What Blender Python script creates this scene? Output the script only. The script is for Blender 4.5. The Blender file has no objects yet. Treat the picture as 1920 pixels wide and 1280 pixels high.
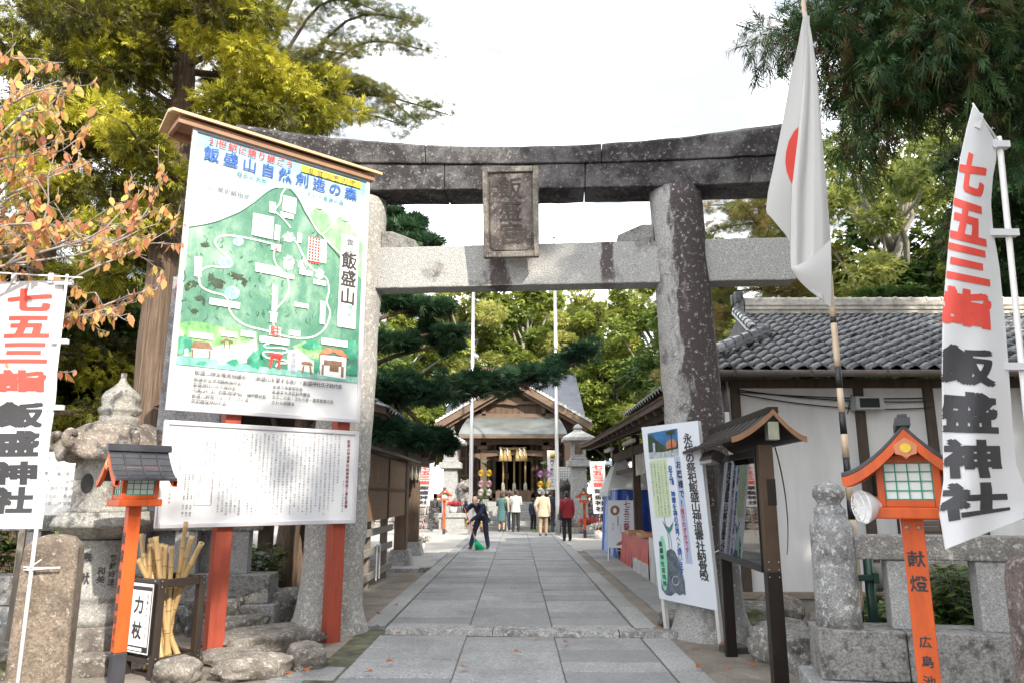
import bpy, bmesh, math, random
import numpy as np
from mathutils import Vector, Matrix, noise

C = bpy.context.scene.collection
PI = math.pi
R = math.radians
rnd = random.Random(7)
npr = np.random.default_rng(11)

# ------------------------------------------------------------------ camera, sky, sun, exposure
FPX, CAM_H, PITCH, YAW = 1362.0, 1.6, R(11.86), R(0.336)
cam_d = bpy.data.cameras.new('camera')
cam = bpy.data.objects.new('camera', cam_d)
C.objects.link(cam)
cam.location = (0, 0, CAM_H)
cam.rotation_euler = (PI / 2 + PITCH, 0, YAW)
cam_d.sensor_width = 36
cam_d.lens = FPX / 1920 * 36
cam_d.clip_start, cam_d.clip_end = 0.05, 600
bpy.context.scene.camera = cam

SUN_AZ = (0.52, -0.854)          # horizontal direction towards the sun: behind the camera, to the right
SUN_EL = R(34)
w = bpy.data.worlds.new('World')
bpy.context.scene.world = w
w.use_nodes = True
nt = w.node_tree
nt.nodes.clear()
out = nt.nodes.new('ShaderNodeOutputWorld')
bg = nt.nodes.new('ShaderNodeBackground')
sky = nt.nodes.new('ShaderNodeTexSky')
sky.sky_type = 'NISHITA'
sky.sun_disc = False
sky.sun_elevation = SUN_EL
sky.sun_rotation = math.atan2(SUN_AZ[0], SUN_AZ[1])
sky.dust_density = 2.0
bg.inputs['Strength'].default_value = 0.15
tc = nt.nodes.new('ShaderNodeTexCoord')
mp = nt.nodes.new('ShaderNodeMapping')
mp.inputs['Scale'].default_value = (1.0, 1.0, 2.2)
n1 = nt.nodes.new('ShaderNodeTexNoise')
n1.inputs['Scale'].default_value = 2.6
n1.inputs['Detail'].default_value = 7
n1.inputs['Roughness'].default_value = 0.62
ramp = nt.nodes.new('ShaderNodeValToRGB')
ramp.color_ramp.elements[0].position, ramp.color_ramp.elements[1].position = 0.30, 0.47
ramp.color_ramp.elements[0].color = (0.45, 0.45, 0.45, 1)
n2 = nt.nodes.new('ShaderNodeTexNoise')
n2.inputs['Scale'].default_value = 5.0
n2.inputs['Detail'].default_value = 5
cr2 = nt.nodes.new('ShaderNodeValToRGB')
cr2.color_ramp.elements[0].position, cr2.color_ramp.elements[1].position = 0.42, 0.60
cr2.color_ramp.elements[0].color = (1.9, 1.96, 2.04, 1)
cr2.color_ramp.elements[1].color = (8.6, 8.8, 9.1, 1)
mixw = nt.nodes.new('ShaderNodeMix')
mixw.data_type = 'RGBA'
L = nt.links.new
L(tc.outputs['Generated'], mp.inputs['Vector'])
L(mp.outputs['Vector'], n1.inputs['Vector'])
L(mp.outputs['Vector'], n2.inputs['Vector'])
L(n1.outputs['Fac'], ramp.inputs['Fac'])
L(n2.outputs['Fac'], cr2.inputs['Fac'])
L(ramp.outputs['Color'], mixw.inputs['Factor'])
L(sky.outputs['Color'], mixw.inputs['A'])
L(cr2.outputs['Color'], mixw.inputs['B'])
L(mixw.outputs['Result'], bg.inputs['Color'])
L(bg.outputs['Background'], out.inputs['Surface'])

sun_d = bpy.data.lights.new('sun', 'SUN')
sun = bpy.data.objects.new('sun', sun_d)
C.objects.link(sun)
sun_d.energy = 2.2
sun_d.angle = R(0.6)
sun_d.color = (1.0, 0.925, 0.80)
sun_dir = Vector((SUN_AZ[0] * math.cos(SUN_EL), SUN_AZ[1] * math.cos(SUN_EL), math.sin(SUN_EL)))
sun.rotation_euler = sun_dir.to_track_quat('Z', 'Y').to_euler()
sun.location = (6, -10, 20)

vs = bpy.context.scene.view_settings
vs.view_transform = 'Standard'
vs.look = 'None'
vs.exposure = 1.78
vs.gamma = 1
vs.use_curve_mapping = False
cy = bpy.context.scene.cycles
cy.max_bounces = 6
cy.diffuse_bounces = 4
cy.glossy_bounces = 3
cy.transmission_bounces = 4
cy.transparent_max_bounces = 6
cy.use_denoising = True
cy.caustics_reflective = False
cy.caustics_refractive = False

# ------------------------------------------------------------------ survey of the place: picture rays turned into metres
_c, _s = math.cos(PITCH), math.sin(PITCH)
_cy, _sy = math.cos(YAW), math.sin(YAW)


def ray(u, v):
    a, b = (u - 960) / FPX, -(v - 640) / FPX
    x, y, z = a, _c - b * _s, _s + b * _c
    return Vector((x * _cy - y * _sy, x * _sy + y * _cy, z))


def at(u, v, Y):
    r = ray(u, v)
    return Vector((0, 0, CAM_H)) + r * (Y / r.y)


def gnd(u, v, z=0.0):
    r = ray(u, v)
    return Vector((0, 0, CAM_H)) + r * ((z - CAM_H) / r.z)


def on_board(u, v, org, rz):
    """picture point -> (x, z) in the upright plane through org turned by rz"""
    d = Vector((math.cos(rz), math.sin(rz), 0))
    n = Vector((math.sin(rz), -math.cos(rz), 0))
    r = ray(u, v)
    o = Vector((org[0], org[1], 0))
    k = (o.dot(n)) / r.dot(n)
    p = Vector((0, 0, CAM_H)) + r * k
    return ((p - o).dot(d), p.z)


# ------------------------------------------------------------------ materials
MATS = {}


def _nodes(name):
    m = bpy.data.materials.new(name)
    m.use_nodes = True
    t = m.node_tree
    b = t.nodes['Principled BSDF']
    return m, t, b


def _coord(t, scale=(1, 1, 1), world=False):
    if world:
        g = t.nodes.new('ShaderNodeNewGeometry')
        o = g.outputs['Position']
    else:
        g = t.nodes.new('ShaderNodeTexCoord')
        o = g.outputs['Object']
    mpn = t.nodes.new('ShaderNodeMapping')
    mpn.inputs['Scale'].default_value = scale
    t.links.new(o, mpn.inputs['Vector'])
    return mpn.outputs['Vector']


def _noise(t, vec, scale, detail=4, rough=0.6):
    n = t.nodes.new('ShaderNodeTexNoise')
    n.inputs['Scale'].default_value = scale
    n.inputs['Detail'].default_value = detail
    n.inputs['Roughness'].default_value = rough
    t.links.new(vec, n.inputs['Vector'])
    return n.outputs['Fac']


def _ramp(t, fac, p0, p1, c0=(0, 0, 0), c1=(1, 1, 1)):
    r = t.nodes.new('ShaderNodeValToRGB')
    e = r.color_ramp.elements
    e[0].position, e[1].position = p0, p1
    e[0].color, e[1].color = (*c0, 1), (*c1, 1)
    t.links.new(fac, r.inputs['Fac'])
    return r.outputs['Color']


def _mix(t, fac, a, b, mode='MIX'):
    m = t.nodes.new('ShaderNodeMix')
    m.data_type = 'RGBA'
    m.blend_type = mode
    if isinstance(fac, (int, float)):
        m.inputs['Factor'].default_value = fac
    else:
        t.links.new(fac, m.inputs['Factor'])
    for k, x in (('A', a), ('B', b)):
        if isinstance(x, tuple):
            m.inputs[k].default_value = (*x, 1)
        else:
            t.links.new(x, m.inputs[k])
    return m.outputs['Result']


def _math(t, op, a, b=0.0):
    m = t.nodes.new('ShaderNodeMath')
    m.operation = op
    for i, x in enumerate((a, b)):
        if isinstance(x, (int, float)):
            m.inputs[i].default_value = x
        else:
            t.links.new(x, m.inputs[i])
    return m.outputs[0]


def _bump(t, b, fac, strength, dist=0.02):
    n = t.nodes.new('ShaderNodeBump')
    n.inputs['Strength'].default_value = strength
    n.inputs['Distance'].default_value = dist
    t.links.new(fac, n.inputs['Height'])
    t.links.new(n.outputs['Normal'], b.inputs['Normal'])


def plain(name, col, rough=0.6, var=0.18, scale=6.0, bump=0.0, metal=0.0, stretch=(1, 1, 1), bscale=None, spec=None):
    """paint, cloth, metal: one colour with a little uneven wear"""
    if name in MATS:
        return MATS[name]
    m, t, b = _nodes(name)
    v = _coord(t, stretch)
    f = _noise(t, v, scale, 5, 0.65)
    dark = tuple(c * (1 - var * 1.3) for c in col)
    lite = tuple(min(1, c * (1 + var * 0.6)) for c in col)
    t.links.new(_ramp(t, f, 0.3, 0.7, dark, lite), b.inputs['Base Color'])
    b.inputs['Roughness'].default_value = rough
    b.inputs['Metallic'].default_value = metal
    if spec is not None:
        b.inputs['Specular IOR Level'].default_value = spec
    if bump:
        _bump(t, b, _noise(t, v, bscale or scale * 6, 4), bump)
    MATS[name] = m
    return m


def stone(name, col, dark, pale, dark_amt=0.4, pale_amt=0.3, blotch=3.0, speck=90.0, bump=0.5, world=False, stain=None, moss=0.0):
    """granite: crystal specks, dark weathering blotches, pale lichen; stain = list of (x centre, half width, z from, z to) in object metres"""
    if name in MATS:
        return MATS[name]
    m, t, b = _nodes(name)
    v = _coord(t, world=world)
    sp = _noise(t, v, speck, 2, 0.7)
    base = _mix(t, _ramp(t, sp, 0.36, 0.64), tuple(c * 0.62 for c in col), tuple(min(1, c * 1.25) for c in col))
    big = _noise(t, v, blotch, 8, 0.72)
    k = _ramp(t, big, 0.62 - dark_amt * 0.42, 0.74 - dark_amt * 0.36)
    if stain:
        tcn = t.nodes.new('ShaderNodeTexCoord')
        sep = t.nodes.new('ShaderNodeSeparateXYZ')
        t.links.new(tcn.outputs['Object'], sep.inputs[0])
        v2 = _coord(t, (11, 11, 3.0))
        wob = _noise(t, v2, 1.0, 6, 0.7)
        acc = None
        for (cx, hw, z0, z1) in stain:
            d = _math(t, 'ABSOLUTE', _math(t, 'SUBTRACT', sep.outputs['X'], cx))
            d = _math(t, 'DIVIDE', d, hw)
            d = _math(t, 'ADD', d, _math(t, 'MULTIPLY', _math(t, 'SUBTRACT', wob, 0.5), 2.6))
            s = _ramp(t, d, 0.55, 1.15, (1, 1, 1), (0, 0, 0))
            mr = t.nodes.new('ShaderNodeMapRange')
            mr.inputs['From Min'].default_value = z0
            mr.inputs['From Max'].default_value = z1
            t.links.new(sep.outputs['Z'], mr.inputs['Value'])
            s = _math(t, 'MULTIPLY', s, mr.outputs['Result'])
            acc = s if acc is None else _math(t, 'MAXIMUM', acc, s)
        k = _math(t, 'MAXIMUM', k, acc)
    base = _mix(t, k, base, dark)
    # let crystals show through the dark crust
    fine = _noise(t, v, speck * 0.32, 5, 0.75)
    base = _mix(t, _math(t, 'MULTIPLY', _ramp(t, fine, 0.60 - pale_amt * 0.18, 0.66 - pale_amt * 0.14), 0.85), base, pale)
    if moss:
        mo = _noise(t, v, 2.2, 6, 0.7)
        base = _mix(t, _ramp(t, mo, 0.62 - moss * 0.3, 0.78 - moss * 0.3), base, (0.10, 0.11, 0.035))
    t.links.new(base, b.inputs['Base Color'])
    b.inputs['Roughness'].default_value = 0.88
    hgt = _math(t, 'ADD', _math(t, 'MULTIPLY', fine, 0.7), _math(t, 'MULTIPLY', sp, 0.5))
    _bump(t, b, hgt, bump, 0.015)
    MATS[name] = m
    return m


def wood(name, col, rough=0.7, grain=(2, 2, 30), var=0.45, bump=0.25, world=False, scale=2.0):
    """grain runs along the axis with the SMALL number"""
    if name in MATS:
        return MATS[name]
    m, t, b = _nodes(name)
    v = _coord(t, grain, world)
    f = _noise(t, v, scale, 6, 0.65)
    g2 = _noise(t, _coord(t, (1, 1, 1), world), 3.0, 4)
    c0 = tuple(c * (1 - var) for c in col)
    c1 = tuple(min(1, c * (1 + var * 0.7)) for c in col)
    base = _ramp(t, f, 0.3, 0.72, c0, c1)
    base = _mix(t, _math(t, 'MULTIPLY', _ramp(t, g2, 0.4, 0.7), 0.35), base, tuple(c * 0.5 for c in col))
    t.links.new(base, b.inputs['Base Color'])
    b.inputs['Roughness'].default_value = rough
    _bump(t, b, f, bump, 0.01)
    MATS[name] = m
    return m


def leafmat(name, cols, trans=0.35, rough=0.55):
    """cols: dark, middle, pale leaf colour picked by each leaf's own tint"""
    if name in MATS:
        return MATS[name]
    m, t, b = _nodes(name)
    a = t.nodes.new('ShaderNodeAttribute')
    a.attribute_name = 'tint'
    r = t.nodes.new('ShaderNodeValToRGB')
    e = r.color_ramp.elements
    e[0].position, e[1].position = 0.0, 1.0
    e[0].color, e[1].color = (*cols[0], 1), (*cols[-1], 1)
    for i in range(1, len(cols) - 1):
        q = e.new(i / (len(cols) - 1))
        q.color = (*cols[i], 1)
    t.links.new(a.outputs['Fac'], r.inputs['Fac'])
    t.links.new(r.outputs['Color'], b.inputs['Base Color'])
    b.inputs['Roughness'].default_value = rough
    b.inputs['Specular IOR Level'].default_value = 0.25
    tr = t.nodes.new('ShaderNodeBsdfTranslucent')
    t.links.new(r.outputs['Color'], tr.inputs['Color'])
    mx = t.nodes.new('ShaderNodeMixShader')
    mx.inputs['Fac'].default_value = trans
    t.links.new(b.outputs['BSDF'], mx.inputs[1])
    t.links.new(tr.outputs['BSDF'], mx.inputs[2])
    t.links.new(mx.outputs['Shader'], t.nodes['Material Output'].inputs['Surface'])
    MATS[name] = m
    return m


def glass(name, col=(0.75, 0.85, 0.85), rough=0.02, alpha=0.25):
    if name in MATS:
        return MATS[name]
    m, t, b = _nodes(name)
    tr = t.nodes.new('ShaderNodeBsdfTransparent')
    tr.inputs['Color'].default_value = (*col, 1)
    gl = t.nodes.new('ShaderNodeBsdfGlossy')
    gl.inputs['Roughness'].default_value = rough
    fr = t.nodes.new('ShaderNodeFresnel')
    fr.inputs['IOR'].default_value = 1.5
    mx = t.nodes.new('ShaderNodeMixShader')
    t.links.new(_math(t, 'ADD', fr.outputs['Fac'], alpha * 0.3), mx.inputs['Fac'])
    t.links.new(tr.outputs['BSDF'], mx.inputs[1])
    t.links.new(gl.outputs['BSDF'], mx.inputs[2])
    t.links.new(mx.outputs['Shader'], t.nodes['Material Output'].inputs['Surface'])
    MATS[name] = m
    return m


# ------------------------------------------------------------------ glyphs from the built-in typeface
_fc = bpy.data.curves.new('glyph', 'FONT')
_fc.resolution_u = 3
_fo = bpy.data.objects.new('glyph', _fc)
GLYPH = {}


def glyph(ch, bold=0.0):
    k = (ch, bold)
    if k not in GLYPH:
        _fc.body = ch
        _fc.offset = bold
        me = _fo.to_mesh()
        vv = [(p.co.x, p.co.y) for p in me.vertices]
        ff = [tuple(p.vertices) for p in me.polygons]
        _fo.to_mesh_clear()
        GLYPH[k] = (vv, ff)
    return GLYPH[k]


def cut_grid(vv, ff, step):
    bm = bmesh.new()
    bv = [bm.verts.new((x, y, 0)) for x, y in vv]
    for f in ff:
        try:
            bm.faces.new([bv[i] for i in f])
        except ValueError:
            pass
    for ax in (0, 1):
        lo, hi = min(p[ax] for p in vv), max(p[ax] for p in vv)
        k = math.ceil(lo / step) * step
        while k < hi:
            co, no = [0, 0, 0], [0, 0, 0]
            co[ax], no[ax] = k, 1
            bmesh.ops.bisect_plane(bm, geom=bm.verts[:] + bm.edges[:] + bm.faces[:], plane_co=co, plane_no=no)
            k += step
    bm.verts.index_update()
    v2 = [(v.co.x, v.co.y) for v in bm.verts]
    f2 = [tuple(v.index for v in f.verts) for f in bm.faces]
    bm.free()
    return v2, f2


# ------------------------------------------------------------------ mesh building
TF = {}


class MB:
    def __init__(self, mat=None):
        self.v, self.f, self.mi, self.sm, self.mats = [], [], [], [], []
        self.cur = 0
        if mat is not None:
            self.use(mat)

    def use(self, mat):
        if mat not in self.mats:
            self.mats.append(mat)
        self.cur = self.mats.index(mat)
        return self

    def add(self, vs, fs, smooth=False):
        o = len(self.v)
        self.v.extend(Vector(p) for p in vs)
        for f in fs:
            self.f.append(tuple(i + o for i in f))
            self.mi.append(self.cur)
            self.sm.append(smooth)
        return o

    def box(self, c, s, rot=None):
        x, y, z = s[0] / 2, s[1] / 2, s[2] / 2
        vs = [Vector((a * x, b * y, d * z)) for d in (-1, 1) for a, b in ((-1, -1), (1, -1), (1, 1), (-1, 1))]
        if rot is not None:
            vs = [rot @ p for p in vs]
        c = Vector(c)
        self.add([p + c for p in vs], [(3, 2, 1, 0), (4, 5, 6, 7), (0, 1, 5, 4), (1, 2, 6, 5), (2, 3, 7, 6), (3, 0, 4, 7)])
        return self

    def bar(self, p0, p1, w, h, up=(0, 0, 1)):
        p0, p1 = Vector(p0), Vector(p1)
        d = (p1 - p0).normalized()
        up = Vector(up)
        s = d.cross(up)
        if s.length < 1e-4:
            s = d.cross(Vector((0, 1, 0)))
        s.normalize()
        n = s.cross(d).normalized()
        vs = []
        for p in (p0, p1):
            for a, b in ((-1, -1), (1, -1), (1, 1), (-1, 1)):
                vs.append(p + s * a * w / 2 + n * b * h / 2)
        self.add(vs, [(3, 2, 1, 0), (4, 5, 6, 7), (0, 1, 5, 4), (1, 2, 6, 5), (2, 3, 7, 6), (3, 0, 4, 7)])
        return self

    def tube(self, pts, rad, seg=8, cap=True, smooth=True, squash=None):
        pts = [Vector(p) for p in pts]
        n = len(pts)
        if isinstance(rad, (int, float)):
            rad = [rad] * n
        d0 = (pts[1] - pts[0]).normalized()
        ref = Vector((0, 0, 1)) if abs(d0.z) < 0.9 else Vector((1, 0, 0))
        s = d0.cross(ref).normalized()
        vs = []
        for i, p in enumerate(pts):
            d = (pts[min(i + 1, n - 1)] - pts[max(i - 1, 0)])
            if d.length < 1e-9:
                d = d0
            d.normalize()
            s = (s - d * s.dot(d))
            if s.length < 1e-6:
                s = d.cross(ref)
            s.normalize()
            b = d.cross(s)
            for k in range(seg):
                a = 2 * PI * k / seg
                vs.append(p + s * math.cos(a) * rad[i] + b * math.sin(a) * rad[i])
        fs = []
        for i in range(n - 1):
            for k in range(seg):
                k2 = (k + 1) % seg
                fs.append((i * seg + k, i * seg + k2, (i + 1) * seg + k2, (i + 1) * seg + k))
        o = self.add(vs, fs, smooth)
        if cap:
            self.f.append(tuple(o + k for k in reversed(range(seg))))
            self.f.append(tuple(o + (n - 1) * seg + k for k in range(seg)))
            self.mi += [self.cur] * 2
            self.sm += [False] * 2
        return self

    def lathe(self, prof, c=(0, 0, 0), seg=24, smooth=True, square=None, ang=0.0):
        """prof: (radius, z) from bottom to top; square=4 or 6 makes a prism-sided turning"""
        c = Vector(c)
        seg = square or seg
        vs, fs = [], []
        k0 = 1 / math.cos(PI / seg) if square else 1
        for (r_, z) in prof:
            for k in range(seg):
                a = 2 * PI * k / seg + ang + (PI / seg if square else 0)
                vs.append(c + Vector((math.cos(a) * r_ * k0, math.sin(a) * r_ * k0, z)))
        n = len(prof)
        for i in range(n - 1):
            for k in range(seg):
                k2 = (k + 1) % seg
                fs.append((i * seg + k, i * seg + k2, (i + 1) * seg + k2, (i + 1) * seg + k))
        o = self.add(vs, fs, smooth and not square)
        self.f.append(tuple(o + k for k in reversed(range(seg))))
        self.f.append(tuple(o + (n - 1) * seg + k for k in range(seg)))
        self.mi += [self.cur] * 2
        self.sm += [False] * 2
        return self

    def prism(self, poly, fn0, fn1):
        """poly of 2-D points carried to 3-D by fn0 (one side) and fn1 (other side)"""
        n = len(poly)
        vs = [fn0(a, b) for a, b in poly] + [fn1(a, b) for a, b in poly]
        fs = [tuple(reversed(range(n))), tuple(range(n, 2 * n))]
        fs += [(i, (i + 1) % n, n + (i + 1) % n, n + i) for i in range(n)]
        self.add(vs, fs)
        return self

    def poly(self, poly, fn):
        self.add([fn(a, b) for a, b in poly], [tuple(range(len(poly)))])
        return self

    def grid(self, fn, nu, nv, smooth=True, close_u=False):
        vs = [fn(i / nu, j / nv) for j in range(nv + 1) for i in range(nu + 1)]
        fs = [(j * (nu + 1) + i, j * (nu + 1) + i + 1, (j + 1) * (nu + 1) + i + 1, (j + 1) * (nu + 1) + i) for j in range(nv) for i in range(nu)]
        self.add(vs, fs, smooth)
        return self

    def ribbon(self, pts, width, fn):
        """flat painted line along 2-D points"""
        P = [Vector((a, b)) for a, b in pts]
        l, r_ = [], []
        for i, p in enumerate(P):
            d = P[min(i + 1, len(P) - 1)] - P[max(i - 1, 0)]
            d.normalize()
            n = Vector((-d.y, d.x)) * width / 2
            l.append(p + n)
            r_.append(p - n)
        vs = [fn(p.x, p.y) for p in l] + [fn(p.x, p.y) for p in r_]
        n = len(P)
        self.add(vs, [(i, i + 1, n + i + 1, n + i) for i in range(n - 1)])
        return self

    def rect(self, x0, y0, x1, y1, fn):
        return self.poly([(x0, y0), (x1, y0), (x1, y1), (x0, y1)], fn)

    def text(self, s, fn, x, y, size, pitch=None, vertical=True, bold=0.012, sx=1.0, sy=1.0, grid=0):
        """x, y: centre of the first letter in the sheet's own metres"""
        pitch = pitch or size
        thick = max(0.0, bold - 0.012)
        bold = min(bold, 0.012)
        shifts = [(0, 0)] if thick == 0 else [(-thick, -thick), (thick, thick), (-thick, thick), (thick, -thick)]
        for ch in s:
            if ch not in (' ', '　'):
                g, ff0 = glyph(ch, bold)
                for j, (dx, dy) in enumerate(shifts if g else ()):
                    pts, ff = [], ff0
                    asc = ord(ch) < 128
                    ox = (min(p[0] for p in g) + max(p[0] for p in g)) / 2 if asc else 0.5
                    for gx, gy in g:
                        a, b = gx - ox + dx, gy - 0.38 + dy
                        if vertical and ch in 'ー〜…（）()':
                            a, b = b, -a
                        elif vertical and ch in '、。':
                            a, b = a + 0.6, b + 0.55
                        pts.append((x + a * size * sx, y + b * size * sy))
                    if grid:
                        pts, ff = cut_grid(pts, ff, grid)
                    P3 = [fn(a, b) for a, b in pts]
                    if j:
                        o_ = fn(x, y)
                        n_ = (fn(x + .002, y) - o_).cross(fn(x, y + .002) - o_)
                        if n_.length > 0:
                            n_ = n_.normalized() * (0.0002 * j)
                            P3 = [p + n_ for p in P3]
                    self.add(P3, ff)
            if vertical:
                y -= pitch
            else:
                x += pitch * (0.55 if ord(ch) < 128 else 1)
        return self

    def htext(self, s, fn, x, y, size, pitch=None, **k):
        return self.text(s, fn, x, y, size, pitch, vertical=False, **k)

    def build(self, name, parent=None, bevel=0.0, loc=None, rotz=0.0, world=False, seg=2, rough=0.0, rscale=3.0):
        if rough:
            for i, p in enumerate(self.v):
                q = p * rscale
                self.v[i] = p + noise.noise_vector(q) * rough + noise.noise_vector(q * 3.1) * rough * 0.4
        vs = self.v
        if world and parent is not None:
            inv = TF[parent.name].inverted()
            vs = [inv @ p for p in vs]
        if world and parent is None and loc is not None:
            inv = (Matrix.Translation(Vector(loc)) @ Matrix.Rotation(rotz, 4, 'Z')).inverted()
            vs = [inv @ p for p in vs]
        me = bpy.data.meshes.new(name)
        me.from_pydata([tuple(p) for p in vs], [], self.f)
        for m in self.mats:
            me.materials.append(m)
        me.polygons.foreach_set('material_index', self.mi)
        me.polygons.foreach_set('use_smooth', self.sm)
        me.update()
        o = bpy.data.objects.new(name, me)
        C.objects.link(o)
        if parent is not None:
            o.parent = parent
        if loc is not None:
            o.location = loc
            o.rotation_euler = (0, 0, rotz)
        if parent is None:
            TF[o.name] = Matrix.Translation(Vector(loc or (0, 0, 0))) @ Matrix.Rotation(rotz, 4, 'Z')
        else:
            TF[o.name] = TF[parent.name]
        if bevel:
            b = o.modifiers.new('bevel', 'BEVEL')
            b.width, b.segments, b.limit_method, b.angle_limit = bevel, seg, 'ANGLE', R(35)
        return o


def tag(o, label, cat=None, group=None, kind=None):
    if label:
        o['label'] = label
    if cat:
        o['category'] = cat
    if group:
        o['group'] = group
    if kind:
        o['kind'] = kind
    return o


def thing(name, label, cat, loc=(0, 0, 0), rotz=0.0, group=None):
    o = bpy.data.objects.new(name, None)
    C.objects.link(o)
    o.empty_display_size = 0.2
    o.location = loc
    o.rotation_euler = (0, 0, rotz)
    TF[o.name] = Matrix.Translation(Vector(loc)) @ Matrix.Rotation(rotz, 4, 'Z')
    return tag(o, label, cat, group)


def dup(o, loc=None, rotz=None, label=None, scale=None, parent=None):
    c = o.copy()
    C.objects.link(c)
    if parent is not None:
        c.parent = parent
    if loc is not None:
        c.location = loc
    if rotz is not None:
        c.rotation_euler = (0, 0, rotz)
    if scale is not None:
        c.scale = scale if isinstance(scale, tuple) else (scale,) * 3
    if label:
        c['label'] = label
    for ch in list(o.children):
        dup(ch, parent=c)
    return c


def bez(p0, p1, p2, n=8):
    p0, p1, p2 = Vector(p0), Vector(p1), Vector(p2)
    return [p0.lerp(p1, i / n).lerp(p1.lerp(p2, i / n), i / n) for i in range(n + 1)]


def rock_mesh(name, size, mat, seed, flat=0.0, sub=4, rough=0.22, parent=None, loc=None, rotz=0.0, boxy=0.0):
    bm = bmesh.new()
    bmesh.ops.create_icosphere(bm, subdivisions=sub, radius=1)
    off = Vector((seed * 3.7, seed * 1.3, seed * 2.1))
    for v in bm.verts:
        p = v.co.copy()
        if boxy:
            m = max(abs(p.x), abs(p.y), abs(p.z))
            p = p.lerp(p / m * 0.86, boxy)
        d = noise.noise(p * 1.1 + off) * rough + noise.noise(p * 2.7 + off) * rough * 0.45 + noise.noise(p * 7 + off) * rough * 0.16 + noise.noise(p * 17 + off) * rough * 0.06
        p = p * (1 + d)
        v.co = Vector((p.x * size[0] / 2, p.y * size[1] / 2, p.z * size[2] / 2 + size[2] * 0.36))
        if v.co.z < -0.05:
            v.co.z = -0.05
    me = bpy.data.meshes.new(name)
    bm.to_mesh(me)
    bm.free()
    me.materials.append(mat)
    me.polygons.foreach_set('use_smooth', [True] * len(me.polygons))
    o = bpy.data.objects.new(name, me)
    C.objects.link(o)
    if parent:
        o.parent = parent
    if loc is not None:
        o.location = loc
        o.rotation_euler = (0, 0, rotz)
    return o


# ------------------------------------------------------------------ foliage
def unit(a):
    return a / np.maximum(np.linalg.norm(a, axis=1, keepdims=True), 1e-9)


# a blade is (base along, base across, tip along, tip across, half width) in a unit spray
def spray_template(kind):
    if kind == 'leaf':
        return [(0, 0, 1, 0, 0.27)]
    if kind == 'trio':
        return [(0, 0, .9, .1, .2), (.1, 0, .75, .62, .19), (.1, 0, .75, -.62, .19)]
    if kind == 'cedar':
        b = []
        for i in range(7):
            t = i / 7
            l = 0.5 * (1 - t * 0.55)
            for s in (-1, 1):
                b.append((t, 0, t + l * .72, s * l * .75, .045))
        b.append((0, 0, 1.25, 0, .06))
        return b
    if kind == 'sugi':
        b = []
        for i in range(9):
            t = i / 9
            l = 0.42 * (1 - t * 0.5)
            for s in (-1, 1):
                b.append((t, 0, t + l * .85, s * l * .5, .022))
        b.append((0, 0, 1.3, 0, .03))
        return b
    if kind == 'pine':
        return [(0, 0, math.cos(a), math.sin(a), .035) for a in np.linspace(-1.25, 1.25, 9)]
    if kind == 'strap':
        return [(0, 0, math.cos(a) * l, math.sin(a) * l, .075) for a, l in ((-1.2, .8), (-.75, .95), (-.35, 1), (0, 1.05), (.35, 1), (.75, .95), (1.2, .8))]
    return [(0, 0, 1, 0, .2)]


def foliage(name, P, D, U, S, tint, mat, kind='leaf', parent=None, curl=0.25, world_off=None):
    """P points, D growing directions, U upper sides, S lengths, tint 0..1: every spray is a few flat blades"""
    T = spray_template(kind)
    k, N = len(T), len(P)
    D = unit(D)
    W = unit(np.cross(D, U))
    Z = np.cross(W, D)
    T = np.array(T)
    bx, by, tx, ty, hw = (T[:, i][None, :, None] for i in range(5))
    S_ = np.asarray(S, dtype=float).reshape(-1, 1, 1)
    D_, W_, Z_, P_ = D[:, None, :], W[:, None, :], Z[:, None, :], np.asarray(P)[:, None, :]
    jit = npr.normal(0, 0.16, (N, k, 1))
    base = P_ + S_ * (D_ * bx + W_ * by)
    tip = P_ + S_ * (D_ * tx + W_ * ty + Z_ * (jit - curl * (tx ** 2 + ty ** 2) * 0.6))
    ax = tip - base
    al = np.linalg.norm(ax, axis=2, keepdims=True)
    sd = np.cross(ax / np.maximum(al, 1e-9), Z_ + 0 * ax)
    sd = sd / np.maximum(np.linalg.norm(sd, axis=2, keepdims=True), 1e-9)
    hwS = hw * S_
    if kind == 'leaf':
        m1, m2 = base + ax * 0.25 + Z_ * S_ * 0.03, base + ax * 0.62 + Z_ * S_ * 0.06
        quad = np.stack([base, m1 + sd * hwS * .85, m2 + sd * hwS * .9, tip, m2 - sd * hwS * .9, m1 - sd * hwS * .85], axis=2)
        q = 6
    else:
        mid = base + ax * 0.45 + Z_ * S_ * 0.05
        quad = np.stack([base, mid + sd * hwS, tip, mid - sd * hwS], axis=2)
        q = 4
    n = N * k
    co = quad.reshape(-1, 3).astype(np.float32)
    if world_off is not None:
        co = co - np.asarray(world_off, dtype=np.float32)
    me = bpy.data.meshes.new(name)
    me.vertices.add(q * n)
    me.vertices.foreach_set('co', co.ravel())
    me.loops.add(q * n)
    me.loops.foreach_set('vertex_index', np.arange(q * n, dtype=np.int32))
    me.polygons.add(n)
    me.polygons.foreach_set('loop_start', np.arange(0, q * n, q, dtype=np.int32))
    at_ = me.attributes.new('tint', 'FLOAT', 'FACE')
    tt = np.repeat(np.clip(tint, 0, 1), k) + npr.normal(0, 0.05, n)
    at_.data.foreach_set('value', np.clip(tt, 0, 1).astype(np.float32))
    me.materials.append(mat)
    me.update()
    o = bpy.data.objects.new(name, me)
    C.objects.link(o)
    if parent is not None:
        o.parent = parent
    return o


def ball(n, c, r, hollow=0.5):
    """n points in an ellipsoid, mostly near its skin; returns points and outward directions"""
    d = unit(npr.normal(size=(n, 3)))
    q = (hollow + (1 - hollow) * npr.random((n, 1)) ** 0.6)
    return np.asarray(c) + d * q * np.asarray(r), d
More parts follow.
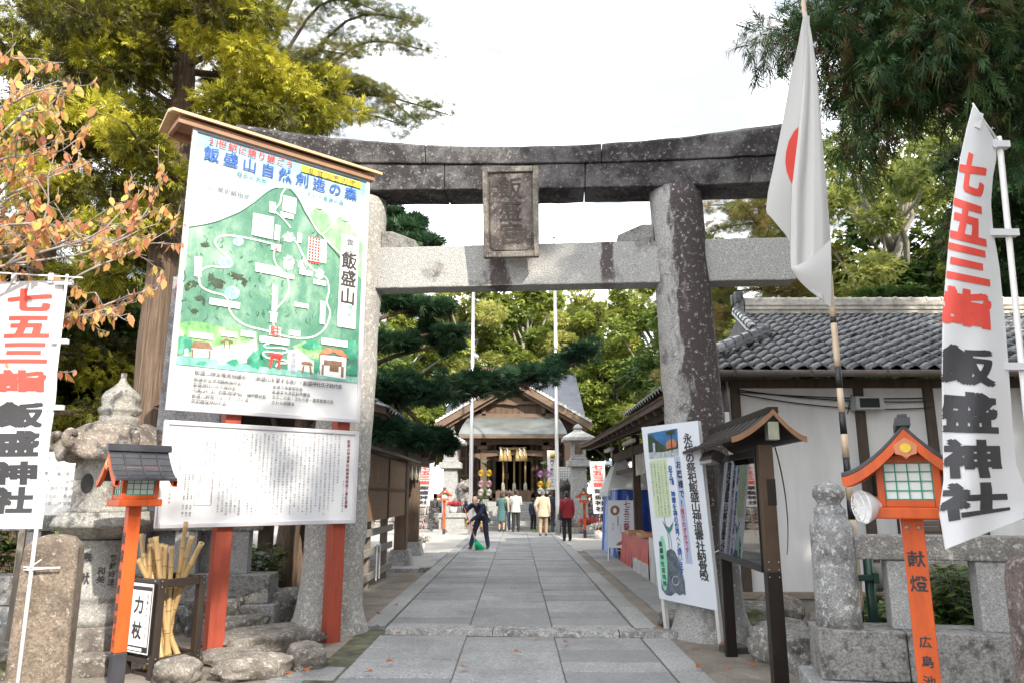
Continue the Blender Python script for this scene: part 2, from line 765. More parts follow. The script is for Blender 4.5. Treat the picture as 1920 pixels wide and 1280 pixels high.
# ================================================================== materials used widely
granite = stone('granite', (0.29, 0.29, 0.285), (0.07, 0.06, 0.055), (0.5, 0.5, 0.48), 0.16, 0.2, 2.2, 120, 0.35)
granite_fence = stone('granite_fence', (0.25, 0.25, 0.25), (0.085, 0.08, 0.075), (0.52, 0.52, 0.50), 0.30, 0.3, 3.0, 70, 0.5)
granite_pitted = stone('granite_pitted', (0.235, 0.23, 0.22), (0.06, 0.055, 0.05), (0.36, 0.35, 0.335), 0.28, 0.05, 9.0, 60, 0.9)
granite_cap = stone('granite_cap', (0.20, 0.19, 0.175), (0.095, 0.088, 0.08), (0.42, 0.42, 0.40), 0.35, 0.35, 3.5, 60, 0.9)
dark_rock = stone('dark_rock', (0.155, 0.145, 0.135), (0.06, 0.055, 0.05), (0.36, 0.35, 0.32), 0.4, 0.4, 2.5, 40, 0.9, moss=0.35)
brown_rock = stone('brown_rock', (0.20, 0.178, 0.155), (0.085, 0.072, 0.062), (0.36, 0.335, 0.30), 0.4, 0.3, 3.0, 60, 1.0)
lantern_stone = stone('lantern_stone', (0.28, 0.272, 0.25), (0.11, 0.10, 0.088), (0.44, 0.425, 0.39), 0.26, 0.3, 3.0, 80, 0.5)
shrine_stone = stone('shrine_stone', (0.32, 0.32, 0.315), (0.17, 0.165, 0.16), (0.52, 0.52, 0.5), 0.15, 0.3, 1.6, 40, 0.4)


def ground_mat():
    m, t, b = _nodes('packed_earth')
    v = _coord(t, world=True)
    a = _ramp(t, _noise(t, v, 1.3, 8, 0.7), 0.3, 0.7, (0.115, 0.095, 0.075), (0.27, 0.24, 0.20))
    a = _mix(t, _ramp(t, _noise(t, v, 38, 3, 0.7), 0.60, 0.68), a, (0.36, 0.34, 0.31))
    a = _mix(t, _ramp(t, _noise(t, v, 60, 3, 0.7), 0.62, 0.70), a, (0.06, 0.045, 0.03))
    a = _mix(t, _math(t, 'MULTIPLY', _ramp(t, _noise(t, v, 0.9, 5, 0.7), 0.62, 0.76), 0.35), a, (0.085, 0.085, 0.045))
    t.links.new(a, b.inputs['Base Color'])
    b.inputs['Roughness'].default_value = 0.95
    _bump(t, b, _noise(t, v, 24, 6, 0.7), 0.7, 0.03)
    return m


def gravel_mat():
    m, t, b = _nodes('pale_gravel')
    v = _coord(t, world=True)
    vor = t.nodes.new('ShaderNodeTexVoronoi')
    vor.inputs['Scale'].default_value = 30
    t.links.new(v, vor.inputs['Vector'])
    a = _mix(t, vor.outputs['Color'], (0.32, 0.305, 0.28), (0.46, 0.445, 0.42))
    a = _mix(t, _ramp(t, _noise(t, v, 0.7, 6, 0.7), 0.35, 0.7), a, (0.36, 0.33, 0.30))
    t.links.new(a, b.inputs['Base Color'])
    b.inputs['Roughness'].default_value = 0.95
    _bump(t, b, vor.outputs['Distance'], 0.6, 0.02)
    return m


def paving_mat(name, col, wet):
    m, t, b = _nodes(name)
    v = _coord(t, world=True)
    sp = _noise(t, v, 42, 4, 0.85)
    a = _mix(t, _ramp(t, sp, 0.36, 0.64), tuple(c * 0.5 for c in col), tuple(c * 1.38 for c in col))
    at_ = t.nodes.new('ShaderNodeAttribute')
    at_.attribute_name = 'tint'
    a = _mix(t, _math(t, 'MULTIPLY', at_.outputs['Fac'], 0.7), a, tuple(c * 0.5 for c in (col[0], col[1] * 0.99, col[2] * 0.98)))
    st = _ramp(t, _noise(t, _coord(t, (1, 0.6, 1), True), 1.1, 8, 0.75), 0.42, 0.66)
    a = _mix(t, _math(t, 'MULTIPLY', st, wet), a, (0.13, 0.128, 0.122))
    ru = _ramp(t, _noise(t, v, 5, 6, 0.7), 0.60, 0.74)
    a = _mix(t, _math(t, 'MULTIPLY', ru, 0.35), a, (0.22, 0.18, 0.13))
    t.links.new(a, b.inputs['Base Color'])
    b.inputs['Roughness'].default_value = 0.8
    _bump(t, b, _noise(t, v, 60, 4, 0.75), 0.5, 0.01)
    return m


earth = ground_mat()
gravel = gravel_mat()
paving = paving_mat('granite_paving', (0.29, 0.292, 0.295), 0.7)
kerbing = paving_mat('granite_kerbing', (0.31, 0.31, 0.305), 0.45)
jointm = plain('joint_soil', (0.10, 0.10, 0.06), 0.95, 0.6, 5)

# ------------------------------------------------------------------ ground
g = MB(earth)
N_ = 60
ex = [-300, -120, -60, -30] + [-20 + i * 1.0 for i in range(41)] + [30, 60, 120, 300]
ey = [-40, -15, -5] + [i * 1.0 for i in range(0, 40)] + [45, 60, 90, 150, 300]


def gz(x, y):
    if abs(x) < 2.4 or y > 21.3 or y < 0:
        return 0.0
    k = min(1, (abs(x) - 2.4) / 1.5)
    return k * (0.02 + 0.05 * noise.noise(Vector((x * 0.5, y * 0.5, 0))))


vs_ = [(x, y, gz(x, y)) for y in ey for x in ex]
nx = len(ex)
g.add(vs_, [(j * nx + i, j * nx + i + 1, (j + 1) * nx + i + 1, (j + 1) * nx + i) for j in range(len(ey) - 1) for i in range(nx - 1)], True)
tag(g.build('ground'), None, kind='structure')

g = MB(gravel)
g.poly([(-14, 21.6), (-2.0, 20.9), (2.0, 21.6), (3.2, 22.1), (14, 22.4), (14, 40), (-14, 40)], lambda a, b: Vector((a, b, 0.012)))
tag(g.build('gravel_yard'), None, kind='structure')


def slab_strip(mb, tints, x0, x1, y0, y1, lo, hi, z, gap=0.012, slant=0.0, jz=0.004):
    y = y0
    while y < y1 - 0.05:
        l = min(rnd.uniform(lo, hi), y1 - y)
        if y1 - (y + l) < lo * 0.4:
            l = y1 - y
        zz = z + rnd.uniform(-jz, jz)
        a, b, c, d = x0 + gap / 2, x1 - gap / 2, y + gap / 2, y + l - gap / 2
        w1, w2 = rnd.uniform(-.012, .012), rnd.uniform(-.012, .012)
        e = 0.008
        t0 = [(a, c + slant * a + w1, 0), (b, c + slant * b + w2, 0), (b, d + slant * b + w2, 0), (a, d + slant * a + w1, 0)]
        top = [(a + e, c + e + slant * a + w1, 0), (b - e, c + e + slant * b + w2, 0), (b - e, d - e + slant * b + w2, 0), (a + e, d - e + slant * a + w1, 0)]
        tilt = [rnd.uniform(-.003, .003) for _ in range(4)]
        vs2 = [(p[0], p[1], -0.03) for p in t0] + [(p[0], p[1], zz - 0.007 + tilt[i]) for i, p in enumerate(t0)] + [(p[0], p[1], zz + tilt[i]) for i, p in enumerate(top)]
        fs2 = [(i, (i + 1) % 4, 4 + (i + 1) % 4, 4 + i) for i in range(4)] + [(4 + i, 4 + (i + 1) % 4, 8 + (i + 1) % 4, 8 + i) for i in range(4)] + [(8, 9, 10, 11)]
        mb.add(vs2, fs2)
        tints.extend([rnd.random() ** 1.5] * len(fs2))
        y += l


def with_tint(o, tints):
    a_ = o.data.attributes.new('tint', 'FLOAT', 'FACE')
    a_.data.foreach_set('value', tints)
    return o


XS = [-1.58, -0.57, 0.43, 1.40]
mb, tn = MB(paving), []
for i in range(3):
    slab_strip(mb, tn, XS[i], XS[i + 1], 9.12 - 0.07 * (XS[i] + XS[i + 1]) / 2, 33.2, 0.26, 0.66, 0.034, gap=0.009)
    slab_strip(mb, tn, XS[i], XS[i + 1], 3.0, 8.80 - 0.07 * (XS[i] + XS[i + 1]) / 2, 0.34, 0.66, 0.014, gap=0.009)
slab_strip(mb, tn, -2.75, -1.60, 3.0, 7.15, 0.6, 1.2, 0.006, slant=-0.1)
mb.use(jointm)
mb.rect(-1.87, 3.0, 1.7, 33.2, lambda a, b: Vector((a, b, 0.004 if abs(a) > 0 else 0)))
tn.append(0.5)
tag(with_tint(mb.build('path'), tn), None, kind='structure')

mb, tn = MB(kerbing), []
slab_strip(mb, tn, 1.405, 1.69, 9.02, 33.2, 1.0, 2.2, 0.046)
slab_strip(mb, tn, -1.865, -1.585, 9.28, 33.2, 1.0, 2.4, 0.046)
slab_strip(mb, tn, 1.405, 1.72, 3.0, 8.66, 1.0, 2.0, 0.022)
tag(with_tint(mb.build('path_kerb'), tn), None, kind='structure')

mb, tn = MB(kerbing), []
for x0, x1 in ((1.92, 2.62), (2.62, 3.4)):
    slab_strip(mb, tn, x0, x1, 10.2, 22.0, 0.7, 1.3, 0.03)
tag(with_tint(mb.build('side_pavement'), tn), None, kind='structure')

mb = MB(stone('step_granite', (0.28, 0.275, 0.265), (0.11, 0.10, 0.095), (0.42, 0.415, 0.40), 0.35, 0.4, 3, 50, 0.9))
for (a, b) in ((-2.15, -0.9), (-0.89, 0.55), (0.56, 2.2)):
    n = 26
    mb.grid(lambda s, t, a=a, b=b: Vector((a + (b - a) * s, 8.83 + 0.31 * t + 0.018 * noise.noise(Vector((a * 5 + s * 9, t * 3, 0))),
                                         (0.066 if 0.05 < t < 0.95 else -0.02) + 0.009 * noise.noise(Vector((s * 13 + a, t * 5, 3))))), n, 12)
st = mb.build('gate_threshold', rotz=-R(4), loc=(0, 0, 0))
tag(st, None, kind='structure')

# ------------------------------------------------------------------ torii
TZ = -R(4)
torii = thing('torii_gate', 'weathered grey stone torii gate with dark curved top beam spanning the paved path', 'torii gate', (0, 9.08, 0), TZ)
dark_beam = stone('dark_weathered_granite', (0.125, 0.12, 0.12), (0.024, 0.020, 0.022), (0.25, 0.245, 0.245), 0.52, 0.18, 1.7, 70, 0.9)
pale_beam = stone('pale_weathered_granite', (0.355, 0.352, 0.34), (0.08, 0.065, 0.063), (0.56, 0.55, 0.52), 0.10, 0.12, 1.4, 60, 0.9,
                  stain=[(-0.22, 0.16, 4.1, 4.15), (1.18, 0.10, 4.1, 4.3)])
pillar_pale = stone('pillar_granite', (0.33, 0.32, 0.30), (0.16, 0.145, 0.125), (0.56, 0.53, 0.48), 0.22, 0.4, 1.5, 60, 0.9)  # paler granite for the left pillar, without the stain
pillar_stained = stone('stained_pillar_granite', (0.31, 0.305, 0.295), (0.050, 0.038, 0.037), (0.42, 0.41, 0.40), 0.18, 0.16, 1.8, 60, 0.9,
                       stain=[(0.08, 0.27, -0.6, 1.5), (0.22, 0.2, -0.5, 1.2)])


def beam_sweep(mb, x0, x1, prof, zt, zb, flare=0.0, n=16):
    """prof: list of (y, k) with k 0 bottom..1 top around the section; zt, zb functions of x; flare slants the end faces"""
    rows = []
    for i in range(n + 1):
        s = i / n
        row = []
        for (y, k) in prof:
            x = x0 + (x1 - x0) * s
            if flare and (s == 0 or s == 1):
                x += (1 if s == 1 else -1) * flare * (k - 0.5)
            row.append(Vector((x, y, zb(x) + (zt(x) - zb(x)) * k)))
        rows.append(row)
    m = len(prof)
    vs2 = [p for r_ in rows for p in r_]
    fs2 = [(i * m + k, i * m + (k + 1) % m, (i + 1) * m + (k + 1) % m, (i + 1) * m + k) for i in range(n) for k in range(m)]
    fs2.append(tuple(range(m))[::-1])
    fs2.append(tuple(n * m + k for k in range(m)))
    mb.add(vs2, fs2)


cur = lambda x: 0.18 * (abs(x) / 3.7) ** 2.2
zt = lambda x: 6.05 + 0.025 * x * x - 0.030 * x
zj = lambda x: 5.80 + 0.0085 * x * x - 0.027 * x
zb = lambda x: 5.475 + 0.003 * x * x - 0.017 * x
mb = MB(dark_beam)
kp = [(-0.33, 0), (0.33, 0), (0.35, 0.72), (0.16, 1.0), (-0.16, 1.0), (-0.35, 0.72)]
kp = [(-0.31, 0), (0.31, 0), (0.35, 0.85), (0.30, 1.0), (-0.30, 1.0), (-0.35, 0.85)]
for a, b, fl in ((-3.78, -1.18, 0), (-1.17, 1.13, 0), (1.14, 3.78, 0)):
    beam_sweep(mb, a, b, kp, zt, lambda x: zj(x) + 0.006)
mb.build('top_beam', torii, bevel=0.012, rough=0.012, rscale=4)
mb = MB(dark_beam)
sp_ = [(-0.265, 0), (0.265, 0), (0.28, 1), (-0.28, 1)]
for a, b in ((-3.45, -0.93), (-0.92, 0.905), (0.915, 3.45)):
    beam_sweep(mb, a, b, sp_, zj, zb)
mb.build('under_beam', torii, bevel=0.012, rough=0.012, rscale=4)
mb = MB(pale_beam)
beam_sweep(mb, -3.5, 3.5, [(-0.15, 0), (0.15, 0), (0.15, 1), (-0.15, 1)], lambda x: 4.76, lambda x: 4.205, n=40)
mb.build('tie_beam', torii, bevel=0.014, rough=0.008, rscale=5)
for sx, mt, name in ((-1, pillar_pale, 'pillar'), (1, pillar_stained, 'pillar')):
    mb = MB(mt)
    zz = [-0.05, 0.0, 0.06, 0.16, 0.3, 0.5] + [0.5 + 4.97 * k / 22 for k in range(1, 23)]
    prof = []
    for z in zz:
        r_ = 0.375 - 0.045 * min(1, max(0, z) / 5.4)
        if z < 0.45:
            r_ += 0.13 * (1 - max(z, 0) / 0.45) ** 2
        if abs(z - 3.9) < 0.12 and False:
            r_ -= 0.01
        prof.append((r_, z))
    mb.lathe(prof, seg=36)
    o = mb.build(name, torii, rough=0.022, rscale=5)
    o.location = (sx * 2.27, 0, 0)
    o.rotation_euler = (0, -sx * math.atan(0.18 / 5.4), 0)
    mw_ = MB(granite_pitted)
    xx = sx * (2.27 - 0.18 * 4.76 / 5.4) - sx * 0.335
    mw_.prism([(0, 0), (0.0, 0.23), (-sx * 0.14, 0.235), (-sx * 0.46, 0.10), (-sx * 0.48, 0)], lambda a, b, xx=xx: Vector((xx + a, -0.11, 4.763 + b)), lambda a, b, xx=xx: Vector((xx + a, 0.11, 4.763 + b)))
    mw_.build('wedge', torii, bevel=0.012, rough=0.006)

# name tablet, leaning forward between the beams
plaque_stone = stone('plaque_stone', (0.185, 0.16, 0.145), (0.055, 0.042, 0.04), (0.30, 0.28, 0.25), 0.55, 0.25, 3.0, 55, 0.7)
plaque_edge = stone('plaque_edge_stone', (0.20, 0.18, 0.155), (0.075, 0.062, 0.055), (0.31, 0.295, 0.27), 0.4, 0.3, 3.0, 55, 0.7)
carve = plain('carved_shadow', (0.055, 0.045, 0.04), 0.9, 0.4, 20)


def plaque_fn(off):
    # x across, y up along the leaning face, off towards the viewer
    def f(a, b):
        t = R(9)
        return Vector((-0.03 + a, -0.34 - b * math.sin(t) - off * math.cos(t), 4.50 + b * math.cos(t) - off * math.sin(t)))
    return f


pw, ph = 0.345, 1.14
mb = MB(plaque_edge)
q0, q1 = plaque_fn(0), plaque_fn(0.13)
mb.prism([(-pw, 0), (pw, 0), (pw * 1.03, ph), (-pw * 1.03, ph)], q0, plaque_fn(0.085))
for x0, y0, x1, y1 in ((-pw, 0, -pw + 0.06, ph), (pw - 0.06, 0, pw, ph), (-pw + 0.062, 0, pw - 0.062, 0.075), (-pw + 0.062, ph - 0.07, pw - 0.062, ph)):
    mb.prism([(x0, y0), (x1, y0), (x1, y1), (x0, y1)], plaque_fn(0.088), q1)
tab = mb.build('name_tablet', torii, bevel=0.01, rough=0.004)
mb = MB(plaque_stone)
e = 0.14
mb.prism([(-pw + e, .09), (pw - e, .09), (pw - .09, .14), (pw - .09, ph - .14), (pw - e, ph - .09), (-pw + e, ph - .09), (-pw + .09, ph - .14), (-pw + .09, .14)], plaque_fn(0.0895), plaque_fn(0.108))
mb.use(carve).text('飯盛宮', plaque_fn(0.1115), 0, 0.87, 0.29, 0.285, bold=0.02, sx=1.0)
mb.build('carved_panel', tab)
# ================================================================== big sign: guide map above, notice below, on two red posts
white_board = plain('white_board', (0.66, 0.665, 0.68), 0.35, 0.02, 2)
alu = plain('pale_aluminium', (0.62, 0.60, 0.63), 0.4, 0.05, 4, metal=0.3)
red_post = wood('red_painted_post', (0.34, 0.058, 0.028), 0.6, (8, 8, 1.0), 0.28, 0.15)
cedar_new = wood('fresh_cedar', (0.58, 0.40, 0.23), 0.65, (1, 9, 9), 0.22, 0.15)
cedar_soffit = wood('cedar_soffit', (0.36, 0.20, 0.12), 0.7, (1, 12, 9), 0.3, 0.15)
ink = plain('black_ink', (0.035, 0.033, 0.035), 0.6, 0.2, 10)
ink_soft = plain('faded_ink', (0.16, 0.15, 0.16), 0.7, 0.25, 10)
ink_red = plain('red_ink', (0.62, 0.05, 0.04), 0.6, 0.1, 10)
ink_maroon = plain('maroon_ink', (0.26, 0.06, 0.07), 0.6, 0.1, 10)
ink_blue = plain('blue_ink', (0.015, 0.085, 0.36), 0.6, 0.1, 10)
ink_teal = plain('teal_ink', (0.06, 0.22, 0.24), 0.6, 0.1, 10)
ink_grey = plain('grey_ink', (0.30, 0.29, 0.29), 0.7, 0.1, 10)
yellow_band = plain('yellow_band', (0.86, 0.62, 0.03), 0.5, 0.05, 3)
paper_white = plain('paper_white', (0.80, 0.80, 0.79), 0.6, 0.03, 5)

RZ = R(40)
PL = (-3.03, 7.72)
nrm = Vector((math.sin(RZ), -math.cos(RZ), 0))
sign = thing('guide_sign', 'roofed sign with a green mountain map over a white notice, on two red posts', 'sign', (PL[0], PL[1], 0), RZ)
for x in (0.0, 1.275):
    MB(red_post).box((x, 0.015, 2.63), (0.165, 0.15, 5.36)).build('post', sign, bevel=0.008)

ORG = (PL[0] + nrm.x * 0.12, PL[1] + nrm.y * 0.12)


def bp(u, v):
    return on_board(u, v, ORG, RZ)


def q4(x, y):
    return bp(300 + x / 4.266, 180 + y / 4.266)


def q5(x, y):
    return bp(300 + x / 3.555, 440 + y / 3.556)


def lay(k):
    return lambda a, b: Vector((a, -0.1205 - 0.0012 * k, b))


def sky_art():
    m, t, b = _nodes('printed_sky')
    tcn = t.nodes.new('ShaderNodeTexCoord')
    sep = t.nodes.new('ShaderNodeSeparateXYZ')
    t.links.new(tcn.outputs['Object'], sep.inputs[0])
    wob = _noise(t, _coord(t, (1.2, 1, 2.5)), 1.6, 4, 0.6)
    zz = _math(t, 'ADD', sep.outputs['Z'], _math(t, 'MULTIPLY', _math(t, 'SUBTRACT', wob, 0.5), 0.9))
    mr = t.nodes.new('ShaderNodeMapRange')
    mr.inputs['From Min'].default_value, mr.inputs['From Max'].default_value = 3.6, 5.6
    t.links.new(zz, mr.inputs['Value'])
    r = t.nodes.new('ShaderNodeValToRGB')
    e = r.color_ramp.elements
    e[0].position, e[0].color = 0.0, (0.18, 0.36, 0.54, 1)
    e[1].position, e[1].color = 1.0, (0.12, 0.36, 0.46, 1)
    for p_, c_ in ((0.25, (0.45, 0.58, 0.68)), (0.45, (0.56, 0.62, 0.66)), (0.68, (0.48, 0.58, 0.64)), (0.86, (0.30, 0.48, 0.58))):
        q = e.new(p_)
        q.color = (*c_, 1)
    t.links.new(mr.outputs['Result'], r.inputs['Fac'])
    t.links.new(r.outputs['Color'], b.inputs['Base Color'])
    b.inputs['Roughness'].default_value = 0.35
    return m


def hill_art(name, a_, b_, c_, sc):
    m, t, b = _nodes(name)
    f = _noise(t, _coord(t, (1, 1, 0.55)), sc, 8, 0.7)
    r = t.nodes.new('ShaderNodeValToRGB')
    e = r.color_ramp.elements
    e[0].position, e[0].color = 0.30, (*a_, 1)
    e[1].position, e[1].color = 0.70, (*c_, 1)
    q = e.new(0.5)
    q.color = (*b_, 1)
    t.links.new(f, r.inputs['Fac'])
    t.links.new(r.outputs['Color'], b.inputs['Base Color'])
    b.inputs['Roughness'].default_value = 0.35
    return m


sky_m = sky_art()
hill_m = hill_art('printed_mountain', (0.04, 0.145, 0.10), (0.11, 0.255, 0.18), (0.33, 0.46, 0.37), 2.6)
hill2_m = hill_art('printed_far_hill', (0.09, 0.28, 0.13), (0.22, 0.42, 0.22), (0.46, 0.60, 0.42), 5)
bush_m = hill_art('printed_bushes', (0.04, 0.20, 0.09), (0.20, 0.42, 0.16), (0.5, 0.62, 0.44), 11)
dkbush_m = hill_art('printed_dark_trees', (0.03, 0.16, 0.10), (0.05, 0.28, 0.18), (0.22, 0.5, 0.36), 12)
strip_m = hill_art('printed_road', (0.10, 0.27, 0.24), (0.18, 0.42, 0.36), (0.4, 0.62, 0.54), 6)
art_blue = hill_art('printed_hydrangea', (0.14, 0.40, 0.66), (0.25, 0.55, 0.75), (0.6, 0.8, 0.85), 40)
art_grey = hill_art('printed_rock', (0.16, 0.18, 0.20), (0.38, 0.42, 0.44), (0.6, 0.64, 0.64), 30)
art_dark = plain('printed_dark', (0.05, 0.075, 0.05), 0.4, 0.4, 12)
art_brown = plain('printed_brown', (0.26, 0.15, 0.10), 0.4, 0.3, 20)
art_orange = plain('printed_roof', (0.50, 0.20, 0.11), 0.4, 0.3, 20)
art_stone = plain('printed_stone_tablet', (0.44, 0.50, 0.60), 0.4, 0.2, 20)
art_pale = plain('printed_pale', (0.66, 0.70, 0.62), 0.4, 0.15, 12)
art_red = plain('printed_red', (0.60, 0.06, 0.05), 0.4, 0.05, 20)
art_pink = plain('printed_pink', (0.82, 0.55, 0.52), 0.4, 0.05, 20)

X0, X1 = -0.69, 1.437
mb = MB(white_board)
mb.box(((X0 + X1) / 2, -0.1, 3.952), (X1 - X0, 0.04, 3.05))
mp_ = mb.build('map_panel', sign)
ix0, ix1 = X0 + 0.05, X1 - 0.05


def clampx(pts):
    return [(min(max(a, ix0), ix1), b) for a, b in pts]


mb = MB(sky_m)
mb.rect(ix0, 2.9, ix1, 5.44, lay(1))
mb.use(hill2_m)
mb.poly([q4(*p) for p in ((1150, 1010), (1185, 960), (1215, 910), (1260, 895), (1310, 915), (1345, 960), (1390, 1030), (1300, 1140))], lay(2))
mb.poly(clampx([q4(*p) for p in ((1230, 1180), (1290, 1110), (1400, 990), (1430, 970), (1455, 968), (1500, 1000), (1560, 1100), (1625, 1190), (1660, 1260), (1640, 1700), (1300, 1500))]), lay(3))
mb.use(hill_m)
pts = [q4(*p) for p in ((225, 1052), (340, 1035), (460, 1005), (560, 965), (640, 930), (710, 885), (760, 850), (820, 800), (860, 770), (900, 748), (940, 738), (1000, 737), (1030, 745), (1060, 770), (1110, 840), (1160, 940), (1220, 1030), (1290, 1120), (1345, 1190))]
pts += [q5(*p) for p in ((1130, 90), (1200, 180), (1290, 250), (1345, 300), (1330, 985))] + [q5(100, 862)]
mb.poly(clampx(pts), lay(4))
mb.use(bush_m)
mb.poly(clampx([q5(*p) for p in ((118, 590), (200, 575), (300, 590), (390, 610), (480, 620), (570, 640), (640, 650), (660, 760), (560, 800), (400, 790), (250, 790), (110, 790))]), lay(5))
mb.poly([q5(*p) for p in ((880, 745), (960, 710), (1060, 715), (1080, 770), (1050, 830), (960, 810))], lay(5))
mb.use(art_pale)
mb.poly([q5(*p) for p in ((300, 760), (420, 735), (560, 730), (640, 690), (650, 780), (620, 850), (450, 860), (330, 830))], lay(6))
mb.poly([q5(*p) for p in ((850, 770), (920, 760), (1000, 830), (1080, 870), (1050, 930), (930, 900), (850, 900))], lay(6))
mb.use(strip_m)
mb.poly(clampx([q5(*p) for p in ((100, 806), (300, 822), (700, 880), (900, 905), (1330, 950), (1330, 988), (100, 862))]), lay(7))
mb.use(dkbush_m)
for (x, y, r1, r2) in ((160, 735, 48, 62), (1280, 770, 52, 70), (640, 830, 55, 60), (700, 780, 45, 60), (1285, 900, 48, 35), (1040, 880, 20, 45), (275, 855, 42, 14), (490, 850, 38, 24), (1010, 735, 60, 30)):
    c_ = [(x + r1 * math.cos(k * PI / 11) * (1 + .22 * math.sin(k * 5.3 + x)), y + r2 * math.sin(k * PI / 11) * (1 + .2 * math.cos(k * 3.7 + y))) for k in range(22)]
    mb.poly(clampx([q5(*p) for p in c_]), lay(8))
mb.use(art_dark)
for (x, y, r1, r2) in ((215, 330, 35, 22), (180, 350, 18, 26), (262, 425, 32, 18), (228, 512, 22, 16), (290, 450, 10, 26), (520, 285, 40, 20), (560, 320, 18, 28), (300, 70, 30, 16), (480, 265, 28, 14)):
    c_ = [(x + r1 * math.cos(k * PI / 9) * (1 + .35 * math.sin(k * 4.1 + x)), y + r2 * math.sin(k * PI / 9) * (1 + .3 * math.cos(k * 3.3 + y))) for k in range(18)]
    mb.poly([q5(*p) for p in c_], lay(8))
# beetle
for (x, y, r1, r2, an) in ((378, 325, 48, 28, .55), (340, 285, 22, 20, .5)):
    c_ = [(x + math.cos(an) * r1 * math.cos(k * PI / 9) - math.sin(an) * r2 * math.sin(k * PI / 9), y + math.sin(an) * r1 * math.cos(k * PI / 9) + math.cos(an) * r2 * math.sin(k * PI / 9)) for k in range(18)]
    mb.poly([q5(*p) for p in c_], lay(9))
for l_ in (((335, 280), (325, 258)), ((345, 278), (352, 255)), ((395, 300), (425, 318), (432, 330)), ((350, 320), (322, 335), (330, 345)), ((375, 345), (360, 365)), ((405, 345), (412, 362)), ((335, 300), (318, 308))):
    mb.ribbon([q5(*p) for p in l_], 0.012, lay(10))
mb.use(art_grey)
for (x, y, r1, r2) in ((855, 190, 40, 52), (950, 205, 32, 38), (1062, 265, 30, 36), (858, 20, 42, 34)):
    c_ = [(x + r1 * math.cos(k * PI / 9) * (1 + .2 * math.sin(k * 4.1 + x)), y + r2 * math.sin(k * PI / 9) * (1 + .2 * math.cos(k * 3.3 + y))) for k in range(18)]
    mb.poly([q5(*p) for p in c_], lay(8))
mb.use(art_blue)
for (x, y, r_) in ((520, 48, 36), (428, 180, 44), (480, 390, 52)):
    mb.poly([q5(x + r_ * math.cos(k * PI / 10), y + r_ * .85 * math.sin(k * PI / 10)) for k in range(20)], lay(9))
# white trails
mb.use(paper_white)


def smooth_path(p, n=6):
    o = []
    for i in range(len(p) - 1):
        a, b, c, d = (Vector(p[max(i - 1, 0)]), Vector(p[i]), Vector(p[i + 1]), Vector(p[min(i + 2, len(p) - 1)]))
        for k in range(n):
            t = k / n
            o.append(tuple(0.5 * ((2 * b) + (c - a) * t + (2 * a - 5 * b + 4 * c - d) * t * t + (3 * b - a - 3 * c + d) * t ** 3)))
    o.append(tuple(p[-1]))
    return o


trail = [(740, 62), (600, 30), (480, 10), (400, 15), (365, 45), (375, 80), (420, 125), (470, 170), (475, 205), (430, 222), (330, 215), (270, 245), (258, 300), (275, 350), (340, 385), (420, 405), (450, 440), (460, 500), (500, 560), (580, 610), (700, 640), (850, 682), (980, 690), (1060, 660), (1110, 600), (1130, 520), (1108, 450), (1122, 380), (1110, 300), (1060, 260), (1000, 220), (950, 140), (915, 70), (880, 30)]
mb.ribbon([q5(*p) for p in smooth_path(trail)], 0.018, lay(11))
mb.ribbon([q5(*p) for p in smooth_path([(765, 95), (755, 150), (778, 212), (842, 290), (856, 360), (830, 430), (772, 500), (750, 560), (756, 612)])], 0.015, lay(12))
mb.ribbon([q5(*p) for p in smooth_path([(740, 718), (692, 735), (712, 752), (820, 757), (848, 775), (805, 790), (705, 778), (684, 796), (722, 822), (835, 838), (842, 855), (785, 858), (768, 880)])], 0.016, lay(13))
mb.ribbon([q4(*p) for p in smooth_path([(1000, 745), (970, 790), (955, 860), (915, 920), (960, 965), (1020, 1030), (1040, 1060)])], 0.016, lay(13))
mb.ribbon([q4(*p) for p in smooth_path([(1180, 950), (1240, 1060), (1290, 1110), (1350, 1060), (1400, 1000)])], 0.016, lay(13))
mb.ribbon([q4(*p) for p in smooth_path([(1290, 1110), (1350, 1180), (1420, 1250), (1500, 1330)])], 0.02, lay(13))
mb.poly([q5(*p) for p in ((747, 338), (781, 343), (776, 512), (742, 508))], lay(12))
# white torii print
for a, b in (((725, 520), (782, 528)), ((730, 540), (778, 546)), ((742, 520), (738, 585)), ((768, 524), (766, 588))):
    mb.ribbon([q5(*a), q5(*b)], 0.022, lay(14))
# inked outlines, ridges and brush marks
rp = random.Random(9)
mb.use(plain('printed_deep_green', (0.03, 0.13, 0.075), 0.4, 0.3, 14))
mb.ribbon([q4(*p) for p in smooth_path([(225, 1052), (340, 1035), (460, 1005), (560, 965), (640, 930), (710, 885), (760, 850), (820, 800), (860, 770), (900, 748), (940, 738)])], 0.008, lay(10))
mb.ribbon([q4(*p) for p in smooth_path([(1030, 745), (1060, 770), (1110, 840), (1160, 940), (1220, 1030), (1290, 1120), (1345, 1190), (1440, 1300), (1560, 1420)])], 0.014, lay(10))
for k in range(70):
    x, y = rp.uniform(140, 1150), rp.uniform(-60, 560)
    if y < 60 and abs(x - 640) > 420:
        continue
    a = q5(x, y)
    l_ = rp.uniform(.02, .09)
    mb.ribbon([(a[0], a[1]), (a[0] + rp.uniform(-.02, .02), a[1] - l_ * .5), (a[0] + rp.uniform(-.035, .035), a[1] - l_)], rp.uniform(.004, .012), lay(9))
mb.use(bush_m)
for k in range(70):
    x, y = rp.uniform(140, 1180), rp.uniform(-40, 600)
    a = q5(x, y)
    l_ = rp.uniform(.02, .07)
    mb.ribbon([(a[0], a[1]), (a[0] + rp.uniform(-.02, .02), a[1] - l_ * .5), (a[0] + rp.uniform(-.035, .035), a[1] - l_)], rp.uniform(.004, .010), lay(9))
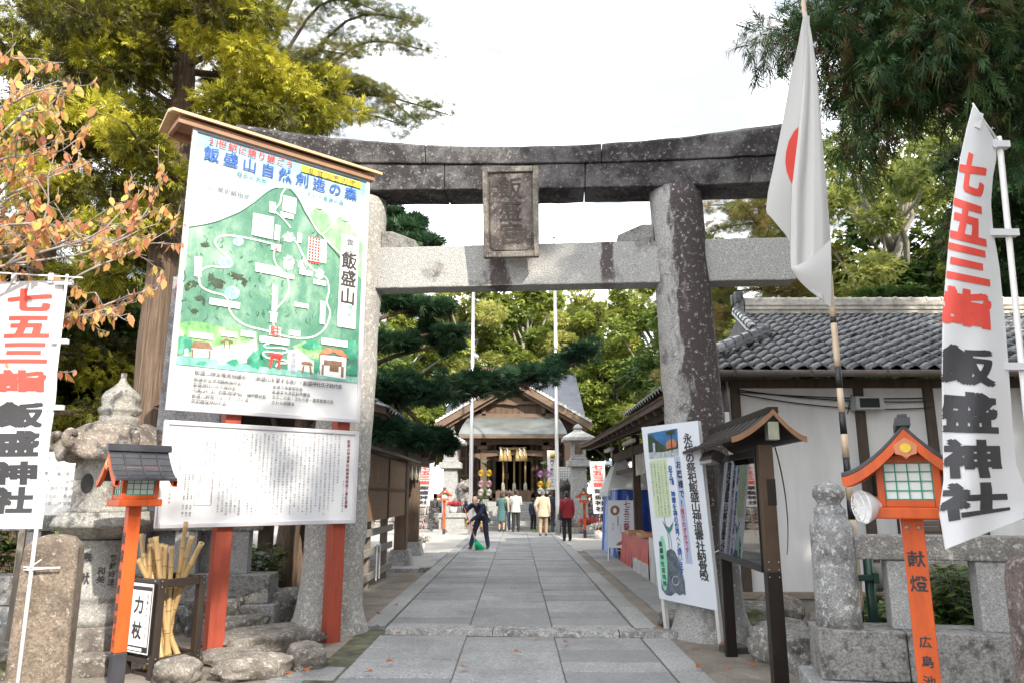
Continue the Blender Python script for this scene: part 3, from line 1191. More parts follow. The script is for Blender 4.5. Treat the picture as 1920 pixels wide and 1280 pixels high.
# labels
LB = [(200, 650, 350, 700, '飯盛文珠堂'), (405, 642, 515, 688, '智恵の水'), (535, 640, 632, 688, '十三塚'), (660, 682, 857, 732, '創造の森 正面入口'), (1072, 695, 1246, 745, '飯盛神社 本殿'),
      (325, 435, 530, 488, '林道飯盛山線'), (890, 455, 985, 492, '中宮社'), (855, 637, 930, 680, '中宮社'), (925, 238, 1012, 278, '決定石'), (1018, 302, 1102, 342, '心洗石'), (800, 257, 890, 297, '天狗岩')]
for x0, y0, x1, y1, s in LB:
    a, b = q5(x0, (y0 + y1) / 2 - 6), q5(x1, (y0 + y1) / 2 + 6)
    h = (q5(x0, y0)[1] - q5(x0, y1)[1]) * 0.82
    zc = (a[1] + b[1]) / 2
    mb.use(paper_white).rect(a[0], zc - h / 2, b[0], zc + h / 2, lay(15))
    n = len(s)
    p_ = (b[0] - a[0]) * 0.86 / n
    mb.use(ink_grey).htext(s, lay(16), a[0] + (b[0] - a[0]) * 0.07 + p_ / 2, zc, min(p_, h * .8), p_)
mb.use(paper_white)
for pp in (((630, 188), (797, 222), (795, 280), (630, 248)), ((985, 18), (1108, 42), (1102, 196), (978, 172)), ((1064, 444), (1100, 450), (1094, 602), (1060, 596)), ((228, 148), (278, 156), (272, 286), (224, 278))):
    mb.poly([q5(*p) for p in pp], lay(15))
for pp in (((742, 940), (908, 975), (895, 1152), (728, 1115)), ((982, 798), (1088, 826), (1080, 948), (973, 920)), ((958, 928), (1066, 952), (1062, 992), (955, 970)), ((872, 848), (922, 860), (916, 946), (868, 934)),
           ((918, 1034), (958, 1042), (950, 1162), (908, 1152)), ((1095, 1098), (1132, 1106), (1126, 1182), (1090, 1174)), ((1254, 838), (1298, 848), (1292, 912), (1250, 902)), ((1458, 914), (1498, 924), (1492, 1006), (1454, 996))):
    mb.poly([q4(*p) for p in pp], lay(15))
mb.poly([q5(*p) for p in ((738, 58), (803, 72), (800, 118), (736, 104))], lay(15))
mb.use(ink_grey)
for (x, y, n, s) in ((1000, 828, 4, '山頂からの眺望'), (760, 975, 6, '飯盛山に伝わる伝説'), (700, 0, 0, '')):
    a = q4(x, y)
    for k in range(n):
        mb.htext(s[:7 if n == 6 else 4], lay(16), a[0], a[1] - k * 0.028, 0.016, 0.019)
a = q5(650, 210)
for k in range(2):
    mb.htext('山頂まで登山口', lay(16), a[0], a[1] - k * 0.035, 0.022, 0.026)
mb.use(art_pink).poly([q5(*p) for p in ((727, 610), (802, 622), (798, 684), (723, 672))], lay(15))
mb.use(art_red)
a = q5(763, 646)
mb.htext('駐', lay(16), a[0], a[1], 0.115, bold=0.02)
a = q5(768, 80)
mb.text('広場', lay(16), a[0], a[1] + 0.01, 0.05, 0.05)
a = q5(1028, 108)
for i in range(4):
    for j in range(9):
        mb.rect(a[0] - 0.075 + i * 0.036, a[1] - 0.16 + j * 0.036, a[0] - 0.05 + i * 0.036, a[1] - 0.132 + j * 0.036, lay(16))
mb.use(ink_grey)
for (x, y, n, s) in ((1083, 470, 0.042, '修道錬脇の道'), (250, 172, 0.036, 'あじさい街道'), (1092, 60, 0.036, '山頂眺望')):
    a = q5(x, y)
    mb.text(s, lay(16), a[0], a[1], n * .95, n)
# shrine, hall and gates along the bottom
mb.use(paper_white)
mb.poly([q5(*p) for p in ((208, 752), (340, 762), (335, 822), (205, 812))], lay(9))
mb.poly([q5(*p) for p in ((1068, 800), (1240, 818), (1235, 962), (1065, 935))], lay(9))
mb.use(art_brown)
mb.poly([q5(*p) for p in ((225, 710), (322, 718), (352, 766), (200, 756))], lay(10))
for pp in (((208, 760), (222, 762), (220, 812), (206, 812)), ((322, 770), (336, 772), (334, 822), (320, 820)), ((400, 712), (440, 690), (488, 716), (478, 722), (440, 704), (412, 722)), ((425, 712), (433, 712), (428, 758), (420, 757)), ((456, 714), (464, 714), (468, 762), (460, 762)),
           ((945, 842), (1002, 848), (1018, 872), (935, 862)), ((948, 870), (960, 871), (952, 922), (940, 921)), ((992, 874), (1003, 875), (1010, 930), (998, 929)), ((1090, 832), (1210, 845), (1208, 880), (1088, 868)), ((1075, 862), (1090, 864), (1086, 935), (1072, 932)), ((1205, 878), (1222, 880), (1218, 950), (1202, 947)), ((1128, 872), (1188, 878), (1186, 914), (1126, 908))):
    mb.poly([q5(*p) for p in pp], lay(11))
mb.use(art_orange).poly([q5(*p) for p in ((1100, 752), (1205, 766), (1262, 828), (1180, 800), (1155, 784), (1120, 795), (1050, 800))], lay(12))
mb.use(art_stone)
for pp in (((382, 762), (418, 757), (440, 770), (432, 872), (385, 868)), ((872, 775), (900, 768), (922, 785), (912, 915), (860, 905)), ((160, 762), (180, 756), (188, 768), (184, 812), (158, 808)), ((353, 785), (371, 787), (366, 830), (352, 828))):
    mb.poly([q5(*p) for p in pp], lay(10))
mb.use(ink_grey)
a = q5(890, 800)
mb.text('飯盛神社', lay(12), a[0], a[1], 0.06, 0.062)
mb.use(art_red)
for a, b, w_ in (((720, 792), (815, 806), .034), ((730, 818), (806, 829), .024), ((745, 800), (730, 886), .028), ((790, 806), (787, 894), .028)):
    mb.ribbon([q5(*a), q5(*b)], w_, lay(14))
# tall white name strip
mb.use(paper_white)
tx0, tx1 = q5(1187, 320)[0] + 0.005, q5(1309, 330)[0]
tz1, tz0 = (q5(1203, 2)[1] + q5(1322, 22)[1]) / 2, (q5(1170, 606)[1] + q5(1295, 638)[1]) / 2
mb.rect(tx0, tz0, tx1, tz1, lay(17))
tcx = (tx0 + tx1) / 2
mb.use(ink)
mb.text('霊峰', lay(18), tcx, q5(1262, 60)[1], 0.105, 0.145)
mb.text('飯盛山', lay(18), tcx, q5(1252, 178)[1], 0.205, (q5(1252, 178)[1] - q5(1247, 415)[1]) / 2, bold=0.03, sy=1.05)
a = q5(1260, 492)
mb.use(ink_teal).text('標高', lay(18), a[0], a[1], 0.07, 0.085)
a = q5(1217, 480)
mb.text('三八二・四メートル', lay(18), a[0], a[1], 0.05, 0.05)


def run(s, p0, p1, size, mat, k=18, bold=0.012, **kw):
    w_ = sum(0.55 if ord(ch) < 128 else 1 for ch in s[:-1])
    pitch = (p1[0] - p0[0]) / w_
    mb.use(mat).htext(s, lay(k), p0[0], (p0[1] + p1[1]) / 2, size * 0.8, pitch, bold=bold, **kw)


run('21世紀に語り継ごう', q4(408, 360), q4(1032, 555), 0.125, ink_red, bold=0.016)
run('飯盛山自然創造の森', q4(410, 462), q4(1520, 795), 0.21, ink_blue, bold=0.02)
mb.use(yellow_band).rect(q4(1125, 580)[0], (q4(1125, 608)[1] + q4(1600, 748)[1]) / 2, q4(1602, 720)[0], (q4(1125, 560)[1] + q4(1605, 694)[1]) / 2, lay(17))
run('飯盛山案内図', q4(1208, 606), q4(1532, 710), 0.10, ink)
run('歴史と名所', q4(632, 632), q4(830, 682), 0.088, ink_teal)
run('そして資源の森', q4(1188, 782), q4(1445, 862), 0.078, ink_teal)
run('山頂', q4(372, 732), q4(412, 744), 0.07, ink_soft)
run('県史跡指定', q4(480, 755), q4(690, 805), 0.088, ink_soft)
for s, p0, p1, sz in (('飯盛山保全推進協議会・（飯盛山を愛する会）・飯盛神社氏子総代会', (245, 920), (1195, 1008), .072),
                      ('飯盛宮当流流鏑馬保存会', (237, 962), (525, 990), .06), ('飯盛神社かゆ占保存会', (232, 1000), (490, 1022), .06), ('弓馬術礼法小笠原流同門会　福岡菱友会', (228, 1037), (690, 1075), .06),
                      ('飯盛山野鳥ウォッチングの会', (222, 1073), (575, 1100), .06), ('筑前鐙保存研究会', (218, 1108), (425, 1125), .06), ('飯盛文珠堂保存会', (760, 1013), (935, 1027), .055),
                      ('飯盛宮当流武射奉賛会', (755, 1048), (985, 1065), .055), ('きのこの会・さわら会・薬草散策の会', (752, 1083), (1140, 1110), .055), ('さわら相撲会', (750, 1115), (880, 1127), .055)):
    run(s, q5(*p0), q5(*p1), sz, ink, bold=0.008)
mb.build('printed_map', mp_)


def picture_frame(x0, z0, x1, z1, w_=0.045, d=0.035):
    f = MB(alu)
    y = -0.122
    for (a, b, c, e) in ((x0, z0, x0 + w_, z1), (x1 - w_, z0, x1, z1), (x0 + w_ + .001, z0, x1 - w_ - .001, z0 + w_), (x0 + w_ + .001, z1 - w_, x1 - w_ - .001, z1)):
        f.box(((a + c) / 2, y, (b + e) / 2), (c - a, d, e - b))
    return f


picture_frame(X0 - .004, 2.42, X1 + .004, 5.482).build('frame', mp_, bevel=0.006)

mb = MB(white_board)
mb.box(((X0 + X1) / 2, -0.1, 1.8), (X1 - X0, 0.04, 1.04))
npn = mb.build('notice_panel', sign)
picture_frame(X0 - .004, 1.277, X1 + .004, 2.323).build('frame', npn, bevel=0.006)


def q6(x, y):
    return bp(280 + x / 2.462, 760 + y / 2.462)


mb = MB(ink_maroon)


def col(s, x, y0, y1, mat, size=None, bold=0.0):
    a, b = q6(x, y0), q6(x - (y1 - y0) * 0.035, y1)
    pitch = (a[1] - b[1]) / max(1, len(s) - 1)
    mb.use(mat).text(s, lay(2), (a[0] + b[0]) / 2, a[1], size or pitch * 0.86, pitch, bold=bold)


col('飯盛山神道霊社納骨殿新築工事趣意書', 919, 165, 463, ink_maroon, 0.042, 0.02)
col('平成二十八年秋季祖霊大祭', 895, 350, 486, ink_soft, 0.024)
BODY = ('本社の飯盛山の麓に鎮座まします飯盛神社は、天孫降臨の砌に供奉された天太玉命を祀る古き御社にて、境内には祖先の御霊をお慰めする神道霊社が鎮まります。'
        '私たちは日々の暮らしのなかで、御先祖の御霊に感謝の誠を捧げ、子々孫々に至るまで御加護をいただいて参りました。'
        '近年は御墓を守る方の少なくなるなか、永代にわたり神霊をお祀りする納骨殿の造営を願う声が多く寄せられております。'
        'ここに氏子総代会と神社とが相計り、飯盛山の清らかな神域に、新たに納骨殿を建立いたすことと相成りました。'
        '祭祀は年ごとの春秋の大祭に合わせ、神職が真心をこめて御奉仕申し上げます。御霊は山の神々とともに、末永く郷土を見守り給うことでありましょう。'
        '何卒この趣旨を御理解いただき、皆様の温かい御賛同と御協力とを賜りますよう、謹んでお願い申し上げます。')
i0 = 0
cols_len = [18, 25, 30, 31, 29, 27, 30, 31, 30, 29, 27, 31, 24, 30, 31, 28, 31, 22, 31, 29, 31, 30, 8, 31, 30, 31, 31, 29, 30]
for k, n in enumerate(cols_len):
    x = 877 - k * 19.4
    s = ''.join(BODY[(i0 + j) % len(BODY)] for j in range(n))
    i0 += n
    y0 = 133 + (8 if n < 30 else 0)
    col(s, x, y0, y0 + n * 11.8, ink_soft, 0.0235)
for k, s in enumerate(('★納骨壇　一基　百万円（二百五十基限り同じものです）', '　永代祭祀費　年間　一万円', '★募集の場所は、社務所にてご受付いたします', '　平成二十八年十二月末日迄。納骨開始となります。')):
    col(s, 300 - k * 19, 156, 156 + len(s) * 11.3, ink_maroon, 0.024)
for k, s in enumerate(('飯盛神社　　　　　宮司　　牟田　廣司', '飯盛神社氏子総代会会長　　脇坂　實光', '神道霊社神葬会　　会長　　石川　誠二')):
    col(s, 197 - k * 17, 318, 505, ink, 0.023)
for k, (s, y0, y1) in enumerate((('一、平成二十九年三月　納骨殿竣工', 130, 310), ('★十二月　着工　平成', 160, 260), ('　第二期工事　納骨堂　境内整備事', 170, 445))):
    col(s, 150 - k * 21, y0, y1, ink_maroon if k else ink_red, 0.022)
fr = [q6(230, 140), q6(311, 140), q6(283, 458), q6(202, 458)]
a0, a1, b0, b1 = (fr[0][0] + fr[3][0]) / 2 + 0.005, (fr[1][0] + fr[2][0]) / 2, fr[2][1], fr[0][1]
mb.use(ink_grey)
for p in (((a0, b0), (a0, b1)), ((a1, b0), (a1, b1)), ((a0, b0), (a1, b0)), ((a0, b1), (a1, b1))):
    mb.ribbon(p, 0.005, lay(3))
mb.build('lettering', npn)

# little roof
fo = (PL[0] + nrm.x * 0.24, PL[1] + nrm.y * 0.24)
rl, rr = on_board(325, 200, fo, RZ), on_board(718, 325, fo, RZ)
zt_ = (rl[1] + rr[1]) / 2
rx0, rx1 = rl[0], rr[0]
roof = MB(cedar_new)
roof.prism([(-0.24, zt_ - 0.035), (-0.24, zt_), (-0.02, zt_ + 0.08), (0.3, zt_ - 0.02), (0.3, zt_ - 0.065), (-0.02, zt_ + 0.035)], lambda a, b: Vector((rx0, a, b)), lambda a, b: Vector((rx1, a, b)))
rf = roof.build('roof', sign, bevel=0.005)
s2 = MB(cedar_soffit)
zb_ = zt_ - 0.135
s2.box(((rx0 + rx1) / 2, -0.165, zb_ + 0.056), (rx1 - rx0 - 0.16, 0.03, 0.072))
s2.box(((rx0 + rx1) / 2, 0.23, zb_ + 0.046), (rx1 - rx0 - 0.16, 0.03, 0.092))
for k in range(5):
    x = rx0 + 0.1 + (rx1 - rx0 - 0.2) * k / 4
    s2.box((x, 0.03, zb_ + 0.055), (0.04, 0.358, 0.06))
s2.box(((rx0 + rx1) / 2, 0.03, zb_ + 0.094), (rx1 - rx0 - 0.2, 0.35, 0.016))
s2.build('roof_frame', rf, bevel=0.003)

# ================================================================== big stone lantern
LY = 7.7
lc = at(200, 1000, LY)
LX = lc.x


def lz(v):
    return at(200, v, LY).z


def lr(px):
    return px * (LY * 0.99) / FPX


ln = thing('stone_lantern', 'tall weathered stone lantern with jewel finial and curled roof corners, beside the guide sign', 'stone lantern', (LX, LY, 0), R(14))
mb = MB(brown_rock)
mb.lathe([(0.42, -0.05), (0.46, 0.1), (0.42, 0.22), (0.36, 0.30), (0.33, 0.34)], square=6)
mb.build('base', ln, bevel=0.03, rough=0.03, rscale=4)
mb = MB(lantern_stone)
z0, z1, zr = 0.34, lz(1010), lz(1112)
mb.lathe([(0.30, z0), (0.30, z0 + 0.1), (lr(47), z0 + 0.13), (lr(46), zr - 0.05), (lr(49), zr - 0.03), (lr(49), zr + 0.01), (lr(43), zr + 0.03), (lr(42), z1 - 0.05), (lr(46), z1)], seg=36)
shaft = mb.build('shaft', ln, rough=0.004, rscale=8)


def cyl_fn(r_, a0):
    # sheet wrapped on the round shaft; a0 = middle direction in the lantern's own angle
    return lambda a, b: Vector((math.cos(a0 + a / r_) * (r_ + .004), math.sin(a0 + a / r_) * (r_ + .004), b))


ang = math.atan2(-LY, -LX) - R(14)
mb = MB(ink)
f_ = cyl_fn(lr(43), ang)
mb.text('奉献', f_, -0.165, lz(1042), 0.12, lz(1042) - lz(1078), bold=0.02, grid=0.03)
mb.text('齋藤好茂', f_, 0.085, lz(1042), 0.065, 0.078, grid=0.03)
mb.text('和美', f_, -0.01, lz(1065), 0.075, 0.08, grid=0.03)
mb.text('飯盛', f_, 0.17, lz(1042), 0.05, 0.06, grid=0.03)
mb.build('lettering', shaft)
mb = MB(lantern_stone)
za, zb2, zc = lz(1008), lz(985), lz(958)
n = 48
prof = [(lr(46), za), (lr(60), za + 0.03), (lr(76), (za + zb2) / 2 + 0.02), (lr(82), zb2 - 0.01), (lr(88), zb2), (lr(90), zb2 + 0.02), (lr(88), zc - 0.05), (lr(80), zc - 0.03), (lr(80), zc)]
mb.lathe(prof, seg=n)
for i, p in enumerate(mb.v):
    a_ = math.atan2(p.y, p.x)
    if za + 0.01 < p.z < zb2 + 0.03:
        k_ = 1 + 0.045 * math.cos(a_ * 12)
        mb.v[i] = Vector((p.x * k_, p.y * k_, p.z))
mb.build('lotus_platform', ln, rough=0.004, rscale=8)
mb = MB(lantern_stone)
fz0, fz1 = zc, lz(862)
mb.lathe([(lr(60), fz0), (lr(60), fz0 + .03), (lr(56), fz0 + .035), (lr(56), fz1)], square=6)
fb = mb.build('fire_box', ln, bevel=0.008, rough=0.004)
for k in range(6):
    a_ = k * PI / 3 + PI / 3 / 2 * 0
    ap = lr(56) + 0.002
    c_, s_ = math.cos(a_), math.sin(a_)
    fnk = lambda a, b, c_=c_, s_=s_, ap=ap: Vector((c_ * ap - s_ * a, s_ * ap + c_ * a, b))
    zc_ = (fz0 + fz1) / 2 + 0.02
    if k % 2 == 0:
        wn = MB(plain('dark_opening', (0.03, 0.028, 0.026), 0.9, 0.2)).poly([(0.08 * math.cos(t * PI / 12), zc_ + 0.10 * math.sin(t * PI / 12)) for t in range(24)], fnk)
        wn.build('light_opening', fb)
# roof with six curled corners
mb = MB(stone('lantern_roof_stone', (0.22, 0.185, 0.155), (0.09, 0.075, 0.065), (0.40, 0.38, 0.34), 0.35, 0.35, 2.5, 60, 0.8))
rz0, rz1 = lz(858), lz(797)
for lev in range(1):
    prof = []
    NR, NA = 12, 72
    vs2 = []
    for j in range(NR + 1):
        t = j / NR
        for i in range(NA):
            a_ = 2 * PI * i / NA
            hexk = math.cos(PI / 6) / math.cos((a_ % (PI / 3)) - PI / 6)
            corner = 1 - abs((a_ % (PI / 3)) - 0) / (PI / 6) if (a_ % (PI / 3)) < PI / 6 else 1 - abs((a_ % (PI / 3)) - PI / 3) / (PI / 6)
            rr_ = lr(108) * (1 - t) + lr(44) * t
            shape = hexk * (1 - t * 0.55) + t * 0.55 * 0.95
            zz_ = rz0 + (rz1 - rz0) * (1 - (1 - t) ** 1.9) + 0.10 * max(0, corner) ** 3 * (1 - t) ** 3
            bul = 0.03 * max(0, corner) ** 4
            vs2.append(Vector((math.cos(a_) * rr_ * shape, math.sin(a_) * rr_ * shape, zz_ + bul)))
    fs2 = [(j * NA + i, j * NA + (i + 1) % NA, (j + 1) * NA + (i + 1) % NA, (j + 1) * NA + i) for j in range(NR) for i in range(NA)]
    base_i = len(vs2)
    for i in range(NA):
        p = vs2[i]
        vs2.append(Vector((p.x * 0.97, p.y * 0.97, p.z - 0.05)))
    for i in range(NA):
        p = vs2[i]
        vs2.append(Vector((p.x * 0.45, p.y * 0.45, rz0 + 0.02)))
    fs2 += [(i, base_i + i, base_i + (i + 1) % NA, (i + 1) % NA) for i in range(NA)]
    fs2 += [(base_i + i, base_i + NA + i, base_i + NA + (i + 1) % NA, base_i + (i + 1) % NA) for i in range(NA)]
    fs2.append(tuple(NR * NA + i for i in range(NA)))
    mb.add(vs2, fs2, True)
for k in range(6):
    a_ = k * PI / 3
    o_ = Vector((math.cos(a_), math.sin(a_), 0))
    r0 = lr(100)
    pts = [o_ * (r0 * 0.72) + Vector((0, 0, rz0 + 0.17)), o_ * (r0 * 0.9) + Vector((0, 0, rz0 + 0.135)), o_ * (r0 * 1.06) + Vector((0, 0, rz0 + 0.10)), o_ * (r0 * 1.13) + Vector((0, 0, rz0 + 0.17)), o_ * (r0 * 1.05) + Vector((0, 0, rz0 + 0.235)), o_ * (r0 * 0.95) + Vector((0, 0, rz0 + 0.22))]
    mb.tube(smooth_path([tuple(p) for p in pts], 4), 0.04, 8)
mb.build('roof', ln, rough=0.008, rscale=6)
mb = MB(lantern_stone)
jl = [(lr(44), rz1 - 0.01), (lr(30), rz1), (lr(34), lz(790)), (lr(34), lz(783)), (lr(26), lz(779)), (lr(36), lz(773)), (lr(37), lz(766)), (lr(31), lz(762)), (lr(34), lz(752)), (lr(34), lz(744)), (lr(29), lz(736)), (lr(16), lz(726)), (lr(8), lz(717)), (lr(4.5), lz(708)), (lr(5.5), lz(700))]
mb.lathe(jl, seg=30)
for i, p in enumerate(mb.v):
    if lz(794) < p.z < lz(764):
        k_ = 1 + 0.05 * math.cos(math.atan2(p.y, p.x) * 10)
        mb.v[i] = Vector((p.x * k_, p.y * k_, p.z))
mb.build('finial', ln, rough=0.005, rscale=8)

# ================================================================== orange votive lanterns
orange = plain('orange_paint', (0.60, 0.092, 0.010), 0.5, 0.22, 2.5, bump=0.06, stretch=(6, 6, 1))
roof_black = plain('black_metal_roof', (0.045, 0.045, 0.055), 0.4, 0.3, 6)
lamp_paper = plain('lamp_paper', (0.80, 0.80, 0.78), 0.5, 0.04, 6)
green_lattice = plain('green_lattice', (0.02, 0.30, 0.20), 0.5, 0.1, 8)
gold = plain('gold_crest', (0.72, 0.48, 0.04), 0.35, 0.15, 20, metal=0.2)
pinkwood = plain('crest_petal', (0.60, 0.22, 0.10), 0.5, 0.1, 20)
bolt_m = plain('steel_bolt', (0.30, 0.26, 0.24), 0.4, 0.2, 20, metal=0.8)


def roof_curve(t, hw, rise):
    """t 0 at the ridge .. 1 at the eave: a sagging gable line"""
    return hw * t, rise * (1 - t) ** 1.55


def make_lantern(label, loc, rz, lines, post_h=1.46, hw=0.305, depth=0.20, black_base=0.0, ribs=False, big=True, group=None, s=1.0, bolts=False):
    t = thing('votive_lantern', label, 'lantern', loc, rz, group)
    pw_ = 0.105
    mb = MB(orange)
    b0 = black_base
    mb.box((0, 0, (post_h + b0) / 2), (pw_, pw_, post_h - b0))
    if b0:
        mb.use(roof_black).box((0, 0, b0 / 2 - 0.03), (pw_ + .004, pw_ + .004, b0 + .056))
    if bolts:
        mb.use(bolt_m)
        for x in (-.028, .028):
            mb.lathe([(0.011, -0.004), (0.011, 0.006)], (0, 0, 0), 10)
            for q in range(len(mb.v) - 20, len(mb.v)):
                p = mb.v[q]
                mb.v[q] = Vector((x + p.x, -pw_ / 2 - p.z, post_h - 0.045 + p.y))
    post = mb.build('post', t, bevel=0.006)
    mb = MB(ink)
    fn = lambda a, b: Vector((a, -pw_ / 2 - 0.0015, b))
    for (st_, z, size, pitch) in lines:
        mb.text(st_, fn, 0, z, size, pitch, bold=0.02)
    mb.build('lettering', post)
    z = post_h
    MB(orange).box((0, 0, z + 0.03), (0.37, 0.37 * 0.95, 0.06)).build('platform', t, bevel=0.008)
    bw, bh = 0.30, 0.27
    zb_ = z + 0.06
    box = MB(orange)
    fr_ = 0.036
    for sx in (-1, 1):
        for sy in (-1, 1):
            box.box((sx * (bw / 2 - fr_ / 2), sy * (bw / 2 - fr_ / 2), zb_ + bh / 2), (fr_, fr_, bh))
    for sy in (-1, 1):
        for zz_, hh in ((zb_ + 0.018, 0.036), (zb_ + bh - 0.02, 0.04)):
            box.box((0, sy * (bw / 2 - fr_ / 2), zz_), (bw - 2 * fr_ - .001, fr_ - .004, hh))
            box.box((sy * (bw / 2 - fr_ / 2), 0, zz_), (fr_ - .004, bw - 2 * fr_ - .001, hh))
    bx_ = box.build('lamp_box', t, bevel=0.004)
    for k in range(4):
        rot = Matrix.Rotation(k * PI / 2, 3, 'Z')
        pn = MB(lamp_paper)
        w2 = bw / 2 - fr_
        pn.poly([(-w2, zb_ + fr_), (w2, zb_ + fr_), (w2, zb_ + bh - .04), (-w2, zb_ + bh - .04)], lambda a, b: rot @ Vector((a, -bw / 2 + 0.016, b)))
        pn.use(green_lattice)
        zlo, zhi = zb_ + fr_, zb_ + bh - .04
        for i in range(5):
            x = -w2 + 2 * w2 * i / 4
            x = max(min(x, w2 - .004), -w2 + .004)
            pn.box(rot @ Vector((x, -bw / 2 + 0.012, (zlo + zhi) / 2)), (0.006, 0.006, zhi - zlo), rot)
        for i in range(5):
            zz_ = max(min(zlo + (zhi - zlo) * i / 4, zhi - .004), zlo + .004)
            pn.box(rot @ Vector((0, -bw / 2 + 0.0105, zz_)), (2 * w2, 0.006, 0.006), rot)
        pn.build('window', bx_)
    # roof: sagging gable, black on top, orange boards on both gables
    ze = zb_ + 0.155
    rise, d2 = 0.245, depth + 0.045
    N = 10
    top = []
    for i in range(-N, N + 1):
        x, dz = roof_curve(abs(i) / N, hw, rise)
        top.append(((1 if i >= 0 else -1) * x, ze + dz))
    rf_ = MB(roof_black)
    rows = [[Vector((a, y, b + dz_)) for a, b in top] for y, dz_ in ((-d2, 0.024), (d2, 0.024), (d2, 0.0), (-d2, 0.0))]
    m = len(top)
    vs2 = [p for r_ in rows for p in r_]
    fs2 = [(j * m + i, j * m + i + 1, ((j + 1) % 4) * m + i + 1, ((j + 1) % 4) * m + i) for j in range(4) for i in range(m - 1)]
    fs2 += [(0, m, 2 * m, 3 * m), (m - 1, 4 * m - 1, 3 * m - 1, 2 * m - 1)]
    rf_.add(vs2, fs2)
    rf_.box((0, 0, ze + rise + 0.035), (0.07, 2 * d2 + 0.04, 0.045))
    rf_.box((0, 0, ze + rise + 0.066), (0.045, 2 * d2 + 0.04, 0.018))
    if ribs:
        for sx in (-1, 1):
            for q in range(3):
                y = -d2 * 0.55 + q * d2 * 0.55
                pts = [Vector((sx * roof_curve(i / 8, hw, rise)[0], y, ze + roof_curve(i / 8, hw, rise)[1] + 0.026)) for i in range(9)]
                rf_.tube(pts, 0.008, 6)
            for q in range(1, 5):
                x, dz = roof_curve(q / 5, hw, rise)
                rf_.bar((sx * x, -d2, ze + dz + 0.026), (sx * x, d2, ze + dz + 0.026), 0.006, 0.006)
    r_o = rf_.build('roof', t, bevel=0.003)
    for sy in (-1, 1):
        gb = MB(orange)
        up = [(a, b - 0.001) for a, b in top]
        lo = [(a * (0.985), b - 0.05 - 0.012 * (1 - abs(a) / hw)) for a, b in top]
        y0, y1 = sy * (d2 + 0.004), sy * (d2 - 0.028)
        n_ = len(up)
        vs2 = [Vector((a, y, b)) for y in (y0, y1) for a, b in up + lo]
        fs2 = []
        for i in range(n_ - 1):
            fs2 += [(i, i + 1, n_ + i + 1, n_ + i), (2 * n_ + i, 2 * n_ + n_ + i, 2 * n_ + n_ + i + 1, 2 * n_ + i + 1), (n_ + i, n_ + i + 1, 3 * n_ + i + 1, 3 * n_ + i), (i, 2 * n_ + i, 2 * n_ + i + 1, i + 1)]
        gb.add(vs2, fs2)
        # dark soffit piece and crest
        gb.build('gable_board', r_o)
        gb = MB(pinkwood).prism([(-0.055, ze + rise - 0.085), (0, ze + rise - 0.045), (0.055, ze + rise - 0.085), (0.048, ze + rise - 0.13), (0.018, ze + rise - 0.138), (0, ze + rise - 0.155), (-0.018, ze + rise - 0.138), (-0.048, ze + rise - 0.13)],
                               lambda a, b: Vector((a, sy * (d2 - .02), b)), lambda a, b: Vector((a, sy * (d2 + 0.008), b)))
        gb.use(gold).poly([(0.026 * math.cos(i * PI / 8), ze + rise - 0.1 + 0.024 * math.sin(i * PI / 8)) for i in range(16)], lambda a, b: Vector((a, sy * (d2 + 0.0125), b)))
        gb.build('crest', r_o)
    inr = MB(roof_black)
    inr.prism([(-0.15, ze + 0.032), (0.15, ze + 0.032), (0.09, ze + 0.1), (0.02, ze + 0.2), (-0.02, ze + 0.2), (-0.09, ze + 0.1)], lambda a, b: Vector((a, -0.12, b)), lambda a, b: Vector((a, 0.12, b)))
    inr.build('gable_core', r_o)
    return t


pl = gnd(215, 1293)
lamp_left = make_lantern('orange lantern with ribbed black roof and post reading 献燈, in front of the large stone lantern', (pl.x, pl.y, 0), R(-47), [('献燈', 1.23, 0.105, 0.15), ('飯盛', 0.93, 0.075, 0.12), ('蒔田タツコ', 0.66, 0.075, 0.095)], post_h=1.50, black_base=0.30, ribs=True)
pr = at(1712, 1000, 4.02)
lamp_right = make_lantern('orange lantern with plain roof and post reading 献燈 広島, in front of the granite fence', (pr.x, 4.02, 0), R(-26), [('献燈', 1.27, 0.085, 0.125), ('広島池', 0.86, 0.06, 0.095)], post_h=1.475, hw=0.315, bolts=True)

# ================================================================== walking-stick box with bamboo
dark_slat = wood('dark_stained_wood', (0.035, 0.024, 0.018), 0.5, (8, 8, 1), 0.4, 0.1)
bamboo_m = wood('cut_bamboo', (0.47, 0.32, 0.145), 0.4, (14, 14, 0.8), 0.28, 0.08)
steel = plain('bright_steel', (0.55, 0.55, 0.56), 0.3, 0.15, 10, metal=0.9)
nc = gnd(281, 1280)
BR = R(58)
side, hh = 0.48, 0.86
bx = thing('stick_box', 'dark wooden crate holding bamboo walking sticks, with a small white sign on its side', 'stick box', (nc.x, nc.y, 0), BR)
mb = MB(dark_slat)
for x in (0.035, side - 0.035):
    for y in (0.035, side - 0.035):
        mb.box((x, y, hh / 2), (0.065, 0.065, hh))
for zz_, h_ in ((0.16, 0.05), (hh - 0.045, 0.07)):
    for k in (0.033, side - 0.033):
        mb.box((side / 2, k, zz_), (side - 0.14, 0.05, h_))
        mb.box((k, side / 2, zz_), (0.05, side - 0.14, h_))
mb.box((side / 2, side / 2, 0.03), (side - 0.14, side - 0.14, 0.03))
for k in range(3):
    mb.box((0.022, 0.12 + k * 0.12, 0.45), (0.02, 0.09, 0.5))
mb.use(steel)
for y in (0.012, 0.06):
    for zz_ in (hh - 0.02, hh - 0.07, 0.15, 0.19):
        mb.box((0.03 if y < .03 else -0.001, y if y > .03 else -0.001, zz_), (0.012, 0.012, 0.012))
        mb.box((side - 0.03, -0.001, zz_), (0.012, 0.012, 0.012))
mb.build('frame', bx, bevel=0.004)
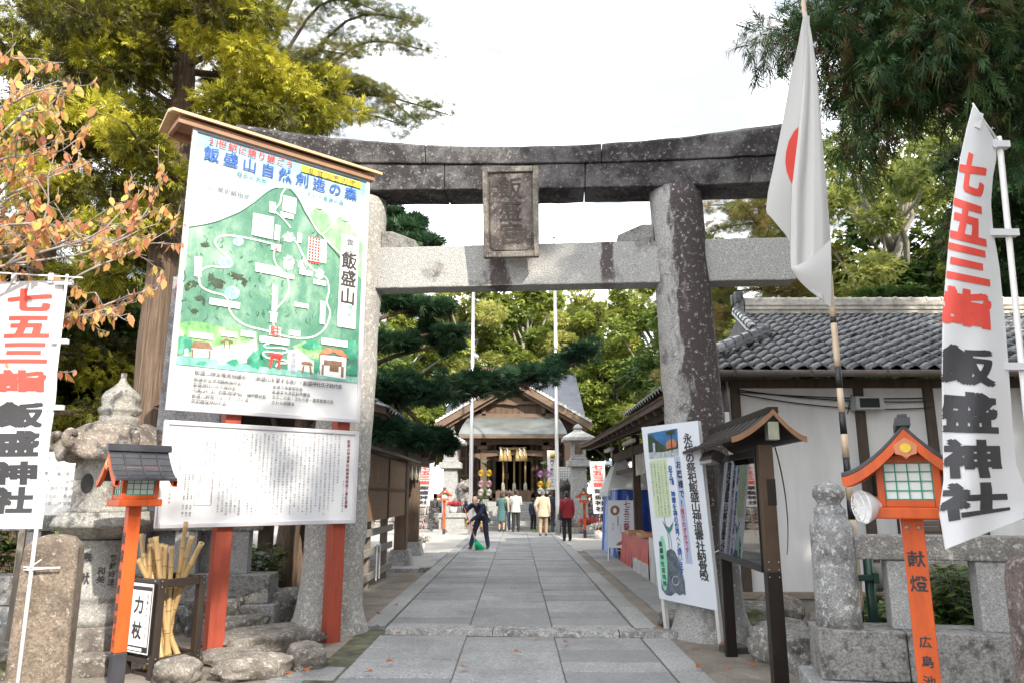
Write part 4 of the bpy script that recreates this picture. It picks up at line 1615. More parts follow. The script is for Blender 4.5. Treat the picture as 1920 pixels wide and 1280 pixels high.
mb = MB(plain('sign_black', (0.02, 0.02, 0.022), 0.4, 0.1))
sx0 = -0.012
mb.box((sx0, 0.24, 0.52), (0.012, 0.40, 0.60))
sf = lambda k: (lambda a, b: Vector((sx0 - 0.0065 - 0.001 * k, 0.24 - a, 0.52 + b)))
mb.use(paper_white)
for w_, h_, k in ((0.195, 0.295, 1), (0.172, 0.235, 3)):
    mb.rect(-w_, -h_, w_, h_, sf(k))
    if k == 1:
        mb.use(MATS['sign_black']).rect(-0.183, -0.283, 0.183, 0.27, sf(2))
        mb.use(paper_white)
mb.rect(-0.15, -0.275, 0.10, -0.25, sf(3))
mb.use(ink)
mb.text('力杖', sf(4), 0.0, 0.11, 0.15, 0.215, bold=0.035)
mb.text('百寿ちからづえ', sf(4), 0.125, 0.19, 0.04, 0.055)
mb.use(ink_grey)
mb.text('飯盛山登山の安全を祈願する', sf(4), -0.125, 0.19, 0.026, 0.03)
mb.text('無料でお使いください', sf(4), -0.09, 0.16, 0.026, 0.03)
mb.build('sign', bx)
tops = [(265, 1000), (283, 1008), (292, 1005), (303, 1018), (311, 1020), (258, 1047), (272, 1040), (322, 1022), (349, 978), (360, 1003), (378, 1017), (281, 1019), (307, 1032)]
for k, (u, v) in enumerate(tops):
    q = at(u, v, nc.y + 0.32 + 0.12 * math.sin(k * 2.3))
    m3 = Matrix.Rotation(-BR, 3, 'Z')
    lq = m3 @ (q - Vector((nc.x, nc.y, 0)))
    bxp = 0.12 + 0.24 * ((k * 0.37) % 1)
    byp = 0.12 + 0.24 * ((k * 0.61) % 1)
    b0 = Vector((bxp, byp, 0.05))
    frac = (hh - .05) / max(lq.z - .05, .1)
    mid = b0.lerp(lq, frac)
    mid.x, mid.y = min(max(mid.x, 0.09), side - .09), min(max(mid.y, 0.09), side - .09)
    d_ = (lq - mid) / (lq.z - mid.z)
    b0 = mid - d_ * (mid.z - 0.05)
    b0.x, b0.y = min(max(b0.x, 0.09), side - .09), min(max(b0.y, 0.09), side - .09)
    mb = MB(bamboo_m)
    pts, rads = [], []
    rr_ = 0.022 + 0.006 * ((k * 0.77) % 1)
    for i in range(29):
        t = i / 28
        pts.append(b0.lerp(mid, t / frac) if t < frac else mid.lerp(lq, (t - frac) / (1 - frac)))
        rads.append(rr_ * (1.14 if i % 5 == 3 else 1.0) * (1 - 0.1 * t))
    mb.tube(pts, rads, 10)
    mb.use(ink_soft).lathe([(rr_ * 0.6, 0), (rr_ * 0.6, 0.002)], lq + Vector((0, 0, 0.002)), 10)  # dark disc stands for the shade inside the hollow cut end
    mb.use(plain('bamboo_node', (0.26, 0.15, 0.06), 0.5, 0.2, 20))
    for i in range(3, 28, 5):
        d3 = (pts[i + 1] - pts[i]).normalized()
        mb.tube([pts[i] - d3 * .004, pts[i] + d3 * .004], [rads[i] * 1.05] * 2, 10)
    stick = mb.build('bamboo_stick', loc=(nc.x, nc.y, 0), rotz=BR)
    tag(stick, 'pale bamboo walking stick standing in the dark wooden crate', 'walking stick', 'bamboo walking sticks in the crate')

# ================================================================== rough stone post and white banner at the left
cloth_white = leafmat('white_banner_cloth', [(0.66, 0.665, 0.68)] * 2, 0.2, 0.75)
pole_white = plain('white_plastic_pole', (0.74, 0.73, 0.72), 0.35, 0.06, 3)
string_m = plain('white_string', (0.72, 0.72, 0.74), 0.7, 0.1, 30)
b_red = plain('banner_red', (0.66, 0.07, 0.05), 0.6, 0.05, 3)
b_black = plain('banner_black', (0.03, 0.03, 0.034), 0.6, 0.1, 3)
sp0 = at(94, 1100, 5.25)
stone_post_m = stone('rough_post_stone', (0.19, 0.15, 0.115), (0.085, 0.065, 0.05), (0.36, 0.31, 0.26), 0.35, 0.15, 4, 60, 1.0)
mb = MB(stone_post_m)
mb.grid(lambda s, t: Vector((0, 0, 0)), 1, 1)
mb = MB(stone_post_m)
mb.lathe([(0.185, -0.1), (0.18, 0.3), (0.175, 0.7), (0.17, 1.1), (0.165, 1.245), (0.12, 1.30), (0.05, 1.325)], square=4)
for i, p in enumerate(mb.v):
    mb.v[i] = Vector((p.x, p.y * 0.9, p.z))
p_ = mb.build('stone_post', loc=(sp0.x, 5.25, 0), rotz=R(24), bevel=0.02, rough=0.012, rscale=5)
tag(p_, 'rough brown stone post with a rounded top, white banner pole tied to it', 'stone post')
ptop, pbot = at(126, 515, 5.12), at(20, 1390, 5.0)
ban = thing('nobori_banner', 'white banner reading 七五三詣 飯盛神社 tied to the rough brown stone post', 'banner', (pbot.x, pbot.y, 0))
MB(pole_white).tube([pbot, pbot.lerp(ptop, .5), ptop], [0.013, 0.0125, 0.010], 10).build('pole', ban, world=True)
MB(pole_white).tube([at(-120, 505, 5.1), at(155, 521, 5.1)], 0.0055, 8).build('cross_arm', ban, world=True)


def cloth_fn(a, b):
    # a from the right hem (0) leftwards (-0.62), b down from the top
    k = -b / 1.83
    r_ = at(118 - 38 * k, 528 + 462 * k, 5.16)
    wv = 0.014 * math.sin(a * 9 + k * 5) + 0.010 * math.sin(k * 17 + a * 4) + 0.02 * k * math.sin(a * 6 + 1)
    return Vector((r_.x + a, 5.16 + wv - a * 0.02, r_.z + 0.015 * a * math.sin(k * 3)))


mb = MB(cloth_white)
mb.grid(lambda s, t: cloth_fn(-0.56 * s, -1.83 * t), 28, 60)
cl = mb.build('cloth', ban, world=True)
mb = MB(b_red)
off = lambda a, b: cloth_fn(a, b) + Vector((0, -0.004, 0))


def ban_text(mb, fn, cx, rows, grid=0.04):
    for ch, y, w_, h_, mat in rows:
        g, _ff = glyph(ch, 0.012)
        bd = 0.045 if len(g) < 150 else 0.034
        gw, gh = max(p[0] for p in g) - min(p[0] for p in g) + 2 * (bd - .012), max(p[1] for p in g) - min(p[1] for p in g) + 2 * (bd - .012)
        gcx, gcy = (max(p[0] for p in g) + min(p[0] for p in g)) / 2 - .5, (max(p[1] for p in g) + min(p[1] for p in g)) / 2 - .38
        mb.use(mat).text(ch, fn, cx - gcx * w_ / gw, y - gcy * h_ / gh, 1.0, bold=bd, sx=w_ / gw, sy=h_ / gh, grid=grid)


def rowy(v0, v1):
    return -1.83 * (((v0 + v1) / 2) - 528) / 462, 1.83 * (v1 - v0) / 462


ROWS = []
for ch, v0, v1, w_, mat in (('七', 542, 583, .33, b_red), ('五', 592, 633, .33, b_red), ('三', 642, 680, .33, b_red), ('詣', 692, 733, .325, b_red), ('飯', 751, 800, .325, b_black), ('盛', 805, 854, .32, b_black), ('神', 863, 907, .32, b_black), ('社', 911, 962, .30, b_black)):
    y, h = rowy(v0, v1)
    ROWS.append((ch, y, w_, h, mat))
ban_text(mb, off, -0.235, ROWS)
mb.build('lettering', cl, world=True)
for k in (0.0, 0.235, 0.5, 0.75):
    mb = MB(cloth_white)
    p = cloth_fn(-0.02, -1.83 * k)
    q = pbot.lerp(ptop, (p.z - pbot.z) / (ptop.z - pbot.z))
    mb.box(((p.x + q.x) / 2 + .005, p.y - 0.012, p.z - 0.015), (abs(q.x - p.x) + 0.05, 0.03, 0.035)).build('loop', ban, world=True)
for a in (-0.08, -0.36):
    mb = MB(cloth_white)
    p = cloth_fn(a, 0)
    mb.box((p.x, p.y - 0.01, p.z + 0.02), (0.035, 0.012, 0.075)).build('loop', ban, world=True)
mb = MB(string_m)
zq = at(60, 1066, 5.0).z
q = pbot.lerp(ptop, (zq - pbot.z) / (ptop.z - pbot.z))
mb.tube([q + Vector((-0.09, 0.03, 0.01)), q + Vector((0, -0.018, 0.005)), q + Vector((0.16, 0.05, 0.0))], 0.006, 6)
mb.tube([q + Vector((-0.09, 0.03, -0.01)), q + Vector((0, -0.02, -0.008)), q + Vector((0.16, 0.05, 0.004))], 0.005, 6)
mb.tube([q + Vector((0, -0.02, 0)), q + Vector((0.035, -0.03, 0.03)), q + Vector((0.075, -0.03, 0.06))], 0.004, 6)
mb.tube([q + Vector((0, -0.02, 0)), q + Vector((0.015, -0.03, -0.05)), q + Vector((0.008, -0.03, -0.08))], 0.004, 6)
mb.build('tie_string', ban, world=True)

# ================================================================== granite fences
def make_fence(name, label, x0, y0, rz, length, post=True, n_bal=3, first=0.55, zb=0.60, posts_h=1.08, base_lo=0.25):
    t = thing(name, label, 'stone fence', (x0, y0, 0), rz)
    mb = MB(granite_pitted)
    x = -0.20
    ls = [0.62, 0.95, 1.05, 1.1, 0.9, 1.2]
    i = 0
    while x < length:
        l = min(ls[i % 6], length - x)
        mb.box((x + l / 2, 0, (zb + base_lo) / 2), (l - 0.008, 0.42, zb - base_lo))
        x += l
        i += 1
    mb.build('base_course', t, bevel=0.012, rough=0.006)
    mb = MB(granite_fence)
    x = -0.30
    while x < length:
        l = min(ls[(i + 2) % 6] + 0.1, length - x)
        mb.box((x + l / 2, -0.02, base_lo / 2 - 0.05), (l - 0.01, 0.56, base_lo + 0.1 - 0.006))
        x += l
        i += 1
    mb.build('footing', t, bevel=0.015, rough=0.015)
    if post:
        mb = MB(granite_fence)
        r_ = 0.162
        ph_ = posts_h
        mb.lathe([(r_ + .008, zb), (r_ + .004, zb + 0.1), (r_, zb + 0.75), (r_ - .012, zb + 0.78), (0.128, zb + 0.785), (0.128, zb + 0.825), (0.118, zb + 0.835), (0.122, zb + 0.85), (0.122, zb + 0.885), (0.10, zb + 0.90), (0.088, zb + 0.93), (0.10, zb + 0.955), (0.122, zb + 0.985), (0.122, zb + 1.03), (0.095, zb + 1.07), (0.05, zb + 1.09), (0.015, zb + 1.105)], seg=32)
        mb.build('post', t, rough=0.005, rscale=8)
    mb = MB(granite_cap)
    x = 0.14 if post else 0
    while x < length - 0.01:
        l = min(2.0, length - x)
        mb.box((x + l / 2, 0, zb + 0.60), (l - 0.006, 0.20, 0.185))
        x += l
    mb.build('rail', t, bevel=0.012, rough=0.006)
    for k in range(n_bal):
        mb = MB(granite)
        xx = first + k * 0.62
        mb.box((xx, 0, zb + 0.252), (0.27, 0.16, 0.503))
        mb.build('baluster', t, bevel=0.008, rough=0.003)
    return t


fp = at(1568, 1100, 6.0)
fence_r = make_fence('stone_fence', 'granite fence with a ball-topped round post, behind the orange lantern reading 献燈 広島', fp.x, 6.0, R(-11), 3.6, True, 4, 0.50)
fe = at(478, 1050, 9.1)
fence_l = make_fence('stone_fence', 'low granite fence with flat rail standing behind the stone lantern and guide sign', fe.x, 9.25, PI + R(3), 5.6, False, 7, 0.25, zb=0.66, base_lo=0.33)
# ================================================================== leaning white sign by the right pillar
FL, FR, TL = Vector((1.751, 9.065, 0)), Vector((2.213, 8.278, 0)), Vector((-0.24, -0.44, 2.38))
banner_sheet = plain('sign_sheet', (0.66, 0.70, 0.76), 0.55, 0.03, 2, bump=0.08, bscale=5)
wood_white = wood('white_painted_wood', (0.62, 0.61, 0.59), 0.6, (8, 8, 1), 0.12, 0.1)
photo_sky = plain('photo_blue', (0.05, 0.17, 0.38), 0.4, 0.3, 9)
sg = thing('standing_sign', 'tall white sign with black writing and a crane picture, leaning by the right pillar', 'sign', tuple(FL))
mb = MB(wood_white)
ex_ = (FR - FL).normalized()
ez_ = TL.normalized()
en_ = ex_.cross(ez_).normalized()      # towards the path and the camera
if en_.x > 0:
    en_ = -en_
Wd, Ht = (FR - FL).length, TL.length
for f0 in (0.03, Wd - 0.03):
    p = FL + ex_ * f0
    mb.bar(p - ez_ * 0.03, p + ez_ * (Ht - 0.01), 0.05, 0.045, up=en_)
for h in (0.5, 1.4, Ht - 0.05):
    mb.bar(FL + ex_ * 0.055 + ez_ * h, FL + ex_ * (Wd - 0.055) + ez_ * h, 0.04, 0.04, up=en_)
mb.build('leg_frame', sg, world=True)


def sgf(k):
    return lambda a, b: FL + ex_ * a + ez_ * b + en_ * (0.036 + 0.0015 * k)


zlo = 0.42
mb = MB(banner_sheet)
mb.prism([(-0.005, zlo), (Wd + 0.005, zlo - 0.02), (Wd + 0.005, Ht), (-0.005, Ht)], lambda a, b: FL + ex_ * a + ez_ * b + en_ * 0.024, sgf(0))
shp = mb.build('sheet', sg, world=True)


def sq(x, y):
    """zoomed picture point of the sheet (527 x 1280 view) -> sheet metres"""
    u, v = 1205 + x / 3.764, 790 + y / 3.765
    r = ray(u, v)
    o = FL + en_ * 0.036
    k = (o - Vector((0, 0, CAM_H))).dot(en_) / r.dot(en_)
    p = Vector((0, 0, CAM_H)) + r * k - o
    # ex_ and ez_ are not perpendicular: solve the 2x2
    g = ex_.dot(ez_)
    a_, b_ = p.dot(ex_), p.dot(ez_)
    den = 1 - g * g
    return ((a_ - g * b_) / den, (b_ - g * a_) / den)


def scol(mb, s, p0, p1, size, mat, k=3, bold=0.02, sx=1.0):
    a, b = sq(*p0), sq(*p1)
    n = max(1, len(s) - 1)
    for i, ch in enumerate(s):
        t = i / n
        mb.use(mat).text(ch, sgf(k), a[0] + (b[0] - a[0]) * t, a[1] + (b[1] - a[1]) * t, size, bold=bold, sx=sx)


mb = MB(photo_sky)
mb.poly([sq(*p) for p in ((35, 82), (245, 45), (255, 240), (48, 262))], sgf(1))
mb.use(art_dark).poly([sq(*p) for p in ((36, 92), (60, 95), (110, 140), (160, 175), (250, 130), (253, 190), (150, 215), (44, 215))], sgf(2))
mb.use(art_orange).poly([sq(*p) for p in ((165, 150), (205, 110), (240, 140), (240, 175), (170, 190))], sgf(3))
mb.use(art_stone).poly([sq(*p) for p in ((72, 150), (88, 148), (92, 215), (78, 218))], sgf(3))
mb.use(art_grey).poly([sq(*p) for p in ((44, 215), (150, 212), (252, 188), (255, 240), (48, 262))], sgf(3))
mb.use(art_dark).poly([sq(*p) for p in ((196, 60), (204, 58), (214, 215), (206, 216))], sgf(4))
mb.poly([sq(*p) for p in ((165, 70), (230, 52), (228, 85), (170, 92))], sgf(4))
mb.use(plain('pale_green_print', (0.52, 0.62, 0.42), 0.5, 0.04, 4)).poly([sq(*p) for p in ((48, 278), (170, 258), (205, 672), (90, 678))], sgf(1))
mb.use(plain('pale_violet_print', (0.38, 0.45, 0.62), 0.5, 0.03, 4)).poly([sq(*p) for p in ((222, 252), (262, 246), (352, 1000), (306, 1000))], sgf(1))
mb.use(plain('green_oval_print', (0.25, 0.60, 0.42), 0.5, 0.03, 4)).poly([sq(148 + 27 * math.cos(k * PI / 14) + math.sin(k * PI / 14) * 12, 995 + 195 * math.sin(k * PI / 14)) for k in range(28)], sgf(3))
stump = plain('printed_stump', (0.13, 0.16, 0.20), 0.5, 0.5, 16)
mb.use(stump).poly([sq(*p) for p in ((172, 910), (200, 893), (225, 910), (250, 960), (275, 1040), (296, 1120), (305, 1225), (285, 1215), (262, 1225), (235, 1205), (200, 1228), (165, 1220), (135, 1180), (130, 1085), (160, 1050), (163, 960))], sgf(2))
mb.use(art_grey).ribbon([sq(235 + 25 * math.cos(k * PI / 6), 1120 + 32 * math.sin(k * PI / 6)) for k in range(11)], 0.012, sgf(3))
crane = plain('printed_crane', (0.07, 0.22, 0.20), 0.5, 0.2, 16)
mb.use(crane).poly([sq(*p) for p in ((136, 690), (165, 730), (190, 745), (220, 702), (208, 760), (186, 790), (172, 770), (160, 745))], sgf(3))
for l_ in (((155, 672), (158, 700), (166, 735)), ((176, 782), (186, 830), (190, 892)), ((190, 782), (204, 840), (208, 890))):
    mb.ribbon([sq(*p) for p in l_], 0.008, sgf(4))
scol(mb, '永代の祭祀飯盛山神道霊社納骨殿', (318, 115), (435, 1085), 0.118, ink, 3, 0.019, 1.2)
scol(mb, 'お蔭様で！', (253, 300), (286, 575), 0.095, ink, 3, 0.02, 0.85)
scol(mb, '残りわずかです！', (283, 632), (322, 948), 0.07, ink_red, 3, 0.025, 0.8)
scol(mb, '迎え鶴　神霊を神の世界へと誘います', (196, 330), (278, 1052), 0.082, ink_blue, 3, 0.02, 0.9)
scol(mb, '飯盛神社宮司拝', (130, 860), (160, 1140), 0.065, ink, 5, 0.02)
for s, p0, p1 in (('人は誰も五十年を霊界に仏界に点ると説きます', (155, 285), (190, 650)), ('この五十年は人々と共に入るを霊界に', (130, 292), (165, 660)), ('人々と家族親族の絆が成り共界に導きます', (108, 300), (140, 660)), ('飯盛山祖神を土に現わす唯一神明造りの社です', (84, 300), (122, 655)), ('永代の社をご一緒いたします', (62, 300), (82, 515))):
    scol(mb, s, p0, p1, 0.03, ink_soft, 3, 0.0, 0.9)
mb.build('printing', shp, world=True)
mb = MB(string_m)
for h in (1.0, 2.05):
    p = FL + ex_ * (Wd - .02) + ez_ * h
    mb.tube([p + en_ * 0.01, p + Vector((0.15, 0.30, 0.01)), p + Vector((0.30, 0.62, 0.0))], 0.006, 6)
mb.build('tie_string', sg, world=True)
b_ = MB(plain('dark_block', (0.06, 0.055, 0.05), 0.8, 0.3, 8)).box((0, 0, 0.03), (0.26, 0.22, 0.07)).build('footing_block', loc=(2.27, 8.05, 0), rotz=0.3, bevel=0.01)
tag(b_, 'small dark stone block lying at the foot of the leaning white sign', 'block')

# ================================================================== glazed notice case
bronze = plain('bronze_metal', (0.085, 0.055, 0.035), 0.4, 0.2, 5, metal=0.5)
bronze_dk = plain('dark_bronze', (0.022, 0.015, 0.012), 0.4, 0.2, 5, metal=0.5)
copper_brown = plain('brown_copper', (0.26, 0.135, 0.07), 0.4, 0.2, 6, metal=0.35)
CX, CY0, CL = 2.13, 6.35, 1.5
nc_ = thing('notice_case', 'bronze glazed notice case on two dark posts under a small curved roof', 'notice case', (CX, CY0, 0), -R(1.5))
mb = MB(bronze_dk)
mb.box((0, CL, 0.98), (0.11, 0.085, 2.0))
pst = mb.build('post', nc_, bevel=0.005)
mb = MB(bronze_dk)
mb.box((0.01, 0, 0.47), (0.12, 0.10, 1.0))
mb.use(bronze).box((0.01, 0, 1.495), (0.119, 0.099, 1.05))
mb.use(bronze_dk).box((0.035, -0.052, 1.62), (0.075, 0.006, 0.22))
mb.use(steel)
for z in (0.93, 0.99, 1.05):
    for x in (-0.03, 0.05):
        mb.box((x, -0.051, z), (0.010, 0.008, 0.010))
mb.build('post', nc_, bevel=0.004)
mb = MB(bronze_dk)
y0, y1 = 0.055, CL - 0.05
mb.box((0.06, (y0 + y1) / 2, 1.47), (0.02, y1 - y0, 0.98))
mb.box((0, (y0 + y1) / 2, 0.985), (0.13, y1 - y0, 0.06))
mb.box((0, (y0 + y1) / 2, 1.95), (0.13, y1 - y0, 0.06))
mb.box((-0.045, (y0 + y1) / 2, 1.47), (0.025, 0.03, 0.905))
for y in (y0 + 0.01, y1 - 0.01):
    mb.box((0, y, 1.47), (0.12, 0.018, 0.905))
cs = mb.build('case', nc_, bevel=0.003)
mb = MB(plain('case_backing', (0.36, 0.42, 0.46), 0.6, 0.05, 3))
mb.box((0.044, (y0 + y1) / 2, 1.467), (0.008, y1 - y0 - 0.05, 0.88))
pf = lambda k: (lambda a, b: Vector((0.0385 - 0.0012 * k, y1 - 0.03 - a, b)))
mb.use(plain('poster_lilac', (0.50, 0.52, 0.66), 0.6, 0.05, 4)).rect(0.02, 1.04, 0.30, 1.9, pf(1))
mb.use(ink).text('祭祀飯盛山神道霊社', pf(2), 0.16, 1.83, 0.10, 0.092, bold=0.03)
mb.use(paper_white).rect(0.34, 1.2, 0.62, 1.88, pf(1))
mb.use(art_pink).rect(0.37, 1.52, 0.59, 1.68, pf(2))
mb.use(art_blue).rect(0.37, 1.32, 0.47, 1.48, pf(2))
mb.use(art_orange).rect(0.49, 1.32, 0.59, 1.48, pf(2))
mb.use(ink_soft).text('七五三詣', pf(2), 0.56, 1.82, 0.06, 0.065)
mb.text('御案内', pf(2), 0.43, 1.82, 0.05, 0.055)
mb.use(plain('poster_blue', (0.42, 0.50, 0.66), 0.6, 0.05, 4)).rect(0.78, 1.22, 1.25, 1.84, pf(1))
mb.use(ink).text('参拝献詠', pf(2), 1.1, 1.74, 0.10, 0.11, bold=0.02)
mb.use(ink_red).text('菊花祭', pf(2), 0.9, 1.74, 0.07, 0.085)
mb.use(art_orange).rect(0.84, 1.62, 1.0, 1.66, pf(3))
mb.build('posters', cs)
mb = MB(glass('case_glass', (0.80, 0.90, 0.90)))
mb.box((-0.058, (y0 + y1) / 2, 1.467), (0.004, y1 - y0 - 0.03, 0.9))
mb.build('glass_door', cs)
# roof: curved gable along the case
top = []
for i in range(-8, 9):
    t_ = abs(i) / 8
    hw_ = 0.36 if i < 0 else 0.26
    x, dz = hw_ * t_, 0.23 * (1 - t_) ** 1.5 * (1 if i < 0 else 1) + (0 if i < 0 else 0.0)
    top.append(((-x if i < 0 else x), 2.035 + dz))
mb = MB(bronze_dk)
yA, yB = -0.28, CL + 0.30
m = len(top)
rows = [[Vector((a + 0.02, y, b + dz_)) for a, b in top] for y, dz_ in ((yA, 0.03), (yB, 0.03), (yB, 0.0), (yA, 0.0))]
vs2 = [p for r_ in rows for p in r_]
fs2 = [(j * m + i, j * m + i + 1, ((j + 1) % 4) * m + i + 1, ((j + 1) % 4) * m + i) for j in range(4) for i in range(m - 1)] + [(0, m, 2 * m, 3 * m), (m - 1, 4 * m - 1, 3 * m - 1, 2 * m - 1)]
mb.add(vs2, fs2)
mb.box((0.02, (yA + yB) / 2, 2.29), (0.085, yB - yA + 0.02, 0.055))
for q in range(1, 9):
    y = yA + (yB - yA) * q / 9
    mb.tube([Vector((a + 0.02, y, b + 0.033)) for a, b in top[:9]], 0.007, 6)
ro = mb.build('roof', nc_, bevel=0.003)
mb = MB(copper_brown)
for y in (yA, yB):
    up = [Vector((a + 0.02, y, b + 0.034)) for a, b in top]
    lo = [Vector((a + 0.02, y, b - 0.015)) for a, b in top]
    dy = -0.012 if y == yA else 0.012
    vs2 = up + lo + [p + Vector((0, dy, 0)) for p in up] + [p + Vector((0, dy, 0)) for p in lo]
    fs2 = []
    for i in range(m - 1):
        fs2 += [(2 * m + i, 2 * m + i + 1, 3 * m + i + 1, 3 * m + i), (i, i + 1, 2 * m + i + 1, 2 * m + i), (m + i, 3 * m + i, 3 * m + i + 1, m + i + 1)]
    mb.add(vs2, fs2)
mb.build('gable_board', ro)
MB(plain('end_plate', (0.30, 0.31, 0.24), 0.35, 0.2, 5, metal=0.5)).box((0.02, yA + 0.06, 2.12), (0.09, 0.10, 0.15)).build('ridge_end', ro, bevel=0.004)
mb = MB(bronze_dk)
mb.box((-0.22, CL * 0.62, 1.955), (0.11, 0.5, 0.10), Matrix.Rotation(0.5, 3, 'Y'))
mb.use(plain('lamp_lens', (0.30, 0.26, 0.21), 0.25, 0.2, 10)).box((-0.27, CL * 0.62, 1.935), (0.02, 0.44, 0.085), Matrix.Rotation(0.5, 3, 'Y'))
mb.build('strip_lamp', nc_, bevel=0.004)
cable_m = plain('black_cable', (0.02, 0.02, 0.02), 0.5, 0.1)
cb = MB(cable_m).tube(bez((CX + 0.1, CY0 - 0.02, 2.0), (CX + 0.55, CY0 + 0.9, 1.5), (3.9, 10.9, 0.75), 16), 0.006, 6).build('power_cable', loc=(0, 0, 0))
tag(cb, 'thin black cable running from the bronze notice case down to the white wall', 'cable')

# ================================================================== white-walled office with tiled roof
plaster = plain('white_plaster', (0.73, 0.725, 0.715), 0.85, 0.13, 1.5, bump=0.06, stretch=(1.4, 1.4, 0.22))
timber = wood('dark_timber', (0.075, 0.052, 0.038), 0.7, (6, 6, 1), 0.4, 0.2)
timber_x = wood('dark_timber_beam', (0.085, 0.058, 0.042), 0.7, (1, 6, 6), 0.4, 0.2)
sill_w = wood('weathered_sill', (0.30, 0.25, 0.19), 0.8, (1, 8, 8), 0.3, 0.2)
kawara = plain('roof_tile', (0.16, 0.165, 0.175), 0.22, 0.7, 5.0, bump=0.12)
kawara_pale = plain('ridge_tile', (0.46, 0.43, 0.38), 0.7, 0.45, 5.0, bump=0.1)
conc = plain('concrete', (0.33, 0.32, 0.30), 0.9, 0.2, 3, bump=0.1)
of = thing('office_building', 'white plastered building with dark timber posts and grey tiled roof behind the granite fence', 'building', (3.3, 11.2, 0))
WX = 9.5
mb = MB(plaster)
mb.box((WX / 2, 0.1, 1.78), (WX, 0.2, 3.15))
mb.box((0.1, 3.2, 1.78), (0.2, 6.0, 3.15))
wl = mb.build('wall', of)
mb = MB(timber)
for x in (0.08, 1.98, 3.05, 4.6, 6.4):
    mb.box((x, -0.02, 1.78), (0.14, 0.08, 3.14))
mb.box((WX / 2, -0.015, 3.28), (WX, 0.1, 0.14))
mb.build('timber_frame', of, bevel=0.005)
MB(sill_w).box((WX / 2, -0.03, 0.16), (WX, 0.12, 0.09)).build('sill', of, bevel=0.006)
MB(conc).box((WX / 2 + .02, 0.05, 0.04), (WX, 0.16, 0.14)).build('footing', of)
# roof: stepped courses of wavy tiles
slope_y0, slope_z0, slope_y1, slope_z1 = -0.75, 3.36, 2.6, 5.0
L_ = math.hypot(slope_y1 - slope_y0, slope_z1 - slope_z0)
dy_, dz_ = (slope_y1 - slope_y0) / L_, (slope_z1 - slope_z0) / L_


def tile_slope(mb, O, ax, up, nrm_, x0f, x1f, length, tw=0.27, course=0.235):
    """wavy tile courses on a plane: O origin at the eave, ax along the eave, up the slope; x0f, x1f limits as functions of distance up"""
    k, t = 0, 0.0
    while t < length - 0.02:
        t1 = min(t + course + 0.03, length)
        a, b = x0f(t), x1f(t)
        if b - a > 0.1:
            n = max(4, int(round((b - a) / tw * 8)))
            pts0, pts1, pts2 = [], [], []
            for i in range(n + 1):
                x = a + (b - a) * i / n
                ph_ = (x / tw) % 1
                h = 0.042 * math.sin(2 * PI * ph_) + (0.016 if ph_ > 0.86 else 0) + 0.003 * math.sin(k * 7.1 + math.floor(x / tw) * 3.3)
                P0 = O + ax * x + up * t + nrm_ * (h + 0.066)
                P1 = O + ax * x + up * t1 + nrm_ * (h + 0.02)
                pts0.append(P0)
                pts1.append(P1)
                pts2.append(P0 - nrm_ * 0.03)
            o = len(pts0)
            mb.add(pts0 + pts1 + pts2, [(i, i + 1, o + i + 1, o + i) for i in range(o - 1)] + [(2 * o + i, 2 * o + i + 1, i + 1, i) for i in range(o - 1)], True)
        t += course
        k += 1


def ridge(mb, p0, p1, w_=0.16, h=0.2, caps=True, cap_mat=None):
    p0, p1 = Vector(p0), Vector(p1)
    d = (p1 - p0).normalized()
    mb.bar(p0 + Vector((0, 0, h / 2)), p1 + Vector((0, 0, h / 2)), w_, h)
    mb.bar(p0 + Vector((0, 0, h * .35)), p1 + Vector((0, 0, h * .35)), w_ + 0.05, 0.02)
    mb.bar(p0 + Vector((0, 0, h * .68)), p1 + Vector((0, 0, h * .68)), w_ + 0.04, 0.02)
    mb.tube([p0 + Vector((0, 0, h + 0.01)), p1 + Vector((0, 0, h + 0.01))], 0.075, 12)
    n = int((p1 - p0).length / 0.30)
    for i in range(1, n + 1):
        q = p0 + d * (i * (p1 - p0).length / (n + 0.5))
        mb.tube([q - d * 0.02 + Vector((0, 0, h + 0.012)), q + d * 0.02 + Vector((0, 0, h + 0.012))], 0.088, 12)


mb = MB(kawara)
O = Vector((0, slope_y0, slope_z0))
up_, nr_ = Vector((0, dy_, dz_)), Vector((0, -dz_, dy_))
hipL = -0.75
tile_slope(mb, O, Vector((1, 0, 0)), up_, nr_, lambda t: hipL + min(t * dy_, 1.75), lambda t: 9.6, L_)
# hip slope facing left
O2 = Vector((hipL, slope_y0, slope_z0))
upx = Vector((dy_, 0, dz_))
tile_slope(mb, O2 + Vector((0, 6.7, 0)), Vector((0, -1, 0)), upx, Vector((-dz_, 0, dy_)), lambda t: t * dy_, lambda t: 6.7 - t * dy_, 1.95)
rfo = mb.build('roof', of)
mb = MB(timber_x)
mb.poly([(hipL, slope_y0), (9.6, slope_y0), (9.6, slope_y1), (hipL, slope_y1)], lambda a, b: Vector((a, b, slope_z0 - 0.01 + (b - slope_y0) * dz_ / dy_ * (1 if a > 0 else 0.0))))
mb.poly([(hipL, slope_y0), (0.9, slope_y0), (0.9, 5.2), (hipL, 5.9)], lambda a, b: Vector((a, b, slope_z0 - 0.03)))
mb.bar((hipL + 0.02, slope_y0 + 0.06, slope_z0 - 0.03), (9.6, slope_y0 + 0.06, slope_z0 - 0.03), 0.03, 0.09)
mb.bar((hipL + 0.06, slope_y0 + 0.06, slope_z0 - 0.03), (hipL + 0.06, 5.9, slope_z0 - 0.03), 0.03, 0.09)
for k in range(22):
    x = hipL + 0.2 + k * 0.455
    mb.bar((x, slope_y0 + 0.08, slope_z0 - 0.075), (x, 0.1, slope_z0 - 0.075 + 0.35), 0.05, 0.07)
mb.build('eaves', rfo)
